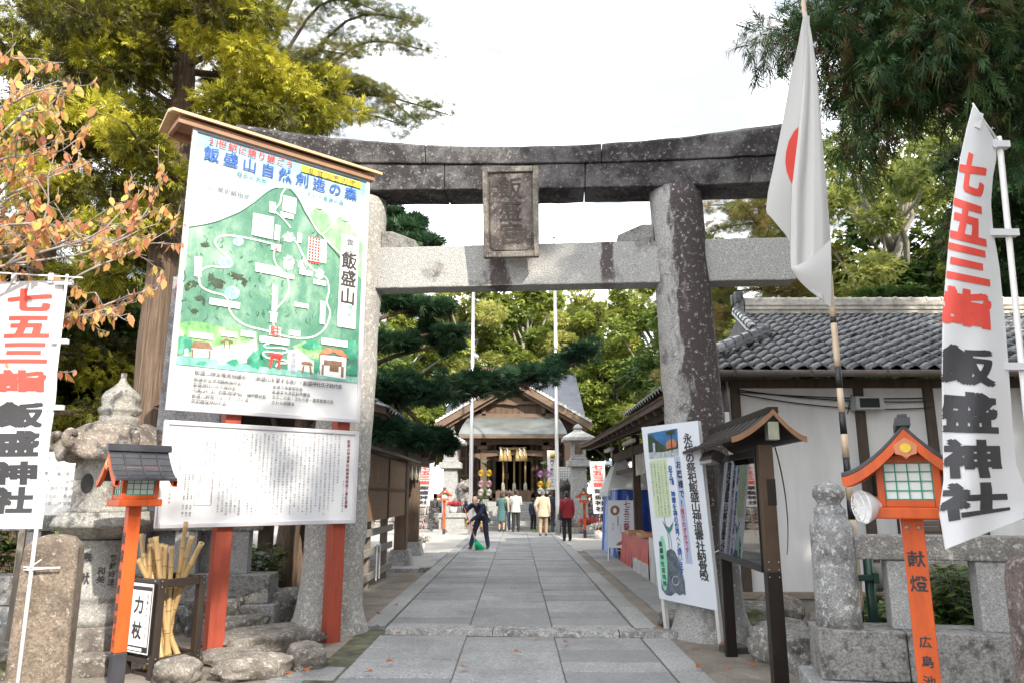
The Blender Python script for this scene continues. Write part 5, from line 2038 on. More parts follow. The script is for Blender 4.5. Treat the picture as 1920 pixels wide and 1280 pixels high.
gut = plain('brown_gutter', (0.105, 0.08, 0.068), 0.5, 0.2, 3)
mb = MB(gut)
mb.tube([(hipL - 0.02, slope_y0 - 0.05, slope_z0 - 0.045), (9.6, slope_y0 - 0.05, slope_z0 - 0.045)], 0.05, 12)
for k in range(9):
    mb.box((hipL + 0.6 + k * 1.1, slope_y0 - 0.045, slope_z0 - 0.02), (0.02, 0.12, 0.13))
mb.build('gutter', rfo)
mb = MB(kawara_pale)
ridge(mb, (1.15, slope_y1, slope_z1 + 0.02), (9.6, slope_y1, slope_z1 + 0.02), 0.18, 0.26)
mb.build('ridge', rfo)
mb = MB(kawara)
hp0 = Vector((hipL + 0.05, slope_y0 + 0.05, slope_z0 + 0.06))
hp1 = hp0 + Vector((1.72, 1.72, 1.72 * dz_ / dy_))
ridge(mb, hp0, hp1, 0.15, 0.13)
ridge(mb, hp1 + Vector((-0.25, -0.05, 0.02)), Vector((1.0, slope_y1, slope_z1 + 0.02)), 0.13, 0.08)
mb.box((1.05, slope_y1, slope_z1 + 0.24), (0.12, 0.3, 0.42))
mb.box((1.0, slope_y1 - 0.12, slope_z1 + 0.34), (0.10, 0.12, 0.2))
mb.box((1.0, slope_y1 + 0.12, slope_z1 + 0.34), (0.10, 0.12, 0.2))
mb.build('hip_ridge', rfo, bevel=0.01)
mb = MB(plain('grey_gable', (0.16, 0.165, 0.17), 0.7, 0.3, 5))
mb.prism([(hp1.y - 0.1, hp1.z - 0.05), (slope_y1, slope_z1), (2 * slope_y1 - hp1.y + 0.1, hp1.z - 0.05)], lambda a, b: Vector((1.02, a, b)), lambda a, b: Vector((1.1, a, b)))
mb.build('gable', rfo)
# speaker, meter box, pipes, wires on the wall
sb = MB(plain('grey_speaker_case', (0.40, 0.41, 0.42), 0.5, 0.1, 5))
sb.box((0, 0, 0), (0.42, 0.2, 0.2))
sb.use(MATS['sign_black']).box((-0.01, -0.102, 0), (0.30, 0.012, 0.14))
so = sb.build('speaker', loc=(5.33, 11.02, 2.95), bevel=0.012)
tag(so, 'grey box speaker with a black front fixed high on the white wall', 'speaker')
mb = MB(cable_m)
for y, z0, z1, sag in ((11.13, 3.18, 3.0, 0.06), (11.13, 3.12, 2.9, 0.1), (11.14, 3.15, 3.05, 0.04)):
    mb.tube(bez((3.4, y, z0), (5.0, y, z1 - sag), (6.35, y, z1), 12), 0.010, 6)
mb.tube(bez((5.1, 11.12, 2.95), (5.0, 11.1, 2.6), (5.15, 11.12, 3.1), 10), 0.007, 6)
tag(mb.build('wall_wires'), 'black wires strung along the top of the white wall', 'wires')
mb = MB(MATS['sign_black'])
mb.box((0, 0, 0), (0.16, 0.14, 0.42))
mb.lathe([(0.07, 0), (0.07, 0.1)], (0, -0.08, 0.05), 14)
mo = mb.build('meter_box', loc=(5.42, 11.08, 1.78), bevel=0.012)
tag(mo, 'black electricity meter on the white wall beside a dark timber post', 'meter')
mb = MB(plain('brown_shutter', (0.17, 0.12, 0.095), 0.6, 0.3, 4))
for k in range(9):
    mb.box((0, 0, 0.06 + k * 0.085), (1.25, 0.03, 0.075))
mb.use(timber).box((0, 0.02, 0.4), (1.35, 0.03, 0.9))
wo = mb.build('window_shutter', of, bevel=0.004)
wo.location = (3.05, -0.045, 0.95)
mb = MB(plaster)
mb.use(plain('poster_frame', (0.45, 0.44, 0.42), 0.6, 0.1)).box((0, 0, 0), (0.42, 0.02, 0.3))
mb.use(art_stone).box((0, -0.011, 0), (0.36, 0.004, 0.24))
po = mb.build('wall_poster', loc=(6.15, 11.16, 1.28))
tag(po, 'small pale poster on the white wall under the fluttering banner', 'poster')
mb = MB(pole_white).tube([(5.72, 11.12, 1.55), (5.72, 11.12, 0.3)], 0.035, 10).lathe([(0.05, 0), (0.05, 0.12)], (5.72, 11.12, 1.5), 12)
tag(mb.build('drain_pipe', loc=(0, 0, 0)), 'white plastic drain pipe on the wall behind the orange lantern', 'pipe')
jb = MB(pole_white).box((0, 0, 0), (0.13, 0.07, 0.17)).build('junction_box', loc=tuple(at(1357, 785, 9.1)), bevel=0.01)
tag(jb, 'small white junction box beside the right gate pillar', 'box')

# ================================================================== flag on a banded bamboo pole
bam_pale = wood('pale_bamboo', (0.56, 0.43, 0.30), 0.4, (12, 12, 0.8), 0.25, 0.05)
black_tape = plain('black_tape', (0.015, 0.015, 0.017), 0.45, 0.1)
fl_ = thing('flag_on_pole', 'white flag with a red disc hanging from a black-banded bamboo pole', 'flag', (2.955, 6.6, 0))
zf = lambda v: at(1560, v, 6.6).z
bands = [(595, 606), (687, 727), (772, 813), (857, 896), (937, 973)]
lv = [(zf(1060) , 0)]
mb = MB(bam_pale)
cuts = sorted(set([0.62] + [zf(v) for b in bands for v in b] + [7.1]))
for i in range(len(cuts) - 1):
    z0, z1 = cuts[i], cuts[i + 1]
    blk = any(abs(z0 - zf(b[1])) < 1e-6 for b in bands)
    n = max(1, int((z1 - z0) / 0.08))
    mb.use(black_tape if blk else bam_pale)
    pts = [(2.955, 6.6, z0 + (z1 - z0) * k / n) for k in range(n + 1)]
    rad = []
    for p in pts:
        r_ = 0.032 - 0.0016 * p[2]
        if not blk and int(p[2] / 0.08) % 4 == 0:
            r_ *= 1.10
        rad.append(r_ * (1.02 if blk else 1))
    mb.tube(pts, rad, 12)
mb.build('pole', fl_, world=True)
flag_cloth = leafmat('flag_cloth', [(0.55, 0.545, 0.535)] * 2, 0.2, 0.8)
VL = [30, 80, 150, 230, 260, 320, 360, 395, 430, 455, 480]
UL = [1506, 1497, 1481, 1467, 1461, 1449, 1440, 1436, 1449, 1468, 1482]
VF = [30, 80, 150, 240, 300, 350, 400, 480, 500, 540, 575]
UF = [1508, 1509, 1506, 1498, 1491, 1485, 1483, 1482, 1483, 1499, 1545]
VR = [20, 60, 120, 250, 350, 440, 480, 575]
UR = [1512, 1521, 1530, 1541, 1550, 1557, 1559, 1561]
ip = lambda v, X, Y: float(np.interp(v, X, Y))


def flag_left(s, t):
    v = 30 + (ip(s, [0, .45, .55, 1], [400, 440, 455, 482]) - 30) * t
    v0 = v + (0 if t < 1 else 0)
    u = ip(v, VL, UL) * (1 - s) + (ip(v, VF, UF) + 10) * s
    return at(u, v, 6.56 + 0.035 * math.sin(s * 3 + t * 4) * t)


def flag_front(s, t):
    ve = 500 + 75 * s ** 0.7
    v = 22 + (ve - 22) * t
    u = ip(min(v, 500), VF, UF) * (1 - s) + ip(v, VR, UR) * s
    y = 6.53 - 0.07 * t * math.sin(s * PI) - 0.035 * math.sin(s * 8 + t * 2.2) * min(1, t * 1.6) - 0.012 * math.sin(s * 19 + t * 5) * t
    if s < 0.12:
        y += 0.03 * (1 - s / 0.12)
    return at(u, v, y)


mb = MB(flag_cloth)
mb.grid(flag_left, 14, 50)
mb.grid(flag_front, 24, 60)
# turned-up lower corner
mb.grid(lambda s, t: at((1486 + 72 * s), 500 - 52 * s ** 1.5 * (1 - t) + 8 * t + (70 * s ** 0.75) * t * 0.98, 6.46 - 0.03 * math.sin(t * PI)), 14, 8)
fc_ = mb.build('flag', fl_, world=True)
mb = MB(plain('flag_red', (0.62, 0.05, 0.035), 0.7, 0.06, 6))
lens = [(1497, 238), (1488, 248), (1479, 265), (1474, 285), (1472.5, 305), (1475, 322), (1480, 336), (1485, 346), (1488, 330), (1493, 300), (1496, 270)]
mb.poly(lens, lambda u, v: at(u, v, 6.535))
mb.build('red_disc', fc_, world=True)
green_pipe = plain('dark_green_pipe', (0.012, 0.05, 0.035), 0.35, 0.1)
hd = thing('pole_holder', 'two dark green pipes clamped together behind the granite fence, holding the flag pole', 'pole holder', (2.955, 6.6, 0))
mb = MB(green_pipe)
for u, r_ in ((1607, 0.035), (1632, 0.043)):
    p = at(u, 1100, 6.62)
    mb.tube([(p.x, 6.62, 0.1), (p.x, 6.62, 1.22)], r_, 14)
mb.build('pipe', hd, world=True)
q = at(1612, 1082, 6.58)
MB(green_pipe).box((q.x, 6.58, q.z), (0.22, 0.05, 0.05)).box((q.x + 0.13, 6.58, q.z), (0.05, 0.07, 0.09)).build('clamp', hd, world=True, bevel=0.006)

# ================================================================== twisted banner at the right
rb = thing('nobori_banner', 'white banner reading 七五三詣 飯盛神社, twisted by the wind in front of the tiled roof', 'banner', (2.42, 3.2, 0))
pt, pb_ = at(1874, 268, 3.2), at(1976, 1290, 3.2)
MB(pole_white).tube([pb_, pb_.lerp(pt, .5), pt, pt + (pt - pb_).normalized() * 0.03], [0.013, 0.013, 0.013, 0.011], 12).build('pole', rb, world=True)
MB(pole_white).tube([pt, at(1848, 232, 3.16), at(1824, 194, 3.12)], [0.006, 0.005, 0.004], 8).build('cross_arm', rb, world=True)
RV = [195, 240, 290, 370, 450, 540, 620, 700, 800, 900, 960, 1030]
RL = [1824, 1812, 1801, 1788, 1778, 1770, 1765, 1764, 1765, 1767, 1758, 1770]
RRv = [275, 300, 330, 380, 430, 500, 560, 620, 700, 800, 870, 915, 965]
RRu = [1868, 1868, 1862, 1858, 1862, 1874, 1880, 1886, 1892, 1899, 1905, 1922, 1930]


def rban(s, t, off_=0.0):
    """s 0..1 across from the hidden left hem to the pole side; the first part is folded behind"""
    vL = 195 + (1030 - 195) * t
    vR = ip(t, [0, .12, .5, .9, 1.0], [268, 320, 632, 940, 966])
    uL, uR = ip(vL, RV, RL), ip(vR, RRv, RRu)
    fold = 0.24
    if s < fold:
        k = (fold - s) / fold
        u = uL + (uR - uL) * 0.24 * k * min(1, 0.3 + t)
        v = vL + (vR - vL) * 0.24 * k
        y = 3.13 + 0.008 + 0.07 * math.sin(k * PI * 0.55) - off_
        if off_ and k > 0.02:
            y = 3.13 + 0.008 + 0.07 * math.sin(k * PI * 0.55) + off_
        return at(u, v, y)
    k = (s - fold) / (1 - fold)
    u = uL + (uR - uL) * k
    v = vL + (vR - vL) * k
    y = 3.13 + 0.06 * k - 0.045 * math.sin(k * PI) * (0.6 + t) + 0.018 * math.sin(t * 13 + k * 3) * k + 0.012 * math.sin(k * 9 + t * 9) * t - off_
    return at(u, v, y)


mb = MB(cloth_white)
mb.grid(lambda s, t: rban(s, t), 40, 90)
# sewn tabs round the pole and the arm
for v in (283, 455, 665, 960):
    k = (v - 275) / 683
    p = rban(1.0, k)
    q = pb_.lerp(pt, (p.z - pb_.z) / (pt.z - pb_.z))
    mb.box(((p.x + q.x) / 2, (p.y + q.y) / 2 - 0.008, p.z), (abs(q.x - p.x) + 0.06, 0.034, 0.032))
for f in (0.3, 0.95):
    q = at(1824, 194, 3.12).lerp(pt, f)
    p = rban(0.25 + 0.7 * f, 0.035)
    mb.bar(p + Vector((0, -0.004, 0)), q + Vector((0, 0, 0.01)), 0.026, 0.006, up=(0, 1, 0))
rc = mb.build('cloth', rb, world=True)
mb = MB(b_red)
RW = 0.58


def rfn(a, b):
    s = min(max(a / RW, 0.0), 1.0)
    t = min(max(-b / 1.83, 0.0), 1.0)
    return rban(s, t, 0.0035)


RROWS = []
for ch, t0, t1, mat in (('七', .10, .19, b_red), ('五', .21, .30, b_red), ('三', .31, .39, b_red), ('詣', .405, .49, b_red), ('飯', .535, .625, b_black), ('盛', .64, .735, b_black), ('神', .75, .84, b_black), ('社', .85, .94, b_black)):
    RROWS.append((ch, -1.83 * (t0 + t1) / 2, .37, 1.83 * (t1 - t0), mat))
ban_text(mb, rfn, RW * 0.53, RROWS, grid=0.022)
mb.build('lettering', rc, world=True)
# rough post that holds the banner pole
q = at(1897, 1050, 3.35)
mb = MB(stone('dark_post_stone', (0.16, 0.13, 0.12), (0.07, 0.055, 0.05), (0.34, 0.31, 0.29), 0.4, 0.3, 5, 60, 0.9))
mb.lathe([(0.18, -0.1), (0.175, 0.5), (0.165, 1.2), (0.155, q.z - 0.02), (0.10, q.z + 0.03), (0.04, q.z + 0.045)], square=4)
po_ = mb.build('stone_post', loc=(q.x + 0.255, 3.42, 0), rotz=R(-4), bevel=0.02, rough=0.01, rscale=6)
tag(po_, 'rough dark stone post with white string, by the wind-twisted banner', 'stone post')
mb = MB(string_m)
zq = at(1910, 1162, 3.2).z
for dz in (0, 0.012):
    mb.tube([(q.x - 0.012, 3.26, zq + dz), (q.x + 0.08, 3.22, zq - 0.004 + dz), (q.x + 0.25, 3.2, zq + dz)], 0.005, 6)
mb.tube([(q.x + 0.03, 3.235, zq), (q.x + 0.05, 3.2, zq + 0.06)], 0.004, 6)
mb.build('tie_string', rb, world=True)

# ================================================================== floodlight on the right lantern
wl_m = plain('white_enamel', (0.78, 0.78, 0.78), 0.25, 0.04, 5)
p = at(1628, 948, 3.98)
fdl = thing('floodlight', 'white round floodlight with a wire guard, clamped beside the orange lantern', 'floodlight', tuple(p))
rotY = Matrix.Rotation(-PI / 2 - 0.1, 3, 'Y') @ Matrix.Identity(3)
mb = MB(wl_m)
o = len(mb.v)
mb.lathe([(0.012, -0.135), (0.024, -0.13), (0.026, -0.09), (0.034, -0.085), (0.036, -0.05), (0.05, -0.035), (0.072, -0.01), (0.086, 0.02), (0.089, 0.026), (0.089, 0.032), (0.083, 0.03), (0.06, 0.0), (0.02, -0.02)], seg=28)
for i in range(len(mb.v)):
    mb.v[i] = rotY @ mb.v[i]
mb.build('reflector', fdl)
mb = MB(wl_m)
for k in range(8):
    a_ = k * PI / 4
    mb.tube([rotY @ Vector((math.cos(a_) * 0.088 * math.cos(f), math.sin(a_) * 0.088 * math.cos(f), 0.03 + 0.045 * math.sin(f))) for f in (0, .4, .8, 1.2, 1.5)], 0.0025, 5)
for r_, z in ((0.075, 0.054), (0.045, 0.068)):
    mb.tube([rotY @ Vector((math.cos(k * PI / 10) * r_, math.sin(k * PI / 10) * r_, z)) for k in range(21)], 0.0025, 5)
mb.build('wire_guard', fdl)

# ================================================================== rocks
rock_l = [((-2.75, 7.55, 0), (0.62, 0.5, 0.16), 'flat grey stone under the right red post of the guide sign', .5, brown_rock), ((-2.62, 8.05, 0), (1.2, 0.6, 0.26), 'broad flat weathered stone between the two red sign posts', .7, brown_rock),
          ((-2.95, 6.75, 0), (0.42, 0.38, 0.26), 'rounded pale boulder at the corner of the dark stick crate', 0, brown_rock), ((-2.35, 6.95, 0), (0.75, 0.4, 0.24), 'long low boulder beside the paving in front of the sign', .2, brown_rock),
          ((-1.98, 7.3, 0), (0.4, 0.36, 0.28), 'small upright boulder at the end of the long low boulder', .3, brown_rock), ((-3.55, 9.0, 0), (0.7, 0.6, 0.5), 'squared dark stone in the low wall below the granite fence', .8, dark_rock),
          ((-2.95, 9.6, 0), (0.75, 0.7, 0.52), 'mossy squared stone in the low wall behind the left red post', .85, dark_rock), ((-3.15, 8.55, 0), (0.8, 0.5, 0.34), 'cracked dark block lying under the guide sign', .8, dark_rock),
          ((-2.55, 10.5, 0), (0.8, 0.7, 0.55), 'tall mossy block of the low wall behind the left gate pillar', .7, dark_rock), ((-4.3, 8.9, 0), (0.8, 0.6, 0.4), 'dark boulder behind the base of the stone lantern', .4, dark_rock),
          ((-4.75, 6.9, 0), (0.8, 0.6, 0.32), 'flat dark boulder left of the stone lantern base', .3, dark_rock), ((-3.9, 7.0, 0), (0.5, 0.4, 0.22), 'grey footing stone in front of the stone lantern', .6, brown_rock)]
rock_r = [((2.75, 9.35, 0), (0.9, 0.9, 0.36), 'rough pitted boulder built against the foot of the right gate pillar', .3, dark_rock), ((3.35, 9.75, 0), (0.75, 0.6, 0.44), 'rounded brown boulder below the sill of the white wall', .1, brown_rock),
          ((4.15, 9.6, 0), (0.8, 0.6, 0.40), 'larger brown boulder below the sill beside the granite fence post', .1, brown_rock), ((3.65, 8.95, 0), (0.6, 0.5, 0.34), 'smooth grey boulder behind the near post of the notice case', .2, brown_rock),
          ((2.98, 8.6, 0), (0.75, 0.6, 0.28), 'flat grey rock between the two notice case posts', .5, dark_rock), ((2.72, 7.5, 0), (0.75, 0.8, 0.40), 'sloping grey slab of rock in front of the notice case posts', .75, granite_cap),
          ((3.25, 7.55, 0), (0.55, 0.6, 0.42), 'dark angular rock against the base of the granite fence', .6, dark_rock), ((3.05, 6.75, 0), (0.5, 0.6, 0.3), 'low dark rock at the corner of the fence footing', .6, dark_rock),
          ((2.38, 6.35, 0), (0.35, 0.3, 0.1), 'small flat stone at the foot of the near notice case post', .5, brown_rock), ((1.95, 9.55, 0), (0.42, 0.36, 0.22), 'small grey stone behind the left leg of the leaning sign', .3, dark_rock)]
for i, (loc, size, lab, bxy, mt) in enumerate(rock_l + rock_r):
    r_ = rock_mesh('rock', size, mt, i + 1, loc=loc, rotz=i * 1.3 if bxy < .5 else 0.3 * math.sin(i * 2.1) + 0.6, boxy=bxy, rough=0.26)
    tag(r_, lab, 'rock')
# fallen leaves scattered on the paving and the earth
leaf_orange = leafmat('fallen_leaf', [(0.34, 0.09, 0.025), (0.50, 0.17, 0.04), (0.42, 0.22, 0.09)], 0.2)
lf0 = None
spots = [(970, 1222), (1062, 1203), (752, 1186), (1178, 1183), (585, 1192), (690, 1160), (612, 1236), (540, 1262), (520, 1128), (765, 1080), (706, 1173), (1232, 1176), (1310, 1250), (962, 1103), (742, 1133), (1395, 1200), (560, 1180), (1005, 1192), (870, 1250), (655, 1200)]
spots += [(420 + (i * 97) % 330, 1130 + (i * 53) % 140) for i in range(16)] + [(1290 + (i * 61) % 230, 1170 + (i * 37) % 100) for i in range(8)]
for i, (u, v) in enumerate(spots):
    p = gnd(u, v, 0.05)
    if i % 5 == 0 or lf0 is None:
        mb = MB(leaf_orange)
        l_, w_ = 0.085, 0.028
        mb.grid(lambda s, t: Vector(((s - .5) * l_, (t - .5) * 2 * w_ * math.sin(PI * (0.04 + 0.92 * s)), 0.012 * math.sin(s * 5 + i) * t + 0.01)), 6, 4)
        lf0 = mb.build('fallen_leaf', loc=tuple(p), rotz=i * 1.7)
        tag(lf0, 'dry orange leaf lying on the ground near the gate', 'leaf', 'fallen leaves on the ground')
    else:
        dup(lf0, tuple(p), i * 1.7)
# ================================================================== water pavilion on the left
old_wood = wood('old_brown_wood', (0.135, 0.088, 0.058), 0.75, (7, 7, 0.9), 0.4, 0.25)
old_wood_y = wood('old_brown_beam', (0.12, 0.075, 0.048), 0.75, (7, 0.9, 7), 0.4, 0.25)
grey_wood = wood('silver_grey_wood', (0.26, 0.24, 0.215), 0.85, (8, 0.9, 8), 0.3, 0.25)
grey_wood_z = wood('silver_grey_post', (0.19, 0.16, 0.13), 0.85, (8, 8, 0.9), 0.3, 0.25)
cedar_bark = wood('roof_boards', (0.115, 0.075, 0.052), 0.85, (1, 8, 8), 0.45, 0.35)
wicker = plain('woven_bamboo_screen', (0.23, 0.145, 0.085), 0.7, 0.35, 2, bump=0.3, stretch=(40, 6, 40), bscale=4)
slab_m = stone('pavilion_slab', (0.36, 0.355, 0.345), (0.17, 0.16, 0.15), (0.48, 0.47, 0.45), 0.25, 0.25, 2, 60, 0.4)

tz = thing('water_pavilion', 'old open timber pavilion with stone-footed posts and low roof left of the path', 'pavilion', (-2.6, 16.0, 0))
mb = MB(slab_m)
mb.box((-4.0, 18.0, 0.03), (3.9, 4.3, 0.10))
for k in range(3):
    mb.box((-1.93, 16.6 + k * 1.42, 0.035), (0.22, 1.40, 0.13))
mb.build('floor_slab', tz, world=True, bevel=0.01)
for (x, y) in ((-2.58, 16.75), (-2.68, 19.5), (-5.6, 16.75), (-5.6, 19.5)):
    mb = MB(old_wood).box((x, y, 1.5), (0.27, 0.27, 2.3))
    mb.use(slab_m)
    mb.lathe([(0.26, 0.08), (0.20, 0.40)], (x, y, 0), square=4)
    mb.build('post', tz, world=True, bevel=0.01)
mb = MB(old_wood_y)
mb.box((-2.62, 17.6, 2.5), (0.20, 7.6, 0.26))
mb.box((-5.6, 17.6, 2.5), (0.20, 7.6, 0.26))
for y in (13.9, 16.75, 19.5, 21.2):
    mb.box((-4.1, y, 2.66), (3.6, 0.2, 0.22))
mb.build('beam', tz, world=True, bevel=0.01)
mb = MB(cedar_bark)


def tz_roof(s, t, off_=0.0):
    # s along the path 0..1, t from the eave (0) to the ridge (1)
    y = 11.4 + 10.6 * s
    x = -2.05 - 2.05 * t
    z = 2.72 + 1.15 * t ** 1.35 + 0.30 * abs(2 * s - 1) ** 3 * (1 - t) * (1 if s > .5 else 0.4)
    return Vector((x, y, z + off_))


mb.grid(lambda s, t: tz_roof(s, t), 24, 8)
mb.grid(lambda s, t: tz_roof(1 - s, t, 0.13), 24, 8)
mb.grid(lambda s, t: Vector((-8.2 - tz_roof(s, t).x, tz_roof(s, t).y, tz_roof(s, t).z)), 24, 8)
mb.grid(lambda s, t: tz_roof(s, 0, 0.13 * t), 24, 1)
mb.grid(lambda s, t: tz_roof(1, s, 0.13 * t), 8, 1)
mb.grid(lambda s, t: tz_roof(0, s, 0.13 * t), 8, 1)
rf1 = mb.build('roof', tz, world=True)
mb = MB(old_wood_y)
for k in range(16):
    s = (k + 0.5) / 16
    mb.bar(tz_roof(s, 0.02) - Vector((0, 0, 0.04)), tz_roof(s, 0.9) - Vector((0, 0, 0.04)), 0.06, 0.07)
mb.build('rafters', rf1, world=True)
mb = MB(kawara)
tile_slope(mb, Vector((-2.02, 11.3, 2.86)), Vector((0, 1, 0)), Vector((-0.87, 0, 0.49)), Vector((0.49, 0, 0.87)), lambda t: 0, lambda t: 3.6, 2.2, 0.25)
mb.build('tiles', rf1, world=True)
mb = MB(wicker).box((-2.47, 14.2, 1.72), (0.03, 4.4, 1.12))
mb.use(old_wood_y)
for y in (12.0, 14.2, 16.4):
    mb.box((-2.445, y, 1.72), (0.03, 0.06, 1.14))
mb.box((-2.445, 14.2, 1.70), (0.026, 4.3, 0.035))
mb.use(grey_wood).tube([(-2.36, 11.6, 2.36), (-2.36, 14.5, 2.37), (-2.36, 18.0, 2.36)], 0.03, 8)
mb.build('screen', tz, world=True)
mb = MB(plain('straw_fringe', (0.42, 0.33, 0.20), 0.9, 0.3, 20))
for k in range(40):
    y = 16.9 + 2.5 * k / 39
    mb.bar((-2.52, y, 2.36), (-2.52 + 0.01 * math.sin(k), y + 0.02 * math.sin(k * 3), 2.36 - 0.30 - 0.1 * ((k * 0.37) % 1)), 0.035, 0.012)
mb.use(paper_white)
for y in (17.4, 18.1, 18.8):
    for k in range(4):
        mb.box((-2.46, y + 0.04 * (k % 2), 2.22 - k * 0.08), (0.006, 0.09, 0.09))
mb.build('straw_rope', tz, world=True)
rl = thing('timber_railing', 'weathered grey timber railing with three rails and a brace beside the water pavilion', 'railing', (-2.6, 13.0, 0))
mb = MB(grey_wood_z)
for y, h in ((11.6, 1.32), (13.1, 1.22), (14.8, 1.22)):
    MB(grey_wood_z).box((-2.62, y, h / 2), (0.13, 0.13, h)).build('post', rl, world=True, bevel=0.008)
for z in (0.95, 0.62, 0.22):
    MB(grey_wood).box((-2.53, 13.3, z), (0.045, 3.8, 0.12)).build('rail', rl, world=True, bevel=0.006)
mb = MB(old_wood).bar((-2.66, 13.2, 0.5), (-3.3, 13.2, 1.15), 0.08, 0.08)
mb.build('brace', rl, world=True)
mb = MB(pole_white)
for y in (13.45, 13.75):
    mb.box((-2.49, y, 0.42), (0.02, 0.03, 0.62))
mb.build('white_stake', rl, world=True)

# ================================================================== amulet pavilion and its stalls on the right
pv = thing('shop_pavilion', 'long dark timber pavilion with deep plank eaves sheltering the stalls right of the path', 'pavilion', (2.9, 16.0, 0))
mb = MB(cedar_bark)
ev = lambda y, x, off_=0: Vector((x, y, 2.82 + 0.012 * (y - 10.5) + (x - 2.02) * 0.30 + off_ + 0.10 * max(0, (y - 20) / 3.5) ** 2))
for ya, yb, xe in ((10.0, 11.3, 2.72), (11.3, 17.3, 3.27), (17.3, 23.6, 4.42)):
    wd = xe - 2.02
    mb.grid(lambda s, t: ev(ya + (yb - ya) * s, 2.02 + wd * t), 16, 4)
    mb.grid(lambda s, t: ev(yb + (ya - yb) * s, 2.02 + wd * t, 0.09), 16, 4)
    n = int((yb - ya) / 0.3)
    for k in range(n):
        y = ya + (yb - ya) * (k + .5) / n
        mb.bar(ev(y, 2.0, 0.10), ev(y, xe - 0.02, 0.10), 0.28, 0.025)
    mb.grid(lambda s, t: ev(ya + (yb - ya) * s, 2.02, 0.09 * t), 16, 1)
    mb.grid(lambda s, t: ev(yb, 2.02 + wd * s, 0.09 * t), 4, 1)
    mb.grid(lambda s, t: ev(ya, 2.02 + wd * s, 0.09 * t), 4, 1)
rv = mb.build('roof', pv, world=True)
mb = MB(timber_x)
for k in range(20):
    y = 10.2 + 13.2 * k / 19
    mb.bar(ev(y, 2.06, -0.045), ev(y, 2.7 if y < 11.3 else 3.25 if y < 17.3 else 4.3, -0.045), 0.07, 0.085)
mb.bar(ev(10.05, 2.3, -0.13), ev(23.5, 2.3, -0.13), 0.09, 0.10)
mb.build('rafters', rv, world=True)
for y in (11.5, 14.2, 17.6, 21.2):
    MB(timber).box((2.86, y, 1.5), (0.17, 0.17, 3.0)).build('post', pv, world=True, bevel=0.006)
mb = MB(timber_x)
mb.box((2.86, 16.4, 2.62), (0.14, 10.2, 0.2))
mb.box((2.86, 16.4, 2.2), (0.09, 10.2, 0.10))
for y in (11.5, 14.2, 17.6, 21.2):
    mb.box((3.06 if y < 17 else 3.6, y, 2.62), (0.42 if y < 17 else 1.5, 0.14, 0.18))
mb.build('beam', pv, world=True, bevel=0.006)
mb = MB(plaster)
mb.box((4.45, 20.3, 1.6), (0.12, 5.9, 3.1))
mb.use(timber).box((4.38, 20.3, 1.0), (0.06, 5.9, 0.12))
for k in range(4):
    mb.box((4.38, 17.6 + k * 1.7, 1.6), (0.06, 0.12, 3.1))
mb.build('back_wall', pv, world=True)
mb = MB(plain('tube_lamp_white', (0.66, 0.66, 0.63), 0.4, 0.05))
mb.box((2.42, 15.8, 2.70), (0.10, 1.3, 0.07))
mb.box((2.42, 19.2, 2.74), (0.10, 1.3, 0.07))
mb.build('tube_lamp', pv, world=True)
mb = MB(plain('clear_sheet', (0.50, 0.48, 0.44), 0.3, 0.3, 3))
mb.grid(lambda s, t: Vector((2.80 + 0.03 * math.sin(s * 40), 14.4 + 3.0 * s, 2.5 - 0.42 * t - 0.06 * abs(math.sin(s * 12)) * t)), 60, 4)
mb.build('short_curtain', pv, world=True)

red_cloth = plain('red_table_cloth', (0.55, 0.085, 0.075), 0.45, 0.3, 3)
clear_wrap = plain('plastic_cover', (0.55, 0.55, 0.56), 0.18, 0.2, 3)
tray_wood = wood('pale_tray_wood', (0.52, 0.33, 0.17), 0.6, (2, 9, 9), 0.2, 0.1)


def stall(x, y0, y1, mat_hi, mat_lo, label, tilt=0.0, h=0.74):
    t = thing('stall_table', label, 'table', (x, (y0 + y1) / 2, 0))
    mb = MB(steel)
    for yy in (y0 + 0.08, y1 - 0.08):
        for xx in (x + 0.08, x + 0.62):
            mb.tube([(xx, yy, 0.03), (xx, yy, h - 0.02)], 0.014, 8)
    mb.build('leg_frame', t, world=True)
    mb = MB(mat_hi)
    mb.box((x + 0.35, (y0 + y1) / 2, h), (0.72, y1 - y0 - 0.01, 0.03))
    mb.build('tabletop', t, world=True)
    mb = MB(mat_hi)
    W_ = lambda s, z: Vector((x - 0.02 - 0.02 * math.sin(s * 23 + z * 3) * (1 - z / h) - 0.02 * (1 - z / h), y0 + (y1 - y0) * s, z))
    mb.grid(lambda s, k: W_(s, h + 0.016 - (h * 0.62) * k), 40, 10)
    mb.use(mat_lo).grid(lambda s, k: W_(s, h * 0.38 + 0.016 - (h * 0.36) * k), 40, 6)
    mb.grid(lambda s, k: Vector((x - 0.02 + 0.7 * s, y0 - 0.012 - 0.015 * math.sin(s * 17) * k, h + 0.016 - (h * 0.95) * k)), 20, 8)
    mb.build('cloth', t, world=True)
    return t


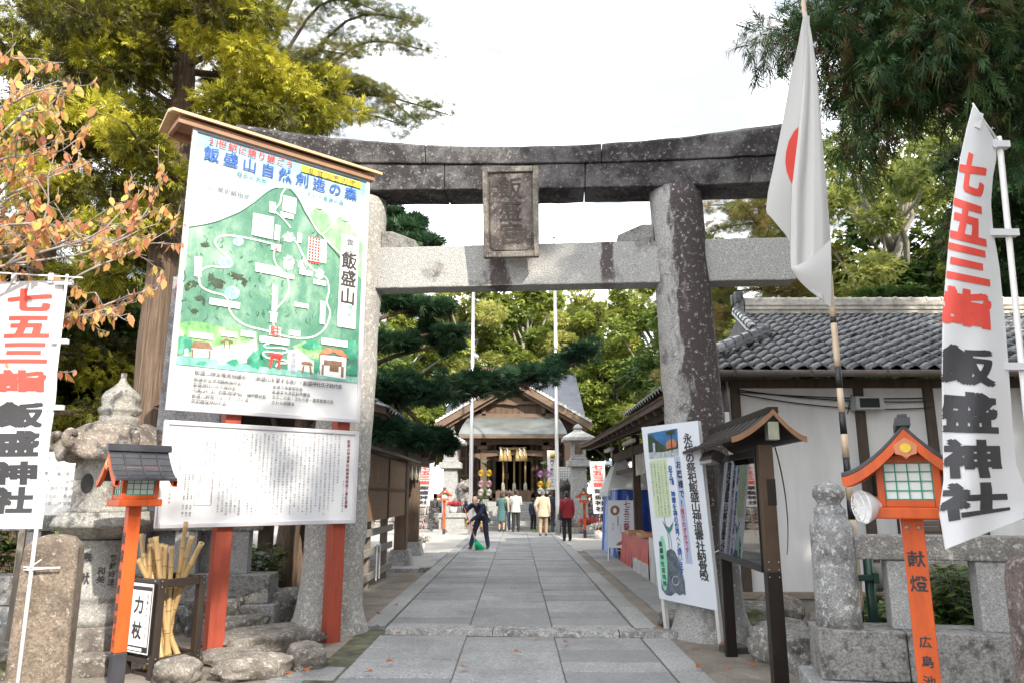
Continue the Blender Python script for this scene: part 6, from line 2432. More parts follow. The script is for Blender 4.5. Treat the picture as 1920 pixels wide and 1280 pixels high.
stall(2.50, 12.3, 14.1, clear_wrap, clear_wrap, 'nearest stall table, covered to the ground with clear plastic over pale cloth', h=0.8)
stall(2.52, 14.25, 16.3, red_cloth, clear_wrap, 'middle stall table with a shiny red cloth half covered by plastic')
stall(2.56, 16.5, 18.4, red_cloth, red_cloth, 'farther stall table hung with a bright red cloth to the ground', h=0.70)
for (x, y, z, n, lab) in ((2.66, 16.9, 0.725, 2, 'pale wooden tray on the farther red stall table'), (2.62, 15.0, 0.765, 1, 'pale wooden tray lying on the middle stall table')):
    mb = MB(tray_wood).box((0, 0, 0.012), (0.36, 0.62, 0.02))
    for sx, sy, a, b in ((-.17, 0, .02, .62), (.17, 0, .02, .62), (0, -.3, .32, .02), (0, .3, .32, .02)):
        mb.box((sx, sy, 0.045), (a, b, 0.07))
    tag(mb.build('wooden_tray', loc=(x, y, z), bevel=0.004), lab, 'tray')
bk = thing('charm_basket', 'brown basket of yellow charms standing on the nearest plastic-covered stall table', 'basket', (2.68, 13.1, 0.816))
mb = MB(tray_wood).lathe([(0.15, 0), (0.19, 0.10), (0.20, 0.11), (0.18, 0.11), (0.14, 0.02)], seg=20).build('basket', bk)
mb = MB(plain('yellow_charm', (0.62, 0.42, 0.05), 0.6, 0.3, 15))
for k in range(26):
    a_, r_ = k * 2.4, 0.15 * math.sqrt(k / 26)
    mb.box((math.cos(a_) * r_, math.sin(a_) * r_, 0.12 + 0.03 * math.cos(k)), (0.05, 0.07, 0.03), Matrix.Rotation(a_, 3, 'Z') @ Matrix.Rotation(0.4, 3, 'X'))
mb.build('charms', bk)
sr = thing('paper_streamers', 'bunch of white paper streamers hanging from the pavilion beam above the stalls', 'streamers', (2.72, 13.6, 2.15))
mb = MB(paper_white)
for k in range(26):
    a_ = k * 2.4
    r_ = 0.10 * math.sqrt(k / 26)
    mb.bar((math.cos(a_) * r_ * .4, math.sin(a_) * r_ * .4, 0), (math.cos(a_) * r_ * 1.5, math.sin(a_) * r_ * 1.5, -0.75 - 0.12 * ((k * .37) % 1)), 0.03, 0.006)
mb.tube([(0, 0, 0.4), (0, 0, 0)], 0.01, 6)
mb.build('streamers', sr)

blue_tarp = plain('blue_tarpaulin', (0.03, 0.11, 0.50), 0.45, 0.3, 3)
pale_tarp = plain('pale_blue_tarpaulin', (0.38, 0.48, 0.66), 0.5, 0.2, 3)
tent_white = leafmat('tent_white_cloth', [(0.74, 0.74, 0.73)] * 2, 0.2, 0.7)
tn_ = thing('festival_tent', 'small tent with blue and white striped sides and a tall white pointed top', 'tent', (3.1, 20.4, 0))
mb = MB(blue_tarp)
for k, (y0, y1) in enumerate(((19.0, 19.55), (19.55, 20.2), (20.2, 20.8), (20.8, 21.4), (21.4, 22.0))):
    mb.use(blue_tarp if k % 2 == 0 else pale_tarp)
    mb.grid(lambda s, t: Vector((2.62 - 0.10 * t + 0.035 * math.sin(s * 14 + k), y0 + (y1 - y0) * s, 1.72 - 1.68 * t)), 16, 8)
for k in range(5):
    x0 = 2.62 + k * 0.42
    mb.use(pale_tarp if k % 2 == 0 else blue_tarp)
    mb.grid(lambda s, t: Vector((x0 + 0.42 * s, 18.98 - 0.10 * t + 0.03 * math.sin(s * 9 + k), 1.72 - 1.68 * t)), 10, 8)
mb.use(blue_tarp)
mb.grid(lambda s, t: Vector((2.60 - 0.02 * t + 0.02 * math.sin(s * 40), 19.0 + 3.0 * s, 1.72 - 0.38 * t)), 40, 3)
mb.grid(lambda s, t: Vector((2.60 + 2.1 * s, 18.96 + 0.02 * math.sin(s * 40), 1.72 - 0.38 * t)), 30, 3)
mb.build('side_cloth', tn_, world=True)
mb = MB(tent_white)
apex, cB = Vector((2.98, 21.3, 2.95)), [Vector((2.5, 20.3, 1.70)), Vector((3.5, 20.3, 1.70)), Vector((3.5, 22.3, 1.70)), Vector((2.5, 22.3, 1.70))]
for k in range(4):
    a_, b_ = cB[k], cB[(k + 1) % 4]
    mb.grid(lambda s, t: a_.lerp(b_, s).lerp(apex, t ** 0.8) - Vector((0, 0, 0.05 * math.sin(t * PI))), 12, 12)
for k in range(4):
    a_, b_ = cB[k], cB[(k + 1) % 4]
    mb.grid(lambda s, t: a_.lerp(b_, s) - Vector((0, 0, (0.12 + 0.05 * abs(math.sin(s * 18))) * t)), 40, 2)
mb.build('pointed_top', tn_, world=True)
mb = MB(tent_white)
mb.grid(lambda s, t: Vector((2.55 + 2.2 * s, 18.9 + 3.2 * t, 1.72 + 0.16 * math.sin(s * PI) * math.sin(t * PI) + 0.02 * math.sin(s * 20))), 20, 20)
mb.build('flat_top', tn_, world=True)
bl = MB(paper_white).box((0, 0, 1.6), (3.2, 0.05, 2.6)).build('white_screen', loc=(4.6, 23.2, 0))
tag(bl, 'tall white cloth screen standing behind the pointed tent', 'screen')

# A-frame sign for the festival reception
p0, p1 = gnd(1141, 1053), gnd(1189, 1056)
ab = thing('festival_sign', 'white festival sign reading 七五三祭受付 on thin legs by the stalls', 'sign', (p0.x, p0.y, 0), math.atan2(p1.y - p0.y, p1.x - p0.x))
wS = (p1 - p0).length
mb = MB(steel)
for x in (0.0, wS):
    mb.bar((x, 0, 0), (x, 0.12, 1.45), 0.03, 0.03)
    mb.bar((x, 0.5, 0), (x, 0.16, 1.40), 0.03, 0.03)
mb.bar((0, 0.42, 0.25), (wS, 0.42, 0.25), 0.02, 0.02)
mb.build('legs', ab)
af = lambda k: (lambda a, b: Vector((a, -0.02 + b * 0.083 - 0.002 * k, b)))
mb = MB(banner_sheet)
mb.prism([(-0.02, 0.34), (wS + 0.02, 0.34), (wS + 0.02, 1.46), (-0.02, 1.46)], lambda a, b: Vector((a, 0.0 + b * 0.083, b)), af(0))
bo = mb.build('board', ab)
mb = MB(ink_maroon)
mb.text('七五三祭', af(2), wS * 0.72, 1.36, 0.17, 0.17, bold=0.025)
mb.use(ink).text('受付', af(2), wS * 0.7, 0.76, 0.10, 0.17, bold=0.02)
mb.text('祈願受付', af(2), wS * 0.38, 1.06, 0.055, 0.06)
mb.use(art_brown).poly([(wS * 0.25 + 0.13 * math.cos(k * PI / 10), 1.22 + 0.12 * math.sin(k * PI / 10)) for k in range(20)], af(2))
mb.use(paper_white).poly([(wS * 0.25 + 0.05 * math.cos(k * PI / 10), 1.22 + 0.06 * math.sin(k * PI / 10)) for k in range(20)], af(3))
mb.use(art_brown).poly([(wS * 0.5 + 0.12 * math.cos(k * PI / 10), 0.46 + 0.06 * math.sin(k * PI / 10 + .8)) for k in range(20)], af(2))
mb.use(ink_maroon)
mb.text('どんどん', af(2), wS * 0.5, 0.88, 0.05, 0.06)
mb.text('おん式', af(2), wS * 0.18, 0.9, 0.05, 0.06)
mb.build('lettering', bo)

# small banners in the yard


def yard_banner(label, u, v0, v1, Y, pole_u, wpx, lean, name='nobori_banner', rows=True):
    a, b = at(u, v0, Y), at(u + lean, v1, Y)
    w_ = wpx / FPX * Y
    h = a.z - b.z
    base = gnd(pole_u, 1008) if False else Vector((at(pole_u, v1, Y).x, Y, 0))
    t = thing(name, label, 'banner', tuple(base))
    top = Vector((a.x + w_ / 2 + 0.04, Y, a.z + 0.05))
    mb = MB(pole_white)
    mb.tube([base, top], 0.012, 8)
    mb.use(ink_red)
    for k in range(6):
        z = 0.12 + k * 0.13
        q = base.lerp(top, z / top.z)
        mb.tube([q, q + (top - base).normalized() * 0.06], 0.0135, 8)
    mb.build('pole', t, world=True)
    cf = lambda s, k, o=0.0: Vector((a.x + (b.x - a.x) * k + (s - 0.5) * w_, Y + 0.02 * math.sin(s * 5 + k * 6) - o, a.z - h * k))
    mb = MB(cloth_white)
    mb.grid(lambda s, k: cf(s, k), 8, 24)
    c_ = mb.build('cloth', t, world=True)
    mb = MB(b_red)
    f2 = lambda x, y: cf(x / w_ + 0.5, -y / h, 0.012)
    rws = []
    for i, ch in enumerate('七五三詣飯盛神社'):
        k0 = 0.06 + i * 0.113 + (0.01 if i > 3 else 0)
        rws.append((ch, -h * (k0 + 0.05), w_ * 0.72, h * 0.092, b_red if i < 4 else b_black))
    ban_text(mb, f2, 0, rws, grid=0.15)
    mb.build('lettering', c_, world=True)
    return t


yard_banner('small far white banner reading 七五三詣 飯盛神社 by the red flowers and right stone post', 1119, 864, 962, 27.0, 1119, 27, 8)
yard_banner('far white banner half hidden by the water pavilion posts, left of the stone steps', 800, 868, 948, 28.0, 790, 24, -7)

# ================================================================== the shrine hall
hall_wood = wood('shrine_timber', (0.135, 0.083, 0.052), 0.7, (4, 4, 0.8), 0.35, 0.15)
hall_wood_x = wood('shrine_beam', (0.165, 0.106, 0.068), 0.7, (0.8, 4, 4), 0.3, 0.15)
hall_dark = wood('shrine_dark_timber', (0.07, 0.045, 0.03), 0.75, (4, 4, 0.8), 0.35, 0.1)
copper_green = plain('copper_roof', (0.14, 0.15, 0.142), 0.5, 0.4, 0.8, bump=0.05)
roof_grey = plain('hall_roof', (0.07, 0.078, 0.10), 0.5, 0.25, 1.0, bump=0.05)
straw = plain('straw_rope_gold', (0.48, 0.35, 0.15), 0.8, 0.25, 20)
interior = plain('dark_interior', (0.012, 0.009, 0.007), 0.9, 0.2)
HY = 38.0
hx = lambda u, v=880, Y=HY: at(u, v, Y).x
hz = lambda v, Y=HY: at(965, v, Y).z
cx = hx(963)
hall = thing('shrine_hall', 'wooden shrine hall with tiled gable, green copper porch roof and straw tassels behind the steps', 'shrine', (cx, HY, 0))
flz = 1.62
mb = MB(shrine_stone)
mb.box((cx, 41, 0.62), (9.4, 7.2, 1.3))
mb.build('stone_base', hall, world=True)
mb = MB(hall_dark)
mb.box((cx, 40.2, flz - 0.1), (8.2, 4.6, 0.2))
for k in range(9):
    mb.box((cx - 4 + k, 37.95, 1.45), (0.16, 0.1, 0.4))
mb.build('floor', hall, world=True)
mb = MB(hall_dark)
for x0, x1 in ((hx(858), hx(927)), (hx(998), hx(1062))):
    mb.box(((x0 + x1) / 2, 40.0, 3.0), (x1 - x0, 0.1, 2.9))
    n = 6
    mb.use(hall_wood)
    for k in range(n + 1):
        mb.box((x0 + (x1 - x0) * k / n, 39.93, 2.9), (0.09, 0.06, 2.7))
    for z in (1.75, 2.6, 3.5):
        mb.box(((x0 + x1) / 2, 39.92, z), (x1 - x0, 0.05, 0.12))
    mb.use(hall_dark)
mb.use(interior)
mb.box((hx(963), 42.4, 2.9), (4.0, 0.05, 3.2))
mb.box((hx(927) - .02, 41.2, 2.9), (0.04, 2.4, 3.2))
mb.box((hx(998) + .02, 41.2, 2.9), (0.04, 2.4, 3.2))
mb.build('wall', hall, world=True)
for (u) in (927, 950, 975, 998):
    MB(hall_wood).box((hx(u, 880, 39.9), 39.85, 2.6), (0.11, 0.11, 2.0)).build('door_post', hall, world=True)
mb = MB(gold).box((hx(948), 41.5, 2.6), (0.25, 0.05, 0.3))
mb.build('altar_gold', hall, world=True)
mb = MB(hall_wood_x)
mb.box((cx, 39.85, hz(857)), (hx(1000) - hx(925), 0.14, 0.2))
mb.build('door_lintel', hall, world=True)
# porch: posts, rainbow beam, brackets
PY = 36.2
pz = lambda v: at(965, v, PY).z
pxx = lambda u, v=860: at(u, v, PY).x
for u in (907, 1024):
    mb = MB(hall_wood).box((pxx(u), PY, (pz(848) + 1.2) / 2), (0.3, 0.3, pz(848) - 1.2 + .0))
    mb.v = [Vector((p.x, p.y, p.z + 0.6)) for p in mb.v]
    mb.use(shrine_stone).box((pxx(u), PY, 1.25), (0.5, 0.5, 0.25))
    mb.build('porch_post', hall, world=True, bevel=0.01)
mb = MB(hall_wood_x)
bz = pz(851)
mb.grid(lambda s, t: Vector((0, 0, 0)), 1, 1)
mb = MB(hall_wood_x)
n = 20
for (y, sgn) in ((PY - 0.14, 1),):
    mb.prism([(pxx(905) + (pxx(1026) - pxx(905)) * k / n, bz + 0.16 + 0.06 * math.sin(PI * k / n)) for k in range(n + 1)] + [(pxx(1026) - (pxx(1026) - pxx(905)) * k / n, bz - 0.14 + 0.1 * math.sin(PI * k / n)) for k in range(n + 1)], lambda a, b: Vector((a, PY - 0.14, b)), lambda a, b: Vector((a, PY + 0.14, b)))
for sgn, u in ((-1, 905), (1, 1026)):
    x = pxx(u)
    mb.prism([(x, bz + 0.1), (x + sgn * 0.45, bz + 0.02), (x + sgn * 0.6, bz + 0.1), (x + sgn * 0.72, bz - 0.02), (x + sgn * 0.55, bz - 0.16), (x + sgn * 0.3, bz - 0.14), (x, bz - 0.3)], lambda a, b: Vector((a, PY - 0.12, b)), lambda a, b: Vector((a, PY + 0.12, b)))
    mb.box((x, PY, bz + 0.34), (0.5, 0.36, 0.16))
    mb.box((x, PY, bz + 0.52), (0.8, 0.30, 0.14))
mb.box((cx, PY, pz(828)), (pxx(1052) - pxx(872), 0.26, 0.24))
mb.prism([(pxx(957), pz(845)), (pxx(961), pz(836)), (pxx(968), pz(836)), (pxx(972), pz(845))], lambda a, b: Vector((a, PY - 0.1, b)), lambda a, b: Vector((a, PY + 0.1, b)))
for k in range(26):
    x = pxx(872) + (pxx(1052) - pxx(872)) * k / 25
    mb.bar((x, PY - 0.75, pz(821) - 0.02), (x, 38.2, pz(821) + 0.75), 0.09, 0.10)
mb.build('porch_frame', hall, world=True)
mb = MB(copper_green)
yF = PY - 0.95
zF = pz(821) + 0.05
xl, xr = pxx(866) - .1, pxx(1058) + .1


def porch(s, t, o=0.0):
    x = (xl + (xr - xl) * s)
    x = cx + (x - cx) * (1 - 0.12 * t)
    return Vector((x, yF + 2.6 * t, zF + 1.12 * t ** 0.8 + o))


mb.grid(lambda s, t: porch(s, t, 0.1), 30, 10)
mb.grid(lambda s, t: porch(s, 0, 0.1 * t), 30, 1)
mb.grid(lambda s, t: porch(1 - s, t), 30, 6)
for sx in (0, 1):
    mb.grid(lambda s, t: porch(sx, s, 0.1 * t), 8, 1)
mb.use(hall_wood_x).bar(porch(0, 0, -0.05), porch(1, 0, -0.05), 0.1, 0.12)
mb.build('porch_roof', hall, world=True)
# big gable
az, ez = hz(716), hz(798)
xg = hx(1108) - cx
mb = MB(kawara)
GY = 37.2
sl = Vector((xg, 0, ez - az))
for sgn in (-1, 1):
    up = Vector((-sgn * xg, 0, az - ez)).normalized()
    ln_ = sl.length
    tile_slope(mb, Vector((cx + sgn * xg, GY if sgn > 0 else GY + 9, ez)), Vector((0, 1 if sgn > 0 else -1, 0)), up, Vector((sgn * (az - ez), 0, xg)).normalized(), lambda t: 0, lambda t: 9, ln_, 0.3, 0.3)
rfh = mb.build('roof', hall, world=True)
mb = MB(hall_wood_x)
for sgn in (-1, 1):
    a_, b_ = Vector((cx, GY - 0.05, az - 0.12)), Vector((cx + sgn * xg, GY - 0.05, ez - 0.12))
    mb.bar(a_, b_, 0.12, 0.34)
    a_, b_ = Vector((cx, GY + 0.15, az - 0.38)), Vector((cx + sgn * xg * 0.95, GY + 0.15, ez - 0.3))
    mb.bar(a_, b_, 0.10, 0.16)
mb.build('barge_board', rfh, world=True)
mb = MB(plain('white_tile_end', (0.52, 0.51, 0.49), 0.7, 0.15, 9))
for sgn in (-1, 1):
    for k in range(22):
        p = Vector((cx + sgn * xg * (k + .5) / 22, GY - 0.06, az + (ez - az) * (k + .5) / 22 + 0.13))
        mb.tube([p + Vector((0, -0.05, 0)), p + Vector((0, 0.3, 0))], 0.105, 12)
mb.build('verge_tile', rfh, world=True)
mb = MB(kawara)
ridge(mb, (cx, GY - 0.1, az), (cx, GY + 9, az), 0.3, 0.4)
mb.box((cx, GY - 0.15, az + 0.35), (0.5, 0.15, 0.7))
mb.build('ridge', rfh, world=True)
mb = MB(hall_wood)
mb.prism([(cx - xg * .86, ez), (cx + xg * .86, ez), (cx, az - 0.3)], lambda a, b: Vector((a, GY + 0.75, b)), lambda a, b: Vector((a, GY + 0.85, b)))
mb.use(hall_dark)
for k in range(15):
    x = -2.2 + k * 0.31
    mb.box((cx + x, GY + 0.74, hz(766)), (0.025, 0.02, 0.62 * 1.1))
mb.use(hall_wood_x)
mb.box((cx, GY + 0.62, hz(780)), (xg * 1.62, 0.2, 0.24))
mb.box((cx, GY + 0.64, hz(755)), (xg * 0.86, 0.14, 0.16))
for sgn in (-1, 1):
    mb.box((cx + sgn * 1.55, GY + 0.62, hz(768)), (0.2, 0.2, 0.62))
    mb.box((cx + sgn * 3.3, GY + 0.5, ez - 0.18), (0.5, 0.5, 0.4))
    mb.box((cx + sgn * 3.3, GY + 0.45, ez - 1.4), (0.26, 0.26, 2.6))
mb.prism([(cx - 0.6, hz(757)), (cx - 0.35, hz(745)), (cx + 0.35, hz(745)), (cx + 0.6, hz(757)), (cx, hz(760))], lambda a, b: Vector((a, GY + 0.55, b)), lambda a, b: Vector((a, GY + 0.7, b)))
mb.build('gable_wall', hall, world=True)
# rope, tassels, paper, bell ropes
mb = MB(straw)
zr_ = pz(839)
mb.tube([Vector((pxx(936) + (pxx(987) - pxx(936)) * k / 12, PY - 0.26, zr_ - 0.05 * math.sin(PI * k / 12))) for k in range(13)], 0.06, 8)
for u in (940, 947, 955, 970, 978, 984):
    x = pxx(u)
    mb.lathe([(0.13, -0.62), (0.10, -0.3), (0.05, -0.05), (0.02, 0.0)], (x, PY - 0.26, zr_ - 0.03), 10)
mb.build('straw_tassel', hall, world=True)
for u in (939, 951, 974, 982):
    mb = MB(paper_white)
    for k in range(4):
        mb.box((pxx(u) + 0.03 * (k % 2), PY - 0.38, zr_ - 0.06 - k * 0.09), (0.06, 0.008, 0.10))
    mb.build('paper_streamer', hall, world=True)
for u in (943, 964, 985):
    x = at(u, 870, PY).x
    mb = MB(straw)
    mb.tube([(x, PY + 0.5, bz), (x, PY + 0.5, pz(908))], 0.045, 8)
    mb.use(plain('pale_rope_end', (0.50, 0.46, 0.38), 0.8, 0.2, 9)).lathe([(0.10, 0), (0.085, 0.45), (0.05, 0.55)], (x, PY + 0.5, pz(925)), 10)
    mb.build('bell_rope', hall, world=True)
mb = MB(hall_wood)
mb.box((cx, 35.9, 1.5), (1.7, 0.6, 0.55))
for k in range(9):
    mb.box((cx - 0.72 + k * 0.18, 35.9, 1.80), (0.06, 0.6, 0.05))
tag(mb.build('offering_box', loc=(0, 0, 0)), 'slatted wooden offering box at the top of the stone steps', 'offering box')
# rear hall with broad grey roof
rh = thing('grey_roofed_hall', 'larger hall with broad blue-grey roof and coppery ridge rising behind the gabled shrine', 'building', (cx, 52, 0))
mb = MB(roof_grey)
zt2, zb3 = at(960, 702, 55).z, at(960, 792, 50).z
xa, xb = at(868, 710, 55).x, at(1079, 712, 55).x
xc, xd = at(828, 790, 49).x, at(1098, 790, 49).x
V = [Vector((xc, 48.5, zb3)), Vector((xd, 48.5, zb3)), Vector((xb, 55, zt2)), Vector((xa, 55, zt2)), Vector((xc, 61.5, zb3)), Vector((xd, 61.5, zb3))]
mb.add(V, [(0, 1, 2, 3), (1, 5, 2), (5, 4, 3, 2), (4, 0, 3), (0, 4, 5, 1)])
mb.build('roof', rh, world=True)
mb = MB(plain('copper_ridge', (0.33, 0.17, 0.13), 0.5, 0.25, 1.5))
mb.box(((xa + xb) / 2 - 1.2, 55, zt2 + 0.1), ((xb - xa) * 0.62, 0.7, 0.7))
mb.build('ridge', rh, world=True)
MB(hall_dark).box((cx, 55, zb3 / 2), (9, 10, zb3 - 0.1)).build('wall', rh, world=True)

# stone steps and terrace walls
mb = MB(shrine_stone)
for k in range(6):
    mb.box((cx, 33.5 + 0.36 * k + 1.2, 0.105 + 0.21 * k), (5.0, 2.4, 0.205))
for sgn in (-1, 1):
    mb.prism([(33.3, 0), (33.3, 0.35), (35.6, 1.5), (36.4, 1.5), (36.4, 0)], lambda a, b: Vector((cx + sgn * 2.68 - 0.16, a, b)), lambda a, b: Vector((cx + sgn * 2.68 + 0.16, a, b)))
st_ = mb.build('stone_steps', loc=(0, 0, 0), bevel=0.012)
tag(st_, None, kind='structure')
wall_m = stone('rubble_wall', (0.30, 0.28, 0.255), (0.10, 0.09, 0.08), (0.44, 0.42, 0.40), 0.5, 0.3, 2.2, 20, 1.0)
for sgn, lab in ((-1, 'rough stone terrace wall left of the shrine steps'), (1, 'rough stone terrace wall right of the shrine steps')):
    mb = MB(wall_m)
    for r_ in range(4):
        x = 2.9
        k = 0
        while x < 9.5:
            l = 0.45 + 0.35 * ((math.sin(r_ * 5.1 + k * 2.7) + 1) / 2)
            mb.box((cx + sgn * (x + l / 2), 35.3 + 0.05 * math.sin(k * 3 + r_), 0.17 + r_ * 0.33), (l - 0.03, 0.6 + 0.1 * math.sin(k), 0.31))
            x += l
            k += 1
    tag(mb.build('terrace_wall', bevel=0.05, rough=0.03, rscale=3), lab, 'wall')
# wooden fence behind the terrace
for sgn, lab in ((-1, 'dark lattice timber fence with blue-grey coping left of the shrine hall'), (1, 'dark lattice timber fence with blue-grey coping right of the shrine hall')):
    t = thing('lattice_fence', lab, 'fence', (cx + sgn * 7, 36.6, 0))
    mb = MB(hall_dark)
    for k in range(24):
        mb.box((cx + sgn * (4.3 + k * 0.24), 36.6, 2.2), (0.08, 0.08, 1.6))
    for z in (1.6, 2.3, 2.9):
        mb.box((cx + sgn * 7.0, 36.6, z), (5.8, 0.1, 0.1))
    mb.build('lattice', t, world=True)
    MB(plain('blue_coping', (0.24, 0.34, 0.42), 0.4, 0.2, 3)).prism([(36.3, 3.05), (36.6, 3.22), (36.9, 3.05), (36.6, 3.1)], lambda a, b: Vector((cx + sgn * 4.2, a, b)), lambda a, b: Vector((cx + sgn * 9.9, a, b))).build('coping', t, world=True)

# tall square stone lanterns either side


def tall_lantern(u, Y, label):
    x = at(u, 900, Y).x
    t = thing('stone_post_lantern', label, 'stone lantern', (x, Y, 0))
    MB(wall_m).box((0, 0, 0.12), (1.6, 1.5, 0.28)).box((0, 0, 0.42), (1.25, 1.15, 0.34)).build('base', t, bevel=0.03, rough=0.01)
    mb = MB(shrine_stone)
    mb.lathe([(0.36, 0.58), (0.31, 2.75)], square=4)
    mb.build('shaft', t, bevel=0.02)
    mb = MB(shrine_stone)
    mb.box((0, 0, 2.90), (1.0, 1.0, 0.28))
    mb.box((0, 0, 3.10), (0.72, 0.72, 0.12))
    mb.build('platform', t, bevel=0.03)
    mb = MB(shrine_stone)
    for sx in (-1, 1):
        for sy in (-1, 1):
            mb.box((sx * 0.24, sy * 0.24, 3.46), (0.14, 0.14, 0.60))
    mb.box((0, 0, 3.22), (0.60, 0.60, 0.11))
    mb.box((0, 0, 3.79), (0.64, 0.64, 0.09))
    mb.build('fire_box', t, bevel=0.01)
    mb = MB(shrine_stone)
    mb.lathe([(0.60, 3.84), (0.68, 3.86), (0.69, 4.0), (0.45, 4.14), (0.16, 4.32), (0.15, 4.36)], square=4)
    mb.lathe([(0.15, 4.36), (0.2, 4.42), (0.16, 4.5), (0.03, 4.62)], square=4)
    mb.build('roof', t, bevel=0.02)
    return t


tall_lantern(845, 34.0, 'tall square stone lantern left of the steps, its foot behind the red flowers')
tall_lantern(1085, 31.8, 'tall square stone lantern right of the steps, beside the woman in the red jacket')

# steel flag poles
steel_pole = plain('galvanised_steel', (0.50, 0.51, 0.53), 0.35, 0.08, 3, metal=0.7)
for u, vt, lab in ((882, 462, 'tall bare steel flagpole behind the sweeping man'), (1046, 446, 'tall bare steel flagpole beside the woman in the red jacket')):
    q = gnd(u, 1003)
    zt_ = at(u, vt, q.y).z
    mb = MB(steel_pole)
    mb.tube([(0, 0, 0), (0, 0, 1.2), (0, 0, 4), (0, 0, zt_)], [0.085, 0.083, 0.075, 0.05], 16)
    mb.lathe([(0.14, 0), (0.14, 0.03), (0.09, 0.05)], seg=16)
    mb.lathe([(0.07, zt_), (0.07, zt_ + 0.04), (0.03, zt_ + 0.12)], seg=12)
    mb.tube([(0.07, 0, 0.9), (0.075, 0, zt_ - 0.2)], 0.006, 5)
    tag(mb.build('flagpole', loc=tuple(q)), lab, 'flagpole')

# small orange lanterns in the yard
make_lantern('small far orange lantern left of the steps near the red flowers', tuple(gnd(832, 1001)), R(12), [('献燈', 1.2, 0.08, 0.11), ('飯盛', 0.85, 0.07, 0.1)], post_h=1.35, black_base=0.22)
make_lantern('small far orange lantern right of the steps beside the small white banner', tuple(gnd(1097, 1008)), R(-12), [('献燈', 1.2, 0.08, 0.11), ('飯盛', 0.85, 0.07, 0.1)], post_h=1.30, black_base=0.3)

# stone monument slab behind the guide sign
mon = MB(stone('monument_stone', (0.25, 0.245, 0.25), (0.12, 0.115, 0.115), (0.36, 0.36, 0.36), 0.3, 0.25, 2, 70, 0.4))
ml, mr_ = at(293, 800, 9.4).x, at(560, 800, 9.4).x
mtop = at(320, 516, 9.4).z
mx = ml + 0.45
mon.prism([(-0.42, -0.1), (0.42, -0.1), (0.40, mtop), (-0.36, mtop - 0.06)], lambda a, b: Vector((a, -0.12, b)), lambda a, b: Vector((a, 0.12, b)))
mon.use(ink_soft)
mf = lambda a, b: Vector((a, -0.122, b))
mon.text('の五五年月諸大神', mf, -0.11, mtop - 0.55, 0.15, 0.19)
mon.text('津村社宮満宮', mf, -0.28, mtop - 0.62, 0.15, 0.22)
mon.use(plain('faded_red_crest', (0.34, 0.07, 0.06), 0.7, 0.3, 12))
mon.poly([(-0.2 + 0.13 * math.cos(k * PI / 12) * (1 + .15 * math.cos(k * PI / 12 * 5)), mtop - 0.26 + 0.13 * math.sin(k * PI / 12) * (1 + .15 * math.cos(k * PI / 12 * 5))) for k in range(24)], mf)
tag(mon.build('stone_monument', loc=(mx, 9.4, 0), bevel=0.01), 'tall grey inscribed stone slab with a faded red crest behind the guide sign', 'monument')
# small notice board behind the stone lantern
bb = at(128, 905, 8.6)
mb = MB(grey_wood_z)
for x in (-0.4, 0.4):
    mb.box((x, 0.03, 0.75), (0.06, 0.06, 1.9))
mb.use(paper_white).box((0, 0, bb.z - 0.0), (0.9, 0.03, 0.72))
f3 = lambda a, b: Vector((a, -0.0165, b))
mb.use(ink_grey)
for k in range(7):
    mb.htext('飯盛神社の由緒御祭神', f3, -0.36, bb.z + 0.28 - k * 0.085, 0.045, 0.05)
mb.use(art_dark).rect(0.22, bb.z - 0.25, 0.34, bb.z - 0.08, f3)
mb.rect(0.22, bb.z - 0.05, 0.34, bb.z + 0.12, f3)
tag(mb.build('notice_board', loc=(bb.x, 8.6, 0), rotz=R(18)), 'pale printed notice board standing behind the stone lantern', 'notice board')

# chrysanthemum stands, pots of flowers


def bloom(mb, c, r_, n=70):
    for k in range(n):
        z = 1 - 2 * (k + .5) / n
        a_ = k * 2.399
        rr_ = math.sqrt(1 - z * z)
        d = Vector((math.cos(a_) * rr_, math.sin(a_) * rr_, z))
        s = d.cross(Vector((0.3, 0.2, 1))).normalized() * r_ * 0.2
        c2 = Vector(c)
        mb.add([c2 + d * r_ * 0.35, c2 + d * r_ * 0.8 + s, c2 + d * r_ * 1.05, c2 + d * r_ * 0.8 - s], [(0, 1, 2, 3)])


yel, wht, pnk, pur, redf = (plain(n, c, 0.7, 0.12, 9) for n, c in (('yellow_petal', (0.72, 0.52, 0.05)), ('white_petal', (0.72, 0.72, 0.66)), ('pink_petal', (0.62, 0.40, 0.50)), ('purple_petal', (0.46, 0.24, 0.50)), ('red_petal', (0.62, 0.03, 0.06))))
stem_g = plain('flower_leaf', (0.05, 0.10, 0.03), 0.7, 0.3, 9)


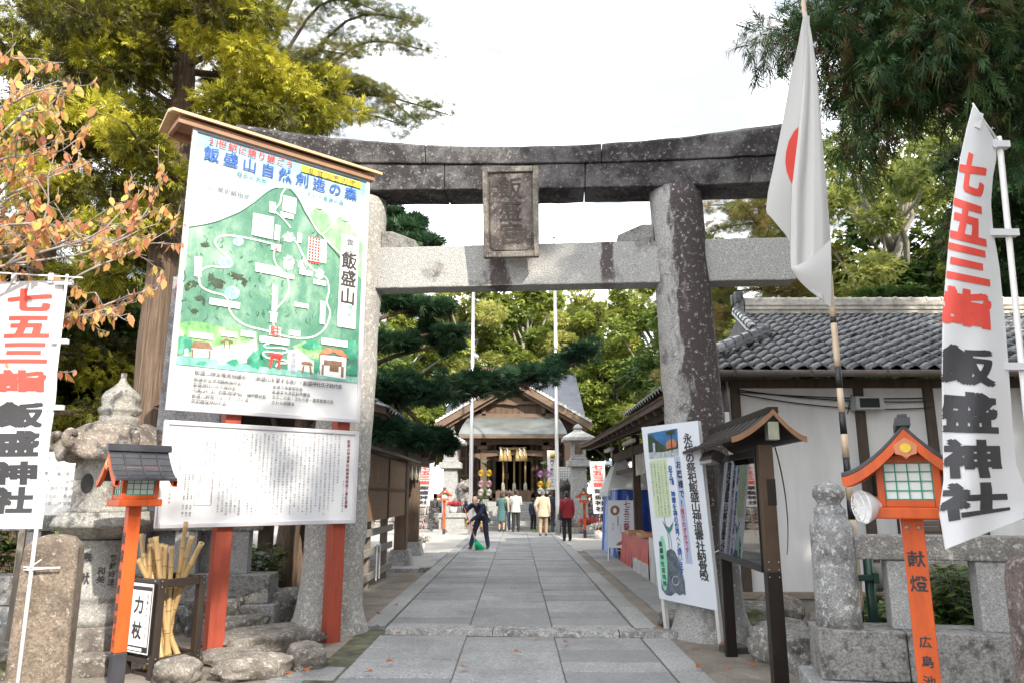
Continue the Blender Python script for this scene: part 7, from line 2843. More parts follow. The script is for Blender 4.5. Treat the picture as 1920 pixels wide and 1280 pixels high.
def flower_stand(u, rows, label, Y=31.6):
    x = at(u, 950, Y).x
    t = thing('flower_stand', label, 'flower stand', (x, Y, 0))
    MB(plain('glazed_pot', (0.20, 0.13, 0.09), 0.4, 0.2)).lathe([(0.16, 0), (0.22, 0.26), (0.24, 0.3), (0.2, 0.3)], seg=20).build('pot', t)
    mb = MB(stem_g)
    for k in range(3):
        mb.tube([(0.05 * (k - 1), 0, 0.25), (0.1 * (k - 1), 0.02, 1.6), (0.16 * (k - 1), 0, at(u, rows[0][0] - 8, Y).z)], 0.015, 6)
    for k in range(160):
        z = 0.35 + 1.6 * ((k * 0.618) % 1)
        a_ = k * 2.4
        c = Vector((math.cos(a_) * 0.16, math.sin(a_) * 0.16, z))
        d = Vector((math.cos(a_), math.sin(a_), 0.4)) * 0.16
        s = Vector((-math.sin(a_), math.cos(a_), 0)) * 0.05
        mb.add([c, c + d * .5 + s, c + d, c + d * .5 - s], [(0, 1, 2, 3)])
    zt_ = at(u, rows[0][0] - 14, Y).z
    for k in range(30):
        a_ = k * 2.4
        c = Vector((0, 0, zt_ - 0.1 + 0.25 * ((k * .618) % 1)))
        d = Vector((math.cos(a_) * .22, math.sin(a_) * .22, 0.16))
        s = Vector((-math.sin(a_), math.cos(a_), 0)) * 0.03
        mb.add([c, c + d * .5 + s, c + d, c + d * .5 - s], [(0, 1, 2, 3)])
    mb.build('stems', t)
    for v, m in rows:
        for sx in (-1, 1):
            mb = MB(m)
            bloom(mb, (sx * 0.17, -0.05, at(u, v, Y).z), 0.15)
            mb.build('blossom', t)
    return t


flower_stand(909, [(886, yel), (906, pnk), (922, wht)], 'tall stand of yellow, pink and white chrysanthemums left of the steps')
flower_stand(1021, [(888, pur), (907, yel), (919, wht)], 'tall stand of purple, yellow and white chrysanthemums right of the steps')


def pot(u, v, Y, m, label, z=0.0, s=1.0):
    x = at(u, v, Y).x
    t = thing('flower_pot', label, 'flower pot', (x, Y, z))
    MB(plain('white_pot', (0.60, 0.60, 0.58), 0.4, 0.1)).lathe([(0.10 * s, 0), (0.14 * s, 0.22 * s), (0.12 * s, 0.22 * s)], seg=18).build('pot', t)
    mb = MB(stem_g)
    for k in range(60):
        a_ = k * 2.4
        c = Vector((0, 0, 0.2 * s))
        d = Vector((math.cos(a_) * .22, math.sin(a_) * .22, 0.05 + 0.12 * ((k * .618) % 1))) * s
        q = Vector((-math.sin(a_), math.cos(a_), 0)) * 0.05 * s
        mb.add([c, c + d * .5 + q, c + d, c + d * .5 - q], [(0, 1, 2, 3)])
    mb.build('leaves', t)
    mb = MB(m)
    for k in range(14):
        a_ = k * 2.4
        r_ = 0.24 * s * math.sqrt((k + .5) / 14)
        bloom(mb, (math.cos(a_) * r_, math.sin(a_) * r_, 0.36 * s - r_ * 0.3), 0.075 * s, 24)
    mb.build('blossoms', t)


lb = MB(shrine_stone).box((0, 0, 0.72), (1.5, 0.7, 0.18)).box((0, 0, 0.34), (1.1, 0.55, 0.6)).box((0, 0, 0.05), (1.6, 0.8, 0.16)).build('stone_bench', loc=(at(848, 960, 32.3).x, 32.3, 0), bevel=0.02)
tag(lb, 'low stone pedestal table carrying red flowers before the left tall lantern', 'pedestal')
pot(850, 960, 32.2, redf, 'pot of red flowers on the low stone pedestal left of the steps', 0.81, 1.3)
pot(1103, 980, 29.0, redf, 'pot of red flowers on the ground by the small white banner', 0.1, 1.6)
pot(1123, 985, 27.6, wht, 'pot of white flowers on the ground behind the festival sign', 0.0, 1.5)
pot(787, 1030, 21.3, wht, 'pot of white flowers beside the far post of the water pavilion', 0.02, 1.2)
pot(888, 990, 30.4, yel, 'pot of yellow flowers at the foot of the left steel flagpole', 0.0, 1.5)
pot(1038, 990, 32.0, pnk, 'pot of pink flowers at the foot of the right stair wall', 0.0, 1.4)
# name boards at the right of the hall
sb2 = MB(paper_white).box((0, 0, 0), (0.42, 0.04, 1.75))
sb2.use(ink).text('大慶門下教伝二十一', lambda a, b: Vector((a, -0.022, b)), 0, 0.72, 0.17, 0.18, bold=0.02)
sb2.use(hall_wood).box((0, 0.05, -0.9), (0.08, 0.05, 2.8))
tag(sb2.build('name_board', loc=(at(1035, 880, 33.5).x, 33.5, at(1035, 880, 33.5).z)), 'tall narrow white board with black writing right of the shrine porch', 'board')
yd = MB(yel).lathe([(0.0, -0.1), (0.12, -0.08), (0.17, 0), (0.12, 0.08), (0.0, 0.1)], seg=16).build('paper_lantern', loc=tuple(at(1038, 852, 33.3)))
tag(yd, 'round yellow paper lantern above the tall white board', 'paper lantern')
sb2 = MB(paper_white).box((0, 0, 0), (0.95, 0.04, 0.85))
for k in range(8):
    sb2.use(ink_soft).text('奉納者御芳名', lambda a, b: Vector((a, -0.022, b)), 0.4 - k * 0.11, 0.33, 0.08, 0.11)
sb2.use(hall_wood)
for x in (-.4, .4):
    sb2.box((x, 0.05, -1.0), (0.07, 0.05, 2.2))
tag(sb2.build('donor_board', loc=tuple(at(1061, 892, 33.9))), 'white donor list board with columns of small writing behind the dark lion-dog', 'board')


# guardian lion-dogs
def lion_dog(u, Y, rz, mt, label):
    x = at(u, 930, Y).x
    t = thing('lion_dog_statue', label, 'statue', (x, Y, 0), rz)
    MB(wall_m).box((0, 0, 0.16), (1.3, 1.5, 0.34)).box((0, 0, 0.7), (0.95, 1.2, 0.76)).build('pedestal', t, bevel=0.04, rough=0.015)
    mb = MB(mt)
    z0 = 1.08


    def blob(c, r_):
        o = len(mb.v)
        mb.lathe([(max(0.02, math.sin(PI * k / 10)), -math.cos(PI * k / 10)) for k in range(11)], (0, 0, 0), 14)
        for i in range(o, len(mb.v)):
            p = mb.v[i]
            mb.v[i] = Vector((p.x * r_[0] + c[0], p.y * r_[1] + c[1], p.z * r_[2] + c[2] + z0))
    blob((0, 0.25, 0.28), (0.26, 0.32, 0.28))
    blob((0, -0.05, 0.48), (0.24, 0.27, 0.34))
    blob((0, -0.18, 0.90), (0.25, 0.25, 0.25))
    blob((0, -0.38, 0.84), (0.15, 0.15, 0.13))
    blob((0, -0.08, 0.86), (0.30, 0.18, 0.30))
    for sx in (-1, 1):
        blob((sx * 0.17, -0.12, 1.12), (0.06, 0.05, 0.10))
        blob((sx * 0.22, 0.28, 0.18), (0.13, 0.24, 0.2))
        mb.tube([(sx * 0.15, -0.12, z0 + 0.5), (sx * 0.16, -0.24, z0 + 0.22), (sx * 0.16, -0.26, z0 + 0.03)], [0.11, 0.085, 0.085], 10)
        blob((sx * 0.16, -0.32, 0.05), (0.09, 0.13, 0.06))
        blob((sx * 0.22, 0.06, 0.05), (0.09, 0.15, 0.06))
    for k in range(5):
        blob((0.06 * math.sin(k * 2), 0.5 + 0.03 * k, 0.35 + 0.14 * k), (0.13, 0.12, 0.16))
    o = mb.build('lion_dog', t)
    rm = o.modifiers.new('skin', 'REMESH')
    rm.mode, rm.voxel_size, rm.use_smooth_shade = 'VOXEL', 0.022, True
    return t


lion_dog(868, 33.6, R(35), wall_m, 'weathered grey stone lion-dog on its pedestal left of the steps')
lion_dog(1061, 33.2, R(-35), stone('dark_statue_stone', (0.12, 0.11, 0.10), (0.04, 0.036, 0.033), (0.22, 0.21, 0.2), 0.5, 0.2, 3, 40, 0.6), 'dark stone lion-dog on its pedestal right of the steps')
# ================================================================== people
def cloth(name, col, var=0.15):
    return plain(name, col, 0.85, var, 8, bump=0.15, bscale=14)


skin = plain('skin', (0.50, 0.32, 0.23), 0.55, 0.06, 8)
black_shoe = plain('black_leather', (0.02, 0.02, 0.02), 0.4, 0.1)
black_hair = plain('black_hair', (0.018, 0.015, 0.014), 0.5, 0.3, 20)
grey_hair = plain('grey_hair', (0.13, 0.125, 0.12), 0.6, 0.3, 20)


class Fig(MB):
    def loft(self, rings, seg=14):
        """rings: (centre, half width x, half depth y) stacked into a closed tube"""
        vs, fs = [], []
        for c, rx, ry in rings:
            for k in range(seg):
                a = 2 * PI * k / seg
                vs.append(Vector(c) + Vector((math.cos(a) * rx, math.sin(a) * ry, 0)))
        for i in range(len(rings) - 1):
            for k in range(seg):
                k2 = (k + 1) % seg
                fs.append((i * seg + k, i * seg + k2, (i + 1) * seg + k2, (i + 1) * seg + k))
        n = len(rings)
        fs.append(tuple(range(seg))[::-1])
        fs.append(tuple((n - 1) * seg + k for k in range(seg)))
        self.add(vs, fs, True)
        return self

    def limb(self, pts, rad, seg=12):
        P, Rr = [], []
        for i in range(len(pts) - 1):
            for k in range(4):
                t = k / 4
                P.append(Vector(pts[i]).lerp(Vector(pts[i + 1]), t))
                Rr.append(rad[i] + (rad[i + 1] - rad[i]) * t)
        P.append(Vector(pts[-1]))
        Rr.append(rad[-1])
        d0, d1 = (P[0] - P[1]).normalized(), (P[-1] - P[-2]).normalized()
        P = [P[0] + d0 * Rr[0] * 0.7] + P + [P[-1] + d1 * Rr[-1] * 0.7]
        Rr = [Rr[0] * 0.6] + Rr + [Rr[-1] * 0.6]
        self.tube(P, Rr, seg)
        return self

    def ball(self, c, r):
        o = len(self.v)
        self.lathe([(max(0.03, math.sin(PI * k / 10)), -math.cos(PI * k / 10)) for k in range(11)], (0, 0, 0), 16)
        for i in range(o, len(self.v)):
            p = self.v[i]
            self.v[i] = Vector((p.x * r[0] + c[0], p.y * r[1] + c[1], p.z * r[2] + c[2]))
        return self

    def skinned(self, name, parent, vox):
        o = self.build(name, parent)
        m = o.modifiers.new('surface', 'REMESH')
        m.mode, m.voxel_size, m.use_smooth_shade = 'VOXEL', vox, True
        s = o.modifiers.new('soften', 'SMOOTH')
        s.factor, s.iterations = 0.4, 2
        return o


def hand(f, wrist, d, side):
    """palm, four unequal curled fingers and a thumb off the palm's side; d = pointing direction"""
    w = Vector(wrist)
    d = Vector(d).normalized()
    s = d.cross(Vector((0, 1, 0)))
    s = s.normalized() if s.length > 0.1 else Vector((1, 0, 0))
    n = s.cross(d).normalized()
    f.limb([w, w + d * 0.045, w + d * 0.085], [0.026, 0.036, 0.034], 10)
    for k, l in enumerate((0.066, 0.078, 0.073, 0.056)):
        b = w + d * 0.088 + s * (0.027 - 0.018 * k)
        f.limb([b, b + d * l * .5 + n * 0.006, b + d * l * .85 + n * 0.026], [0.0095, 0.009, 0.0075], 8)
    b = w + d * 0.03 + s * 0.03
    f.limb([b, b + s * 0.026 + d * 0.028 + n * .01, b + s * 0.03 + d * 0.058 + n * 0.018], [0.0115, 0.0105, 0.0085], 8)


def person(label, loc, rz, H=1.68, top=None, bottom=None, hair=black_hair, shoe=black_shoe, pose=None, coat=0.0, skirt=False, bob=False, bald=False, glove=None, wide=1.0, bare_legs=False):
    t = thing('person', label, 'person', loc, rz)
    k = H / 1.70
    J = dict(hip=(0, 0, 0.92), chest=(0, 0.0, 1.24), neck=(0, 0.01, 1.43), head=(0, -0.015, 1.575),
             shl=(-0.175, 0.01, 1.385), shr=(0.175, 0.01, 1.385), ell=(-0.225, 0.03, 1.11), elr=(0.225, 0.03, 1.11), wrl=(-0.235, -0.05, 0.87), wrr=(0.235, -0.05, 0.87),
             hpl=(-0.09, 0, 0.88), hpr=(0.09, 0, 0.88), knl=(-0.10, -0.02, 0.48), knr=(0.10, -0.02, 0.48), anl=(-0.105, 0.02, 0.08), anr=(0.105, 0.02, 0.08))
    J.update(pose or {})
    J = {a: Vector(b) * k for a, b in J.items()}
    hd, nk, ch, hp = J['head'], J['neck'], J['chest'], J['hip']
    f = Fig(skin)
    # head with brow, nose, chin, ears; neck; trunk; limbs; hands: one skin
    f.ball(hd + Vector((0, 0, 0.02)) * k, (0.076 * k, 0.094 * k, 0.105 * k))
    f.ball(hd + Vector((0, -0.025, -0.055)) * k, (0.056 * k, 0.062 * k, 0.062 * k))
    f.limb([hd + Vector((0, -0.088, 0.02)) * k, hd + Vector((0, -0.108, -0.022)) * k], [0.010 * k, 0.015 * k], 8)
    f.limb([hd + Vector((-0.04, -0.078, 0.035)) * k, hd + Vector((0.04, -0.078, 0.035)) * k], [0.012 * k] * 2, 8)
    f.limb([hd + Vector((-0.022, -0.082, -0.055)) * k, hd + Vector((0.022, -0.082, -0.055)) * k], [0.010 * k] * 2, 8)
    for sx in (-1, 1):
        f.ball(hd + Vector((sx * 0.078, 0.008, 0.0)) * k, (0.012 * k, 0.022 * k, 0.033 * k))
    f.limb([hd - Vector((0, -0.02, 0.06)) * k, nk - Vector((0, 0, 0.03)) * k], [0.05 * k, 0.056 * k])
    up = (nk - hp)
    f.loft([(hp - Vector((0, 0, .1)) * k, .13 * k, .10 * k), (hp, .155 * k, .115 * k), (hp.lerp(ch, .5), .13 * k, .10 * k), (ch, .155 * k, .115 * k), (ch.lerp(nk, .55), .15 * k, .10 * k), (nk, .07 * k, .065 * k)])
    for s in 'lr':
        f.limb([J['sh' + s], J['el' + s], J['wr' + s]], [0.05 * k, 0.040 * k, 0.027 * k])
        if glove is None:
            hand(f, J['wr' + s], J['wr' + s] - J['el' + s], s)
        f.limb([J['hp' + s], J['kn' + s], J['kn' + s].lerp(J['an' + s], .35), J['an' + s]], [0.078 * k, 0.054 * k, 0.055 * k, 0.036 * k])
    body = f.skinned('body', t, 0.0085)
    e = MB(plain('eye_dark', (0.02, 0.015, 0.012), 0.3, 0.1))
    for sx in (-1, 1):
        e.lathe([(0.0, -0.006), (0.009, -0.003), (0.009, 0.003), (0.0, 0.006)], hd + Vector((sx * 0.032, -0.083, 0.012)) * k, 8)
    e.build('eyes', body)
    # hair cap
    f = Fig(hair)
    if bald:
        f.ball(hd + Vector((0, 0.025, 0.035)) * k, (0.079 * k, 0.085 * k, 0.088 * k))
    else:
        f.ball(hd + Vector((0, 0.018, 0.038)) * k, (0.088 * k, 0.098 * k, 0.102 * k))
        f.ball(hd + Vector((0, 0.045, -0.015)) * k, (0.080 * k, 0.065 * k, 0.085 * k))
        if bob:
            f.ball(hd + Vector((0, 0.035, -0.05)) * k, (0.098 * k, 0.08 * k, 0.095 * k))
    f.skinned('hair', t, 0.012)
    # jacket or coat: trunk and sleeves
    f = Fig(top)
    w = wide * k
    hem = hp - Vector((0, 0, 0.06 + coat)) * k
    rings = [(hem, (.185 + coat * .10) * w, (.14 + coat * .1) * w), (hem.lerp(hp, .5), (.18 + coat * .06) * w, (.138 + coat * .06) * w), (hp + Vector((0, 0, 0.06)) * k, .168 * w, .13 * w), (hp.lerp(ch, .6), .165 * w, .126 * w), (ch, .185 * w, .135 * w), (ch.lerp(nk, .55), .185 * w, .12 * w), (ch.lerp(nk, .82), .13 * w, .09 * w), (nk + Vector((0, 0, .02)) * k, .072 * w, .07 * w)]
    f.loft(rings)
    for s in 'lr':
        cuff = J['el' + s].lerp(J['wr' + s], 0.93)
        f.limb([J['sh' + s] - Vector((0, 0, .015)) * k, J['el' + s], cuff], [0.07 * w, 0.058 * w, 0.046 * w])
    f.skinned('jacket', t, 0.012)
    if not bare_legs:
        f = Fig(bottom)
        f.loft([(hp - Vector((0, 0, .12)) * k, .14 * k, .115 * k), (hp, .168 * k, .128 * k), (hp + Vector((0, 0, .08)) * k, .15 * k, .115 * k)])
        for s in 'lr':
            f.limb([J['hp' + s], J['kn' + s], J['an' + s] + Vector((0, 0, .02)) * k], [0.098 * k, 0.075 * k, 0.062 * k])
        f.skinned('trousers', t, 0.012)
    if skirt:
        f = Fig(bottom)
        f.loft([(hp - Vector((0, 0, .42)) * k, .2 * k, .16 * k), (hp, .165 * k, .125 * k), (hp + Vector((0, 0, .05)) * k, .15 * k, .11 * k)])
        f.skinned('skirt', t, 0.012)
    for s in 'lr':
        f = Fig(shoe)
        a = J['an' + s]
        f.ball(a + Vector((0, 0.0, -0.035)) * k, (0.048 * k, 0.065 * k, 0.045 * k))
        f.ball(a + Vector((0, -0.085, -0.048)) * k, (0.046 * k, 0.09 * k, 0.034 * k))
        f.skinned('shoe', t, 0.01)
    if glove is not None:
        for s in 'lr':
            f = Fig(glove)
            hand(f, J['wr' + s], J['wr' + s] - J['el' + s] + Vector((0, 0, -.05)), s)
            f.limb([J['el' + s].lerp(J['wr' + s], .8), J['wr' + s]], [.038 * k, .036 * k])
            f.skinned('glove', t, 0.007)
    return t, J


navy = cloth('navy_workwear', (0.018, 0.022, 0.055))
teal = cloth('teal_wool', (0.06, 0.13, 0.13))
beige = cloth('beige_jacket', (0.40, 0.31, 0.22))
cream = cloth('cream_coat', (0.50, 0.41, 0.29))
greyj = cloth('pale_grey_jacket', (0.48, 0.48, 0.47))
jeans = cloth('blue_denim', (0.035, 0.06, 0.12))
blackc = cloth('black_cloth', (0.02, 0.02, 0.023))
whitec = cloth('white_dress', (0.62, 0.61, 0.58))
redj = cloth('crimson_jacket', (0.30, 0.018, 0.03))
suit = cloth('dark_suit', (0.03, 0.035, 0.05))
khaki = cloth('khaki_trousers', (0.30, 0.23, 0.15))

# sweeping man, bent forward over his broom
g0 = gnd(900, 1031)
sw, SJ = person('man in navy work clothes and blue gloves bent over a green broom on the paving', (g0.x, g0.y, 0.05), R(-14), 1.72, navy, navy, grey_hair, bald=True, wide=1.05, glove=cloth('blue_glove', (0.03, 0.06, 0.28)),
                pose=dict(hip=(0.03, 0.10, 0.90), chest=(0.0, -0.10, 1.16), neck=(-0.03, -0.28, 1.28), head=(-0.05, -0.39, 1.36), shl=(-0.19, -0.20, 1.25), shr=(0.16, -0.22, 1.23),
                          ell=(-0.38, -0.28, 1.05), wrl=(-0.33, -0.46, 1.18), elr=(0.10, -0.36, 0.98), wrr=(-0.14, -0.44, 0.80), hpl=(-0.08, 0.10, 0.86), hpr=(0.12, 0.10, 0.86), knl=(-0.17, -0.02, 0.47), anl=(-0.27, -0.02, 0.08), knr=(0.17, 0.02, 0.47), anr=(0.20, 0.14, 0.08)))
M4 = TF[sw.name]
hL, hR = M4 @ (SJ['wrl'] + Vector((0.01, -0.06, -0.03))), M4 @ (SJ['wrr'] + Vector((-0.04, -0.06, -0.03)))
dr = (hR - hL).normalized()
top_ = hL - dr * 0.08
low = hL + dr * ((hL.z - 0.36) / -dr.z)
tip = hL + dr * ((hL.z - 0.06) / -dr.z)
br = thing('broom', 'long orange-handled broom with bright green bristles held by the bent man', 'broom', (tip.x, tip.y, 0.05))
MB(plain('orange_handle', (0.62, 0.16, 0.05), 0.4, 0.1)).tube([top_, low], 0.014, 10).build('handle', br, world=True)
mb = MB(plain('grey_ferrule', (0.20, 0.22, 0.25), 0.5, 0.1))
mb.tube([low - dr * .12, low, low + dr * .06], [0.018, 0.03, 0.05], 12)
mb.build('ferrule', br, world=True)
mb = MB(plain('green_bristle', (0.0, 0.42, 0.18), 0.5, 0.3, 20))
sx_ = Vector((0.9, 0.3, 0)).normalized()
for i in range(90):
    a = ((i * 0.618) % 1 - 0.5)
    b = ((i * 0.377) % 1 - 0.5)
    p = low + dr * 0.03 + sx_ * a * 0.07 + Vector((0, b * 0.04, 0))
    q = tip + dr * (0.02 * b) + sx_ * (a * 0.30 + 0.03) + Vector((0.02, b * 0.10, 0))
    q.z = 0.05 + 0.015 * abs(b)
    mb.tube([p, p.lerp(q, .5) + sx_ * 0.01 * b, q], [0.008, 0.009, 0.006], 5)
mb.build('bristles', br, world=True)

UPR = dict(elr=(0.24, -0.06, 1.12), wrr=(0.14, -0.28, 1.18))
UPB = dict(ell=(-0.22, -0.06, 1.12), wrl=(-0.07, -0.26, 1.22), elr=(0.22, -0.06, 1.12), wrr=(0.07, -0.26, 1.22))


def gp(u, v):
    p = gnd(u, v)
    return (p.x, p.y, 0.045)


person('woman in a knee-length teal coat with bobbed black hair, seen from behind at the steps', gp(940.5, 997), PI + R(-20), 1.66, teal, teal, black_hair, pose=UPR, coat=0.42, bob=True, bare_legs=True)
person('person in a beige jacket and blue jeans seen from behind, beside the teal coat', gp(950, 995.5), PI + R(-8), 1.68, beige, jeans, black_hair, pose=UPR, coat=0.05)
person('woman in a white dress half hidden between the beige and pale grey jackets', gp(957, 993.5), PI + R(30), 1.64, whitec, whitec, black_hair, coat=0.46, bob=True, bare_legs=True, pose=UPB)
person('man in a pale grey jacket and black trousers seen from behind at the steps', gp(967, 998), PI, 1.76, greyj, blackc, black_hair, coat=0.08, wide=1.08, pose=UPB)
by, BJ = person('small boy in a navy jacket and bright yellow shoes at the foot of the steps', gp(1000, 996.5), PI + R(-40), 1.40, cloth('boy_navy', (0.02, 0.025, 0.06)), blackc, black_hair, plain('yellow_shoe', (0.62, 0.72, 0.02), 0.5, 0.1), pose=dict(ell=(-0.22, -0.04, 1.1), wrl=(-0.2, -0.22, 0.95)))
pw_ = TF[by.name] @ (BJ['wrl'] + Vector((0, -0.06, -0.06)))
pk = MB(plain('pink_bag', (0.72, 0.07, 0.22), 0.5, 0.1)).box((0, 0, 0), (0.20, 0.05, 0.12)).tube([(-.06, 0, .05), (-.03, 0, .10), (.03, 0, .10), (.06, 0, .05)], 0.008, 6).build('pink_pouch', loc=tuple(pw_), rotz=0.5, bevel=0.01)
tag(pk, 'bright pink pouch held by the small boy', 'pouch')
person('grey-haired man in a cream coat and khaki trousers walking towards the steps', gp(1018.5, 1006), PI + R(-6), 1.74, cream, khaki, grey_hair, coat=0.16, wide=1.12, pose=dict(knr=(0.10, 0.0, 0.48), anr=(0.10, 0.14, 0.09), knl=(-0.10, -0.10, 0.49), anl=(-0.10, -0.10, 0.08), elr=(0.28, 0.08, 1.12)))
person('man in a dark suit seen from behind, just right of the cream coat', gp(1032, 999), PI + R(-15), 1.75, suit, suit, black_hair, coat=0.1, pose=dict(elr=(0.26, 0.02, 1.12)))
rw, RJ = person('woman in a crimson jacket and black trousers seen from behind by the right flagpole', gp(1063.5, 1016), PI + R(12), 1.66, redj, blackc, black_hair, coat=0.08, wide=1.12, bob=False)
bg_ = thing('shoulder_bag', 'black shoulder bag on a long strap worn by the woman in crimson', 'bag', tuple(TF[rw.name] @ Vector((0.27, 0.05, 0.80))), PI + R(12))
MB(black_shoe).box((0, 0, 0), (0.10, 0.26, 0.22)).build('bag', bg_, bevel=0.03)
inv_ = [Vector((0.0, 0.02, 0.1)), Vector((-0.08, 0.15, 0.36)), Vector((-0.28, 0.13, 0.56)), Vector((-0.44, 0.02, 0.64))]
MB(black_shoe).tube(smooth_path([tuple(p) for p in inv_], 4), 0.011, 6).build('strap', bg_)
# ================================================================== trees and plants
bark_cedar = wood('cedar_bark', (0.13, 0.088, 0.06), 0.9, (20, 20, 0.6), 0.75, 1.0)
bark_dark = wood('dark_bark', (0.085, 0.065, 0.05), 0.9, (8, 8, 1.2), 0.5, 0.7)
bark_pale = wood('pale_bark', (0.36, 0.33, 0.28), 0.9, (8, 8, 1.2), 0.3, 0.4)
bark_twig = wood('twig_bark', (0.34, 0.30, 0.27), 0.9, (8, 8, 1.2), 0.35, 0.3)
bark_grey = wood('grey_bark', (0.20, 0.18, 0.16), 0.9, (8, 8, 1.2), 0.45, 0.6)
lf_hinoki = leafmat('golden_cedar_leaf', [(0.055, 0.045, 0.02), (0.15, 0.16, 0.025), (0.40, 0.39, 0.04), (0.62, 0.56, 0.07)], 0.32)  # darkest tint paints in the shaded gaps between clumps
lf_dark = leafmat('dark_cedar_leaf', [(0.016, 0.045, 0.016), (0.035, 0.085, 0.026), (0.065, 0.115, 0.03), (0.13, 0.06, 0.035)], 0.3)
lf_maki = leafmat('podocarpus_leaf', [(0.018, 0.05, 0.028), (0.035, 0.09, 0.045), (0.10, 0.18, 0.085)], 0.28, 0.38)
lf_far = leafmat('far_broadleaf', [(0.10, 0.15, 0.03), (0.24, 0.30, 0.06), (0.40, 0.42, 0.09)], 0.45)
lf_mid = leafmat('evergreen_broadleaf', [(0.025, 0.06, 0.018), (0.065, 0.12, 0.03), (0.17, 0.22, 0.05)], 0.35)
lf_pale = leafmat('pale_broadleaf', [(0.14, 0.18, 0.05), (0.30, 0.34, 0.09), (0.48, 0.46, 0.13)], 0.45)
lf_pine = leafmat('pine_needle', [(0.07, 0.10, 0.03), (0.17, 0.19, 0.045), (0.33, 0.23, 0.08)], 0.3)
lf_cherry = leafmat('autumn_cherry_leaf', [(0.44, 0.15, 0.09), (0.58, 0.27, 0.12), (0.62, 0.38, 0.13), (0.46, 0.42, 0.09)], 0.4)
lf_bamboo = leafmat('bamboo_grass_leaf', [(0.03, 0.07, 0.015), (0.07, 0.13, 0.03), (0.16, 0.20, 0.06)], 0.35)


def wob(p0, p1, n, amp, seed):
    p0, p1 = Vector(p0), Vector(p1)
    o = []
    for i in range(n + 1):
        t = i / n
        q = p0.lerp(p1, t)
        a = amp * math.sin(PI * min(1, t * 1.0)) if amp > 0 else 0
        q += Vector((noise.noise(Vector((seed, t * 3, 0))), noise.noise(Vector((0, seed, t * 3))), 0.4 * noise.noise(Vector((t * 3, 0, seed))))) * a
        o.append(q)
    return o


def leaves_at(cl, n_each, D_bias, spread):
    """cl: list of (centre, radii, tint, outward). returns arrays for foliage()"""
    P, D, U, T = [], [], [], []
    for c, r_, tn, n in cl:
        p, d = ball(n, c, r_, 0.35)
        P.append(p)
        D.append(d * spread + np.asarray(D_bias) + npr.normal(0, 0.35, p.shape))
        U.append(np.tile([0, 0, 1.0], (n, 1)) + npr.normal(0, 0.35, p.shape))
        T.append(np.clip(tn + npr.normal(0, 0.16, n), 0, 1))
    return np.concatenate(P), np.concatenate(D), np.concatenate(U), np.concatenate(T)


def broadleaf(label, base, H, rad, lo, mat, bark, n_cl=46, n_lf=260, ls=0.3, seed=1, cr=0.30, group=None, name='broadleaf_tree', flat=0.8):
    t = thing(name, label, 'tree', base, 0, group)
    r_ = random.Random(seed)
    tr = MB(bark)
    tp = wob((0, 0, -0.1), (r_.uniform(-.5, .5), r_.uniform(-.5, .5), H * 0.72), 10, 0.6, seed)
    tr.tube(tp, [H * 0.022 * (1 - 0.75 * i / 10) + (H * 0.010 if i == 0 else 0) for i in range(11)], 10)
    cl = []
    for k in range(n_cl):
        a, z = r_.uniform(0, 2 * PI), r_.uniform(-1, 1)
        q = r_.uniform(0.45, 1.0)
        s = math.sqrt(max(0, 1 - z * z))
        c = Vector((math.cos(a) * s * rad * q, math.sin(a) * s * rad * q, lo + (H - lo) / 2 + z * (H - lo) / 2 * q))
        rr = rad * cr * r_.uniform(0.6, 1.25)
        cl.append((c, (rr, rr, rr * flat * 0.75), r_.uniform(0.15, 0.85), int(n_lf * r_.uniform(.6, 1.2))))
        if k % 2 == 0:
            i = min(9, max(2, int(10 * (c.z * 0.75) / (H * 0.72))))
            tr.tube(wob(tp[i], c, 6, 0.5, seed + k), [H * 0.009 * (1 - .8 * j / 6) for j in range(7)], 6)
    tr.build('trunk', t)
    P, D, U, T = leaves_at(cl, None, (0, 0, -0.1), 0.7)
    S = npr.uniform(.7, 1.3, len(P)) * ls
    foliage('crown', P, D, U, S, T, mat, 'trio', t, 0.3)
    return t


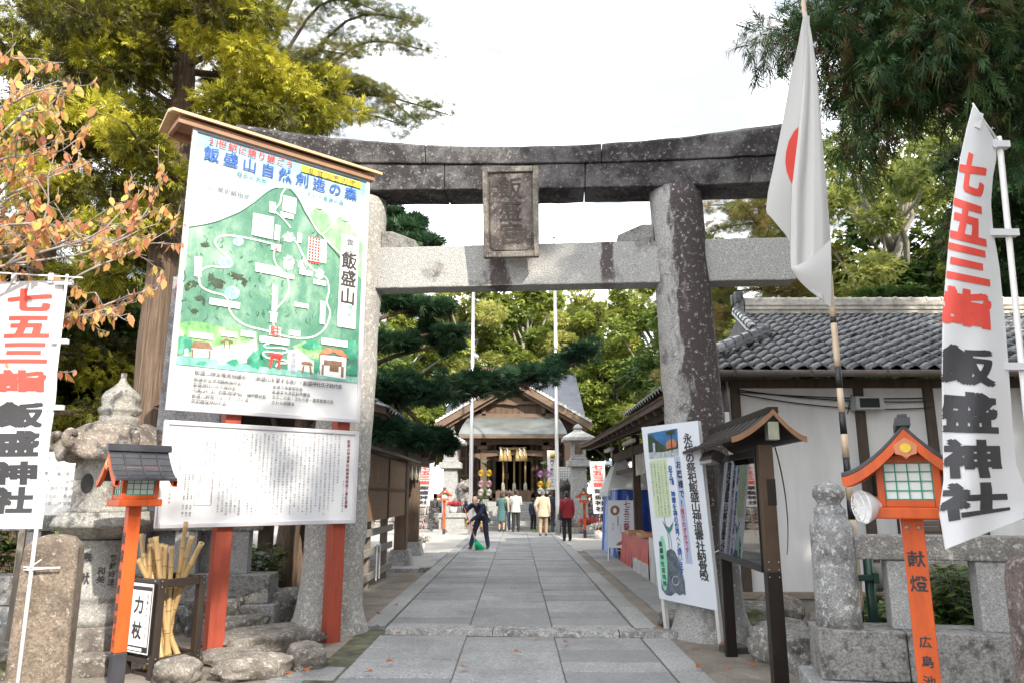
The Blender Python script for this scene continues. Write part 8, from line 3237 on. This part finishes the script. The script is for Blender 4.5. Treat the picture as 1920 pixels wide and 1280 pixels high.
def limbs_tree(label, base, trunk_pts, trunk_r, limbs, mat, bark, kind, ls, n_per_m, cr, droop, tint=(.2, .8), name='conifer_tree', flat=0.5, bare=0.25, seed=1, lim_r=0.05, curl=0.3, spread=0.7):
    """limbs: lists of world points; foliage clumps ride along each limb beyond its bare length"""
    t = thing(name, label, 'tree', base)
    r_ = random.Random(seed)
    tr = MB(bark)
    if trunk_pts:
        tr.tube(trunk_pts, trunk_r, 14)
    cl = []
    for k, lp in enumerate(limbs):
        pts = smooth_path([tuple(p) for p in lp], 5) if len(lp) > 2 else wob(lp[0], lp[1], 8, 0.25, k + seed)
        pts = [Vector(p) for p in pts]
        L_ = sum((pts[i + 1] - pts[i]).length for i in range(len(pts) - 1))
        n = len(pts)
        tr.tube(pts, [max(0.008, lim_r * (1 - 0.85 * i / (n - 1)) * min(1.6, 0.5 + L_ / 4)) for i in range(n)], 7)
        m = max(2, int(L_ / (cr * 0.7)))
        for j in range(m):
            f = bare + (1 - bare) * (j + r_.random()) / m
            i = min(n - 2, int(f * (n - 1)))
            c = pts[i].lerp(pts[i + 1], f * (n - 1) - i)
            q = cr * r_.uniform(0.65, 1.25) * (1.1 - 0.35 * f)
            off_ = Vector((r_.uniform(-1, 1), r_.uniform(-1, 1), r_.uniform(-.5, .5))) * cr * 0.75
            c2 = c + off_
            if off_.length > 0.1:
                tr.tube([c, c.lerp(c2, .6) + Vector((0, 0, .03)), c2], [lim_r * .25, lim_r * .16, lim_r * .08], 5)
            cl.append((c2, (q, q, q * flat), r_.uniform(*tint), max(4, int(n_per_m * q * q))))
    tr.build('trunk', t, world=True)
    P, D, U, T = leaves_at(cl, None, (0, 0, droop), spread)
    S = npr.uniform(.65, 1.3, len(P)) * ls
    foliage('crown', P, D, U, S, T, mat, kind, t, curl, world_off=base)
    return t


def radial_limbs(x, y, z0, z1, n, l0, l1, rise, seed, az=None):
    r_ = random.Random(seed)
    o = []
    for k in range(n):
        f = k / (n - 1)
        z = z0 + (z1 - z0) * f
        a = k * 2.4 + r_.uniform(-.4, .4) if az is None else r_.uniform(*az)
        l = (l0 + (l1 - l0) * f) * r_.uniform(.75, 1.2)
        p0 = Vector((x, y, z))
        d = Vector((math.cos(a), math.sin(a), 0))
        o.append([p0, p0 + d * l * .5 + Vector((0, 0, rise * l * .45 + 0.1)), p0 + d * l + Vector((0, 0, rise * l))])
    return o


# --- left: golden cedar whose trunk stands behind the stone lantern
bx0 = at(268, 880, 11.6)
tx_, ty_ = bx0.x, 11.6
lim = radial_limbs(tx_, ty_, 5.6, 13.5, 20, 3.2, 2.0, 0.10, 3)
lim += [[(tx_, ty_, 7.6), tuple(at(440, 190, 11.0)), tuple(at(520, 205, 10.6))], [(tx_, ty_, 9), tuple(at(430, 90, 11)), tuple(at(500, 130, 10.6))], [(tx_, ty_, 6.2), tuple(at(150, 360, 10.8)), tuple(at(40, 380, 10.4))],
        [(tx_, ty_, 7.2), tuple(at(140, 210, 10.6)), tuple(at(30, 240, 10.2))], [(tx_, ty_, 6.0), tuple(at(230, 420, 10.9)), tuple(at(180, 470, 10.5))], [(tx_, ty_, 8.2), tuple(at(250, 150, 10.8)), tuple(at(180, 130, 10.2))],
        [(tx_, ty_, 10), tuple(at(400, 20, 10.8)), tuple(at(490, 40, 10.4))], [(tx_, ty_, 10), tuple(at(200, 30, 10.8)), tuple(at(90, 60, 10.2))]]
zz_ = [-0.1, 0.5, 2, 4, 6, 8, 10, 12, 14]
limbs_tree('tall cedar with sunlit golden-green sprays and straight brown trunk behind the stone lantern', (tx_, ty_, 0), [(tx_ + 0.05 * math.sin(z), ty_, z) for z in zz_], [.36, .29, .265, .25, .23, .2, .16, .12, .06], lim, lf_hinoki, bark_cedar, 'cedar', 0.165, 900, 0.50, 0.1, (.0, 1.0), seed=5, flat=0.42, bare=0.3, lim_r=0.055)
# second cedar further left and darker conifers behind
x2, y2 = -9.6, 14.0
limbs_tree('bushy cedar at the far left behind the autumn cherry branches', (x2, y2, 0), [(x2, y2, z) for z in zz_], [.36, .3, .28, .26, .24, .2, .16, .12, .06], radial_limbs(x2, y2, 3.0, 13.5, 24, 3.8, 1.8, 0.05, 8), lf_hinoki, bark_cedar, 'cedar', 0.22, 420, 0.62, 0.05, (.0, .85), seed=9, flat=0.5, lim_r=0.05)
# pine with long thin limbs reaching right over the gate
x3, y3 = -7.6, 19.5
pl_ = [[(x3, y3, z), tuple(at(um, vm, y3 - .5)), tuple(at(ue, ve, y3 - 1.0))] for z, um, vm, ue, ve in ((10.0, 650, 185, 848, 218), (10.5, 640, 150, 790, 235), (11.5, 660, 90, 800, 95), (12.2, 650, 40, 790, 45), (9.0, 620, 225, 760, 235), (12.8, 600, 10, 720, 25), (9.6, 600, 200, 700, 160), (11, 560, 110, 680, 110), (13.5, 560, -20, 650, -10), (8.6, 560, 250, 640, 235))]
pl_ += radial_limbs(x3, y3, 7.5, 15.5, 26, 3.6, 1.8, 0.12, 12)
limbs_tree('tall pine with long thin wispy limbs reaching right above the gate beam', (x3, y3, 0), [(x3, y3, z * 1.15) for z in zz_], [.34, .28, .26, .24, .22, .19, .15, .11, .05], pl_, lf_pine, bark_dark, 'pine', 0.14, 420, 0.40, 0.25, (.1, .75), name='pine_tree', seed=14, flat=0.45, bare=0.3, lim_r=0.045)
# dark understorey at the left
for i, (x, y, H, rd) in enumerate(((-9.0, 18.5, 6.6, 2.6), (-12.5, 16.5, 7.5, 3.0), (-6.2, 21.5, 7.0, 2.6), (-11.5, 23.0, 8.5, 3.0), (-6.9, 15.5, 4.2, 1.5))):
    broadleaf(('dark evergreen behind the stone lantern and cedar trunk', 'dark evergreen at the far left behind the white banner', 'dark evergreen behind the guide sign and water pavilion', 'tall dark evergreen deep in the wood on the left', 'low dark evergreen between the stone lantern and cedar trunk')[i], (x, y, 0), H, rd, 0.9, lf_mid, bark_dark, 44, 250, 0.26, 20 + i, 0.36, name='evergreen_tree')
# clipped podocarpus: pads on limbs, one long limb over the path
bp0 = at(528, 1075, 12.4)
PX, PYY = bp0.x, 12.4
padl = []
for u, v, Y, w_ in ((740, 430, 13.4, .5), (775, 455, 13.4, .45), (720, 562, 13.2, .45), (795, 575, 13.4, .55), (735, 640, 13.0, .5), (828, 622, 13.6, .4), (715, 400, 13.6, .35), (760, 415, 13.8, .35), (835, 645, 13.6, .3)):
    q = at(u, v, Y)
    padl.append([(PX + 0.15, PYY, max(1.5, q.z - 1.6)), (PX + (q.x - PX) * .5, (PYY + Y) / 2, q.z - 0.5), tuple(q)])
long_limb = [tuple(at(u, v, Y)) for u, v, Y in ((690, 752, 12.6), (760, 742, 13.2), (850, 740, 13.8), (940, 728, 14.2), (1030, 705, 14.5), (1105, 664, 14.7))]
pod = thing('podocarpus_tree', 'clipped dark green podocarpus with cloud pads and one long limb stretched across the path', 'tree', (PX, PYY, 0))
tr = MB(bark_cedar)
tr.tube(wob((PX, PYY, -0.1), (PX + 0.5, PYY + 0.3, 5.6), 10, 0.35, 3), [.24, .2, .18, .17, .16, .15, .13, .11, .09, .07, .05], 12)
tr.tube(wob((PX + .35, PYY + .1, -0.1), (PX - .6, PYY + .5, 3.4), 8, 0.2, 5), [.12 - .009 * i for i in range(9)], 10)
tr.tube(wob((PX + .95, PYY - .5, -0.1), (PX + .35, PYY, 2.2), 6, 0.1, 6), [.08] * 7, 10)
tr.tube([(PX + .2, PYY, 2.6)] + smooth_path(long_limb, 4), [.11] + [.10 - .0036 * i for i in range(21)], 9)
cl = []
for k, p in enumerate(padl):
    tr.tube(smooth_path(p, 4), [.06 - .004 * i for i in range(9)], 7)
    c = Vector(p[2])
    w_ = (.5, .45, .42, .5, .45, .38, .35, .35, .3)[k]
    for j in range(7):
        a = j * 2.4
        cl.append((c + Vector((math.cos(a) * w_ * .75, math.sin(a) * w_ * .6, 0.08 * math.sin(j * 2))), (w_ * .5, w_ * .5, w_ * .20), .25 + .6 * ((j * .37) % 1), int(95 * w_ / .5)))
ll = smooth_path(long_limb, 8)
for i in range(2, len(ll)):
    c = Vector(ll[i])
    f = i / len(ll)
    for j in range(2):
        cl.append((c + Vector((rnd.uniform(-.16, .16), rnd.uniform(-.4, .4), rnd.uniform(-.10, .24) + .06)), (.22, .30, .17 * (1.15 - .5 * f)), rnd.uniform(.2, 1), int(50 * (1.1 - .45 * f))))
for u, v, Y, w_ in ((722, 806, 11.9, .34), (770, 822, 12.8, .36), (812, 820, 13.5, .30), (832, 835, 13.9, .24)):
    c = at(u, v, Y)
    tr.tube([Vector(ll[6]), Vector(ll[6]).lerp(c, .6), c], [.04, .03, .02], 6)
    for j in range(4):
        a = j * 1.7
        cl.append((c + Vector((math.cos(a) * w_ * .5, math.sin(a) * w_ * .5, 0)), (w_ * .6, w_ * .6, w_ * .4), .2 + .5 * ((j * .37) % 1), 130))
tr.build('trunk', pod, world=True)
P, D, U, T = leaves_at(cl, None, (0, 0, 0.45), 0.8)
foliage('crown', P, D, U, npr.uniform(.8, 1.25, len(P)) * 0.15, T, lf_maki, 'strap', pod, 0.25, world_off=(PX, PYY, 0))

# --- behind the shrine: a row of sunlit broadleaf trees
FAR = [(7.8, 57, 17.0, 4.2), (-16, 50, 20.5, 5.8), (-9.5, 53, 21, 5.6), (-4.5, 62, 22, 5.6), (0.5, 64, 21.5, 5.2), (5.2, 60, 19.0, 4.4), (10.4, 54, 18.8, 4.8), (16.0, 50, 16.0, 5.0), (-12, 40, 13.0, 4.5), (9.5, 44, 9.5, 3.2), (-7.2, 44, 12, 3.6), (-22, 44, 18, 6), (3.2, 66, 21.5, 4.6)]
FLB = ('pale bushy tree between the right flagpole and the right gate pillar', 'tall pale tree furthest left behind the water pavilion', 'pale sunlit tree left of the shrine gable', 'pale tree over the left end of the grey hall roof', 'pale tree directly above the shrine gable', 'shorter pale tree just right of the right flagpole', 'pale tree above the right end of the tie beam opening', 'pale tree behind the right gate pillar', 'darker tree behind the water pavilion roof', 'low tree right of the shrine roof', 'low tree left of the shrine roof above the tall lantern', 'big pale tree in the far left wood', 'pale tree behind the right flagpole')
protos = {}
for i, (x, y, H, rd) in enumerate(FAR):
    kind = i % 4
    if kind not in protos:
        protos[kind] = broadleaf(FLB[i], (x, y, 0), H, rd, 2.0, (lf_far, lf_pale, lf_far, lf_pale)[kind], bark_pale, 62, 260, 0.44, 40 + i, 0.24, 'trees behind the shrine')
        protos[kind]['H'], protos[kind]['R'] = H, rd
    else:
        o = protos[kind]
        dup(o, (x, y, 0), i * 1.1, FLB[i], (rd / o['R'], rd / o['R'], H / o['H']))
# --- right side behind the tiled roof
broadleaf('tall airy yellow-green tree between the flag and the right banner', (13.9, 25.5, 0), 16.0, 4.8, 4.5, lf_pale, bark_pale, 74, 170, 0.27, 61, 0.20)
for i, (x, y, H, rd) in enumerate(((11.2, 21.5, 8.6, 2.6), (14.6, 21.0, 9.0, 3.0), (8.8, 23.0, 6.6, 2.2), (18.5, 22, 10, 3.5))):
    broadleaf(('dark round evergreen behind the tiled roof, right of the flag', 'dark evergreen behind the tiled roof and right banner', 'low evergreen behind the left hip of the tiled roof', 'dark evergreen at the right edge behind the roof')[i], (x, y, 0), H, rd, 1.5, lf_mid, bark_dark, 50, 260, 0.28, 70 + i, 0.32, name='evergreen_tree')
ev_ = [o for o in C.objects if o.parent is None and o.name.startswith('evergreen_tree')]
for x, y, s, lab in ((9.4, 31.0, 1.25, 'dense evergreen behind the brownish pine, right of the gate pillar'), (13.6, 29.5, 1.3, 'dense evergreen behind the airy yellow-green tree'), (17.5, 27.0, 1.35, 'dense evergreen behind the right banner')):
    dup(ev_[-1], (x, y, 0), x, lab, s)
x4, y4 = 8.9, 25.0
limbs_tree('pine with brownish needles between the right gate pillar and the flag', (x4, y4, 0), [(x4, y4, z) for z in zz_], [.26, .22, .2, .18, .17, .15, .12, .08, .04], radial_limbs(x4, y4, 4.5, 12.8, 44, 3.6, 1.9, 0.10, 31), lf_pine, bark_dark, 'pine', 0.20, 260, 0.55, 0.25, (.25, 1.0), name='pine_tree', seed=33, flat=0.5, lim_r=0.04)
x5, y5 = 13.0, 16.0
dk = limbs_tree('tall dark cedar at the right edge behind the right banner', (x5, y5, 0), [(x5, y5, z * 1.1) for z in zz_], [.34, .3, .27, .25, .22, .19, .15, .11, .05], radial_limbs(x5, y5, 3.0, 15.0, 52, 3.3, 1.4, -0.12, 41), lf_dark, bark_cedar, 'cedar', 0.34, 230, 0.72, -0.45, (.0, .75), seed=43, flat=0.7, lim_r=0.05)
# near cedar leaning in from the upper right
x6, y6 = 8.6, 8.4
ov = [[(x6, y6, 8.2), tuple(at(1900, -40, 8.4)), tuple(at(1720, 150, 8.6)), tuple(at(1640, 240, 8.6)), tuple(at(1578, 305, 8.6))],
      [(x6, y6, 9.2), tuple(at(1800, -60, 8.6)), tuple(at(1600, 10, 8.8)), tuple(at(1450, 85, 8.8))],
      [(x6, y6, 9.6), tuple(at(1750, -100, 9.0)), tuple(at(1560, -20, 9.2)), tuple(at(1490, 60, 9.2))],
      [(x6, y6, 7.8), tuple(at(1950, 40, 8.0)), tuple(at(1840, 160, 8.2)), tuple(at(1790, 195, 8.2))],
      [(x6, y6, 8.6), tuple(at(1850, 20, 9.0)), tuple(at(1700, 60, 9.4)), tuple(at(1600, 120, 9.4)), tuple(at(1575, 190, 9.4))],
      [(x6, y6, 7.2), tuple(at(1980, 140, 8.0)), tuple(at(1900, 250, 8.2)), tuple(at(1860, 300, 8.2))],
      [(x6, y6, 9.0), tuple(at(1830, -20, 8.2)), tuple(at(1730, 80, 8.0)), tuple(at(1690, 145, 8.0))],
      [(x6, y6, 8.9), tuple(at(1820, 30, 9.4)), tuple(at(1740, 130, 9.6)), tuple(at(1700, 195, 9.6))],
      [(x6, y6, 9.5), tuple(at(1900, -80, 8.0)), tuple(at(1800, 40, 7.8)), tuple(at(1770, 120, 7.8))],
      [(x6, y6, 8.4), tuple(at(1930, 60, 9)), tuple(at(1830, 110, 9.2)), tuple(at(1760, 165, 9.2))],
      [(x6, y6, 9.4), tuple(at(1740, -50, 8.6)), tuple(at(1640, 40, 8.6)), tuple(at(1560, 100, 8.6))],
      [(x6, y6, 7.6), tuple(at(1960, 90, 8.6)), tuple(at(1880, 180, 8.8)), tuple(at(1840, 270, 8.8))]]
ov += [[(x6, y6, 9.2), tuple(at(1780, 0, 9.2)), tuple(at(1650, 90, 9.4)), tuple(at(1580, 150, 9.4))], [(x6, y6, 8.8), tuple(at(1800, 60, 8.4)), tuple(at(1690, 130, 8.6)), tuple(at(1625, 180, 8.6))], [(x6, y6, 9.4), tuple(at(1700, -30, 9)), tuple(at(1600, 60, 9.2)), tuple(at(1545, 160, 9.2))]]
ov += radial_limbs(x6, y6, 9.6, 14.0, 22, 3.4, 1.8, -0.06, 51)
limbs_tree('near dark cedar hanging in from the upper right with brown-tipped drooping sprays', (x6, y6, 0), [(x6, y6, z) for z in zz_], [.4, .34, .31, .29, .26, .22, .18, .13, .06], ov, lf_dark, bark_cedar, 'sugi', 0.33, 230, 0.36, -0.6, (.0, .86), seed=53, flat=0.9, bare=0.22, lim_r=0.03)
# autumn cherry at the upper left, close to the camera
x7, y7 = -5.6, 5.0
chy = thing('cherry_tree', 'autumn cherry with bare grey twigs and orange leaves at the upper left', 'tree', (x7, y7, 0))
tr = MB(bark_twig)
tr.tube(wob((x7, y7, -0.1), (x7 + .3, y7, 2.6), 6, 0.15, 2), [.17, .15, .14, .135, .13, .125, .12], 12)
r_ = random.Random(4)
LP, LD = [], []


def twig(p, d, l, r0, lev):
    n = 5
    pts = [Vector(p)]
    dd = Vector(d).normalized()
    for i in range(n):
        dd = (dd + Vector((r_.uniform(-1, 1), r_.uniform(-1, 1), r_.uniform(-.8, .9))) * 0.27).normalized()
        pts.append(pts[-1] + dd * l / n)
    tr.tube(pts, [max(0.0022, r0 * (1 - 0.7 * i / n)) for i in range(n + 1)], 6 if lev < 2 else 4)
    if lev < 3:
        for j in range((8, 6, 4)[lev]):
            i = 1 + int(j * n / (8, 6, 4)[lev])
            a = Vector((r_.uniform(-1, 1), r_.uniform(-.9, .9), r_.uniform(-.6, .9)))
            twig(pts[min(i, n)], dd * 0.75 + a * 0.8, l * r_.uniform(.25, .42), r0 * 0.5, lev + 1)
    if lev >= 1:
        for q in pts[1:]:
            if r_.random() < (0.24 if lev == 1 else 0.22 if lev == 2 else 0.36):
                LP.append(q)
                LD.append(Vector((r_.uniform(-.6, .6), r_.uniform(-.6, .6), -1)))


for tgt, z0 in (((255, 455, 5.2), 2.4), ((200, 350, 5.0), 2.5), ((185, 220, 5.4), 2.6), ((90, 130, 5.0), 2.6), ((230, 500, 5.4), 2.3), ((110, 430, 4.7), 2.4), ((30, 280, 4.8), 2.5), ((120, 330, 5.2), 2.5), ((210, 420, 5.6), 2.4), ((60, 180, 5.5), 2.6), ((150, 500, 5.0), 2.35), ((40, 400, 5.3), 2.45), ((230, 270, 5.6), 2.5)):
    q = at(*tgt)
    p0 = Vector((x7 + 0.28, y7, z0))
    twig(p0, q - p0 + Vector((0, 0, 0.2)), (q - p0).length * 0.86, 0.022, 0)
tr.build('trunk', chy, world=True)
LP, LD = np.array([tuple(p) for p in LP]), np.array([tuple(p) for p in LD])
foliage('crown', LP, LD, npr.normal(0, 1, LP.shape), npr.uniform(.55, 1.35, len(LP)) * 0.078, npr.random(len(LP)), lf_cherry, 'leaf', chy, 0.35, world_off=(x7, y7, 0))

# --- low plants
def leafy(name, label, x, y, z, w_, h, n, mat, ls, kind='trio', group=None, cat='plant'):
    t = thing(name, label, cat, (x, y, z), 0, group)
    st = MB(bark_dark)
    r2 = random.Random(int(abs(x) * 100 + y * 10))
    P, D, U, T = [], [], [], []
    for k in range(n):
        a = r2.uniform(0, 2 * PI)
        q = w_ * math.sqrt(r2.random())
        p0 = Vector((math.cos(a) * q * .6, math.sin(a) * q * .6, -0.02))
        p1 = Vector((math.cos(a) * q, math.sin(a) * q, h * r2.uniform(.5, 1)))
        st.tube([p0, p0.lerp(p1, .5) + Vector((0, 0, .04)), p1], [0.005, 0.004, 0.003], 4)
        for j in range(7):
            f = 0.25 + 0.75 * j / 6
            P.append(tuple(p0.lerp(p1, f)))
            b = r2.uniform(0, 2 * PI)
            D.append((math.cos(b), math.sin(b), r2.uniform(-.3, .5)))
            U.append((r2.uniform(-.3, .3), r2.uniform(-.3, .3), 1))
            T.append(r2.random())
    st.build('stems', t)
    P, D, U, T = (np.array(q) for q in (P, D, U, T))
    foliage('leaves', P, D, U, npr.uniform(.7, 1.3, len(P)) * ls, T, mat, kind, t, 0.35)
    return t


for i, (x, y, w_, h, n) in enumerate(((3.55, 7.0, .45, .55, 60), (4.3, 7.0, .55, .95, 80), (5.2, 7.1, .6, 1.05, 90), (4.75, 7.9, .7, .8, 90), (5.9, 7.6, .6, 1.1, 80), (3.9, 7.9, .5, .5, 60))):
    leafy('bamboo_plant', ('bamboo grass beside the green pipes of the flag pole', 'bamboo grass between the fence balusters left of the orange post', 'tall bamboo grass behind the fence right of the orange post', 'bamboo grass farther back by the white wall behind the fence', 'tall bamboo grass behind the rough dark post', 'low bamboo grass behind the ball-topped fence post')[i], x, y, 0.08, w_, h, n, lf_bamboo, 0.15)
for i, (x, y, w_, h, n) in enumerate(((-5.3, 10.4, .8, 1.5, 110), (-6.6, 10.8, .9, 1.9, 110), (-4.0, 11.2, .6, .9, 80), (-7.8, 10.2, .9, 1.7, 110))):
    leafy('shrub', ('dark shrub behind the granite fence near the cedar trunk', 'taller dark shrub behind the left granite fence', 'low shrub beside the podocarpus trunk', 'dark shrub behind the rough brown stone post')[i], x, y, 0.0, w_, h, n, lf_mid, 0.16, cat='shrub')
# old log lying behind the right fence
lg = MB(bark_grey).tube([(3.9, 8.35, 0.72), (4.9, 8.25, 0.74), (6.4, 8.1, 0.72)], [0.14, 0.155, 0.15], 14)
for x in (4.2, 5.9):
    lg.box((x, 8.25, 0.28), (0.14, 0.14, 0.62))
tag(lg.build('log_rail', rough=0.012), 'old grey log rail lying behind the granite fence', 'log')

# --- unseen cedars added behind and beside the viewer to shade paving, fence and wall
dup(dk, (7.8, 0.4, 0), 1.0, 'unseen dark cedar added at the right to shade the granite fence')
dup(dk, (8.5, -7.5, 0), 2.2, 'unseen dark cedar added behind the viewer to shade the paving')
dup(dk, (11.5, 2.6, 0), 4.0, 'unseen dark cedar added at the right to shade the white wall')
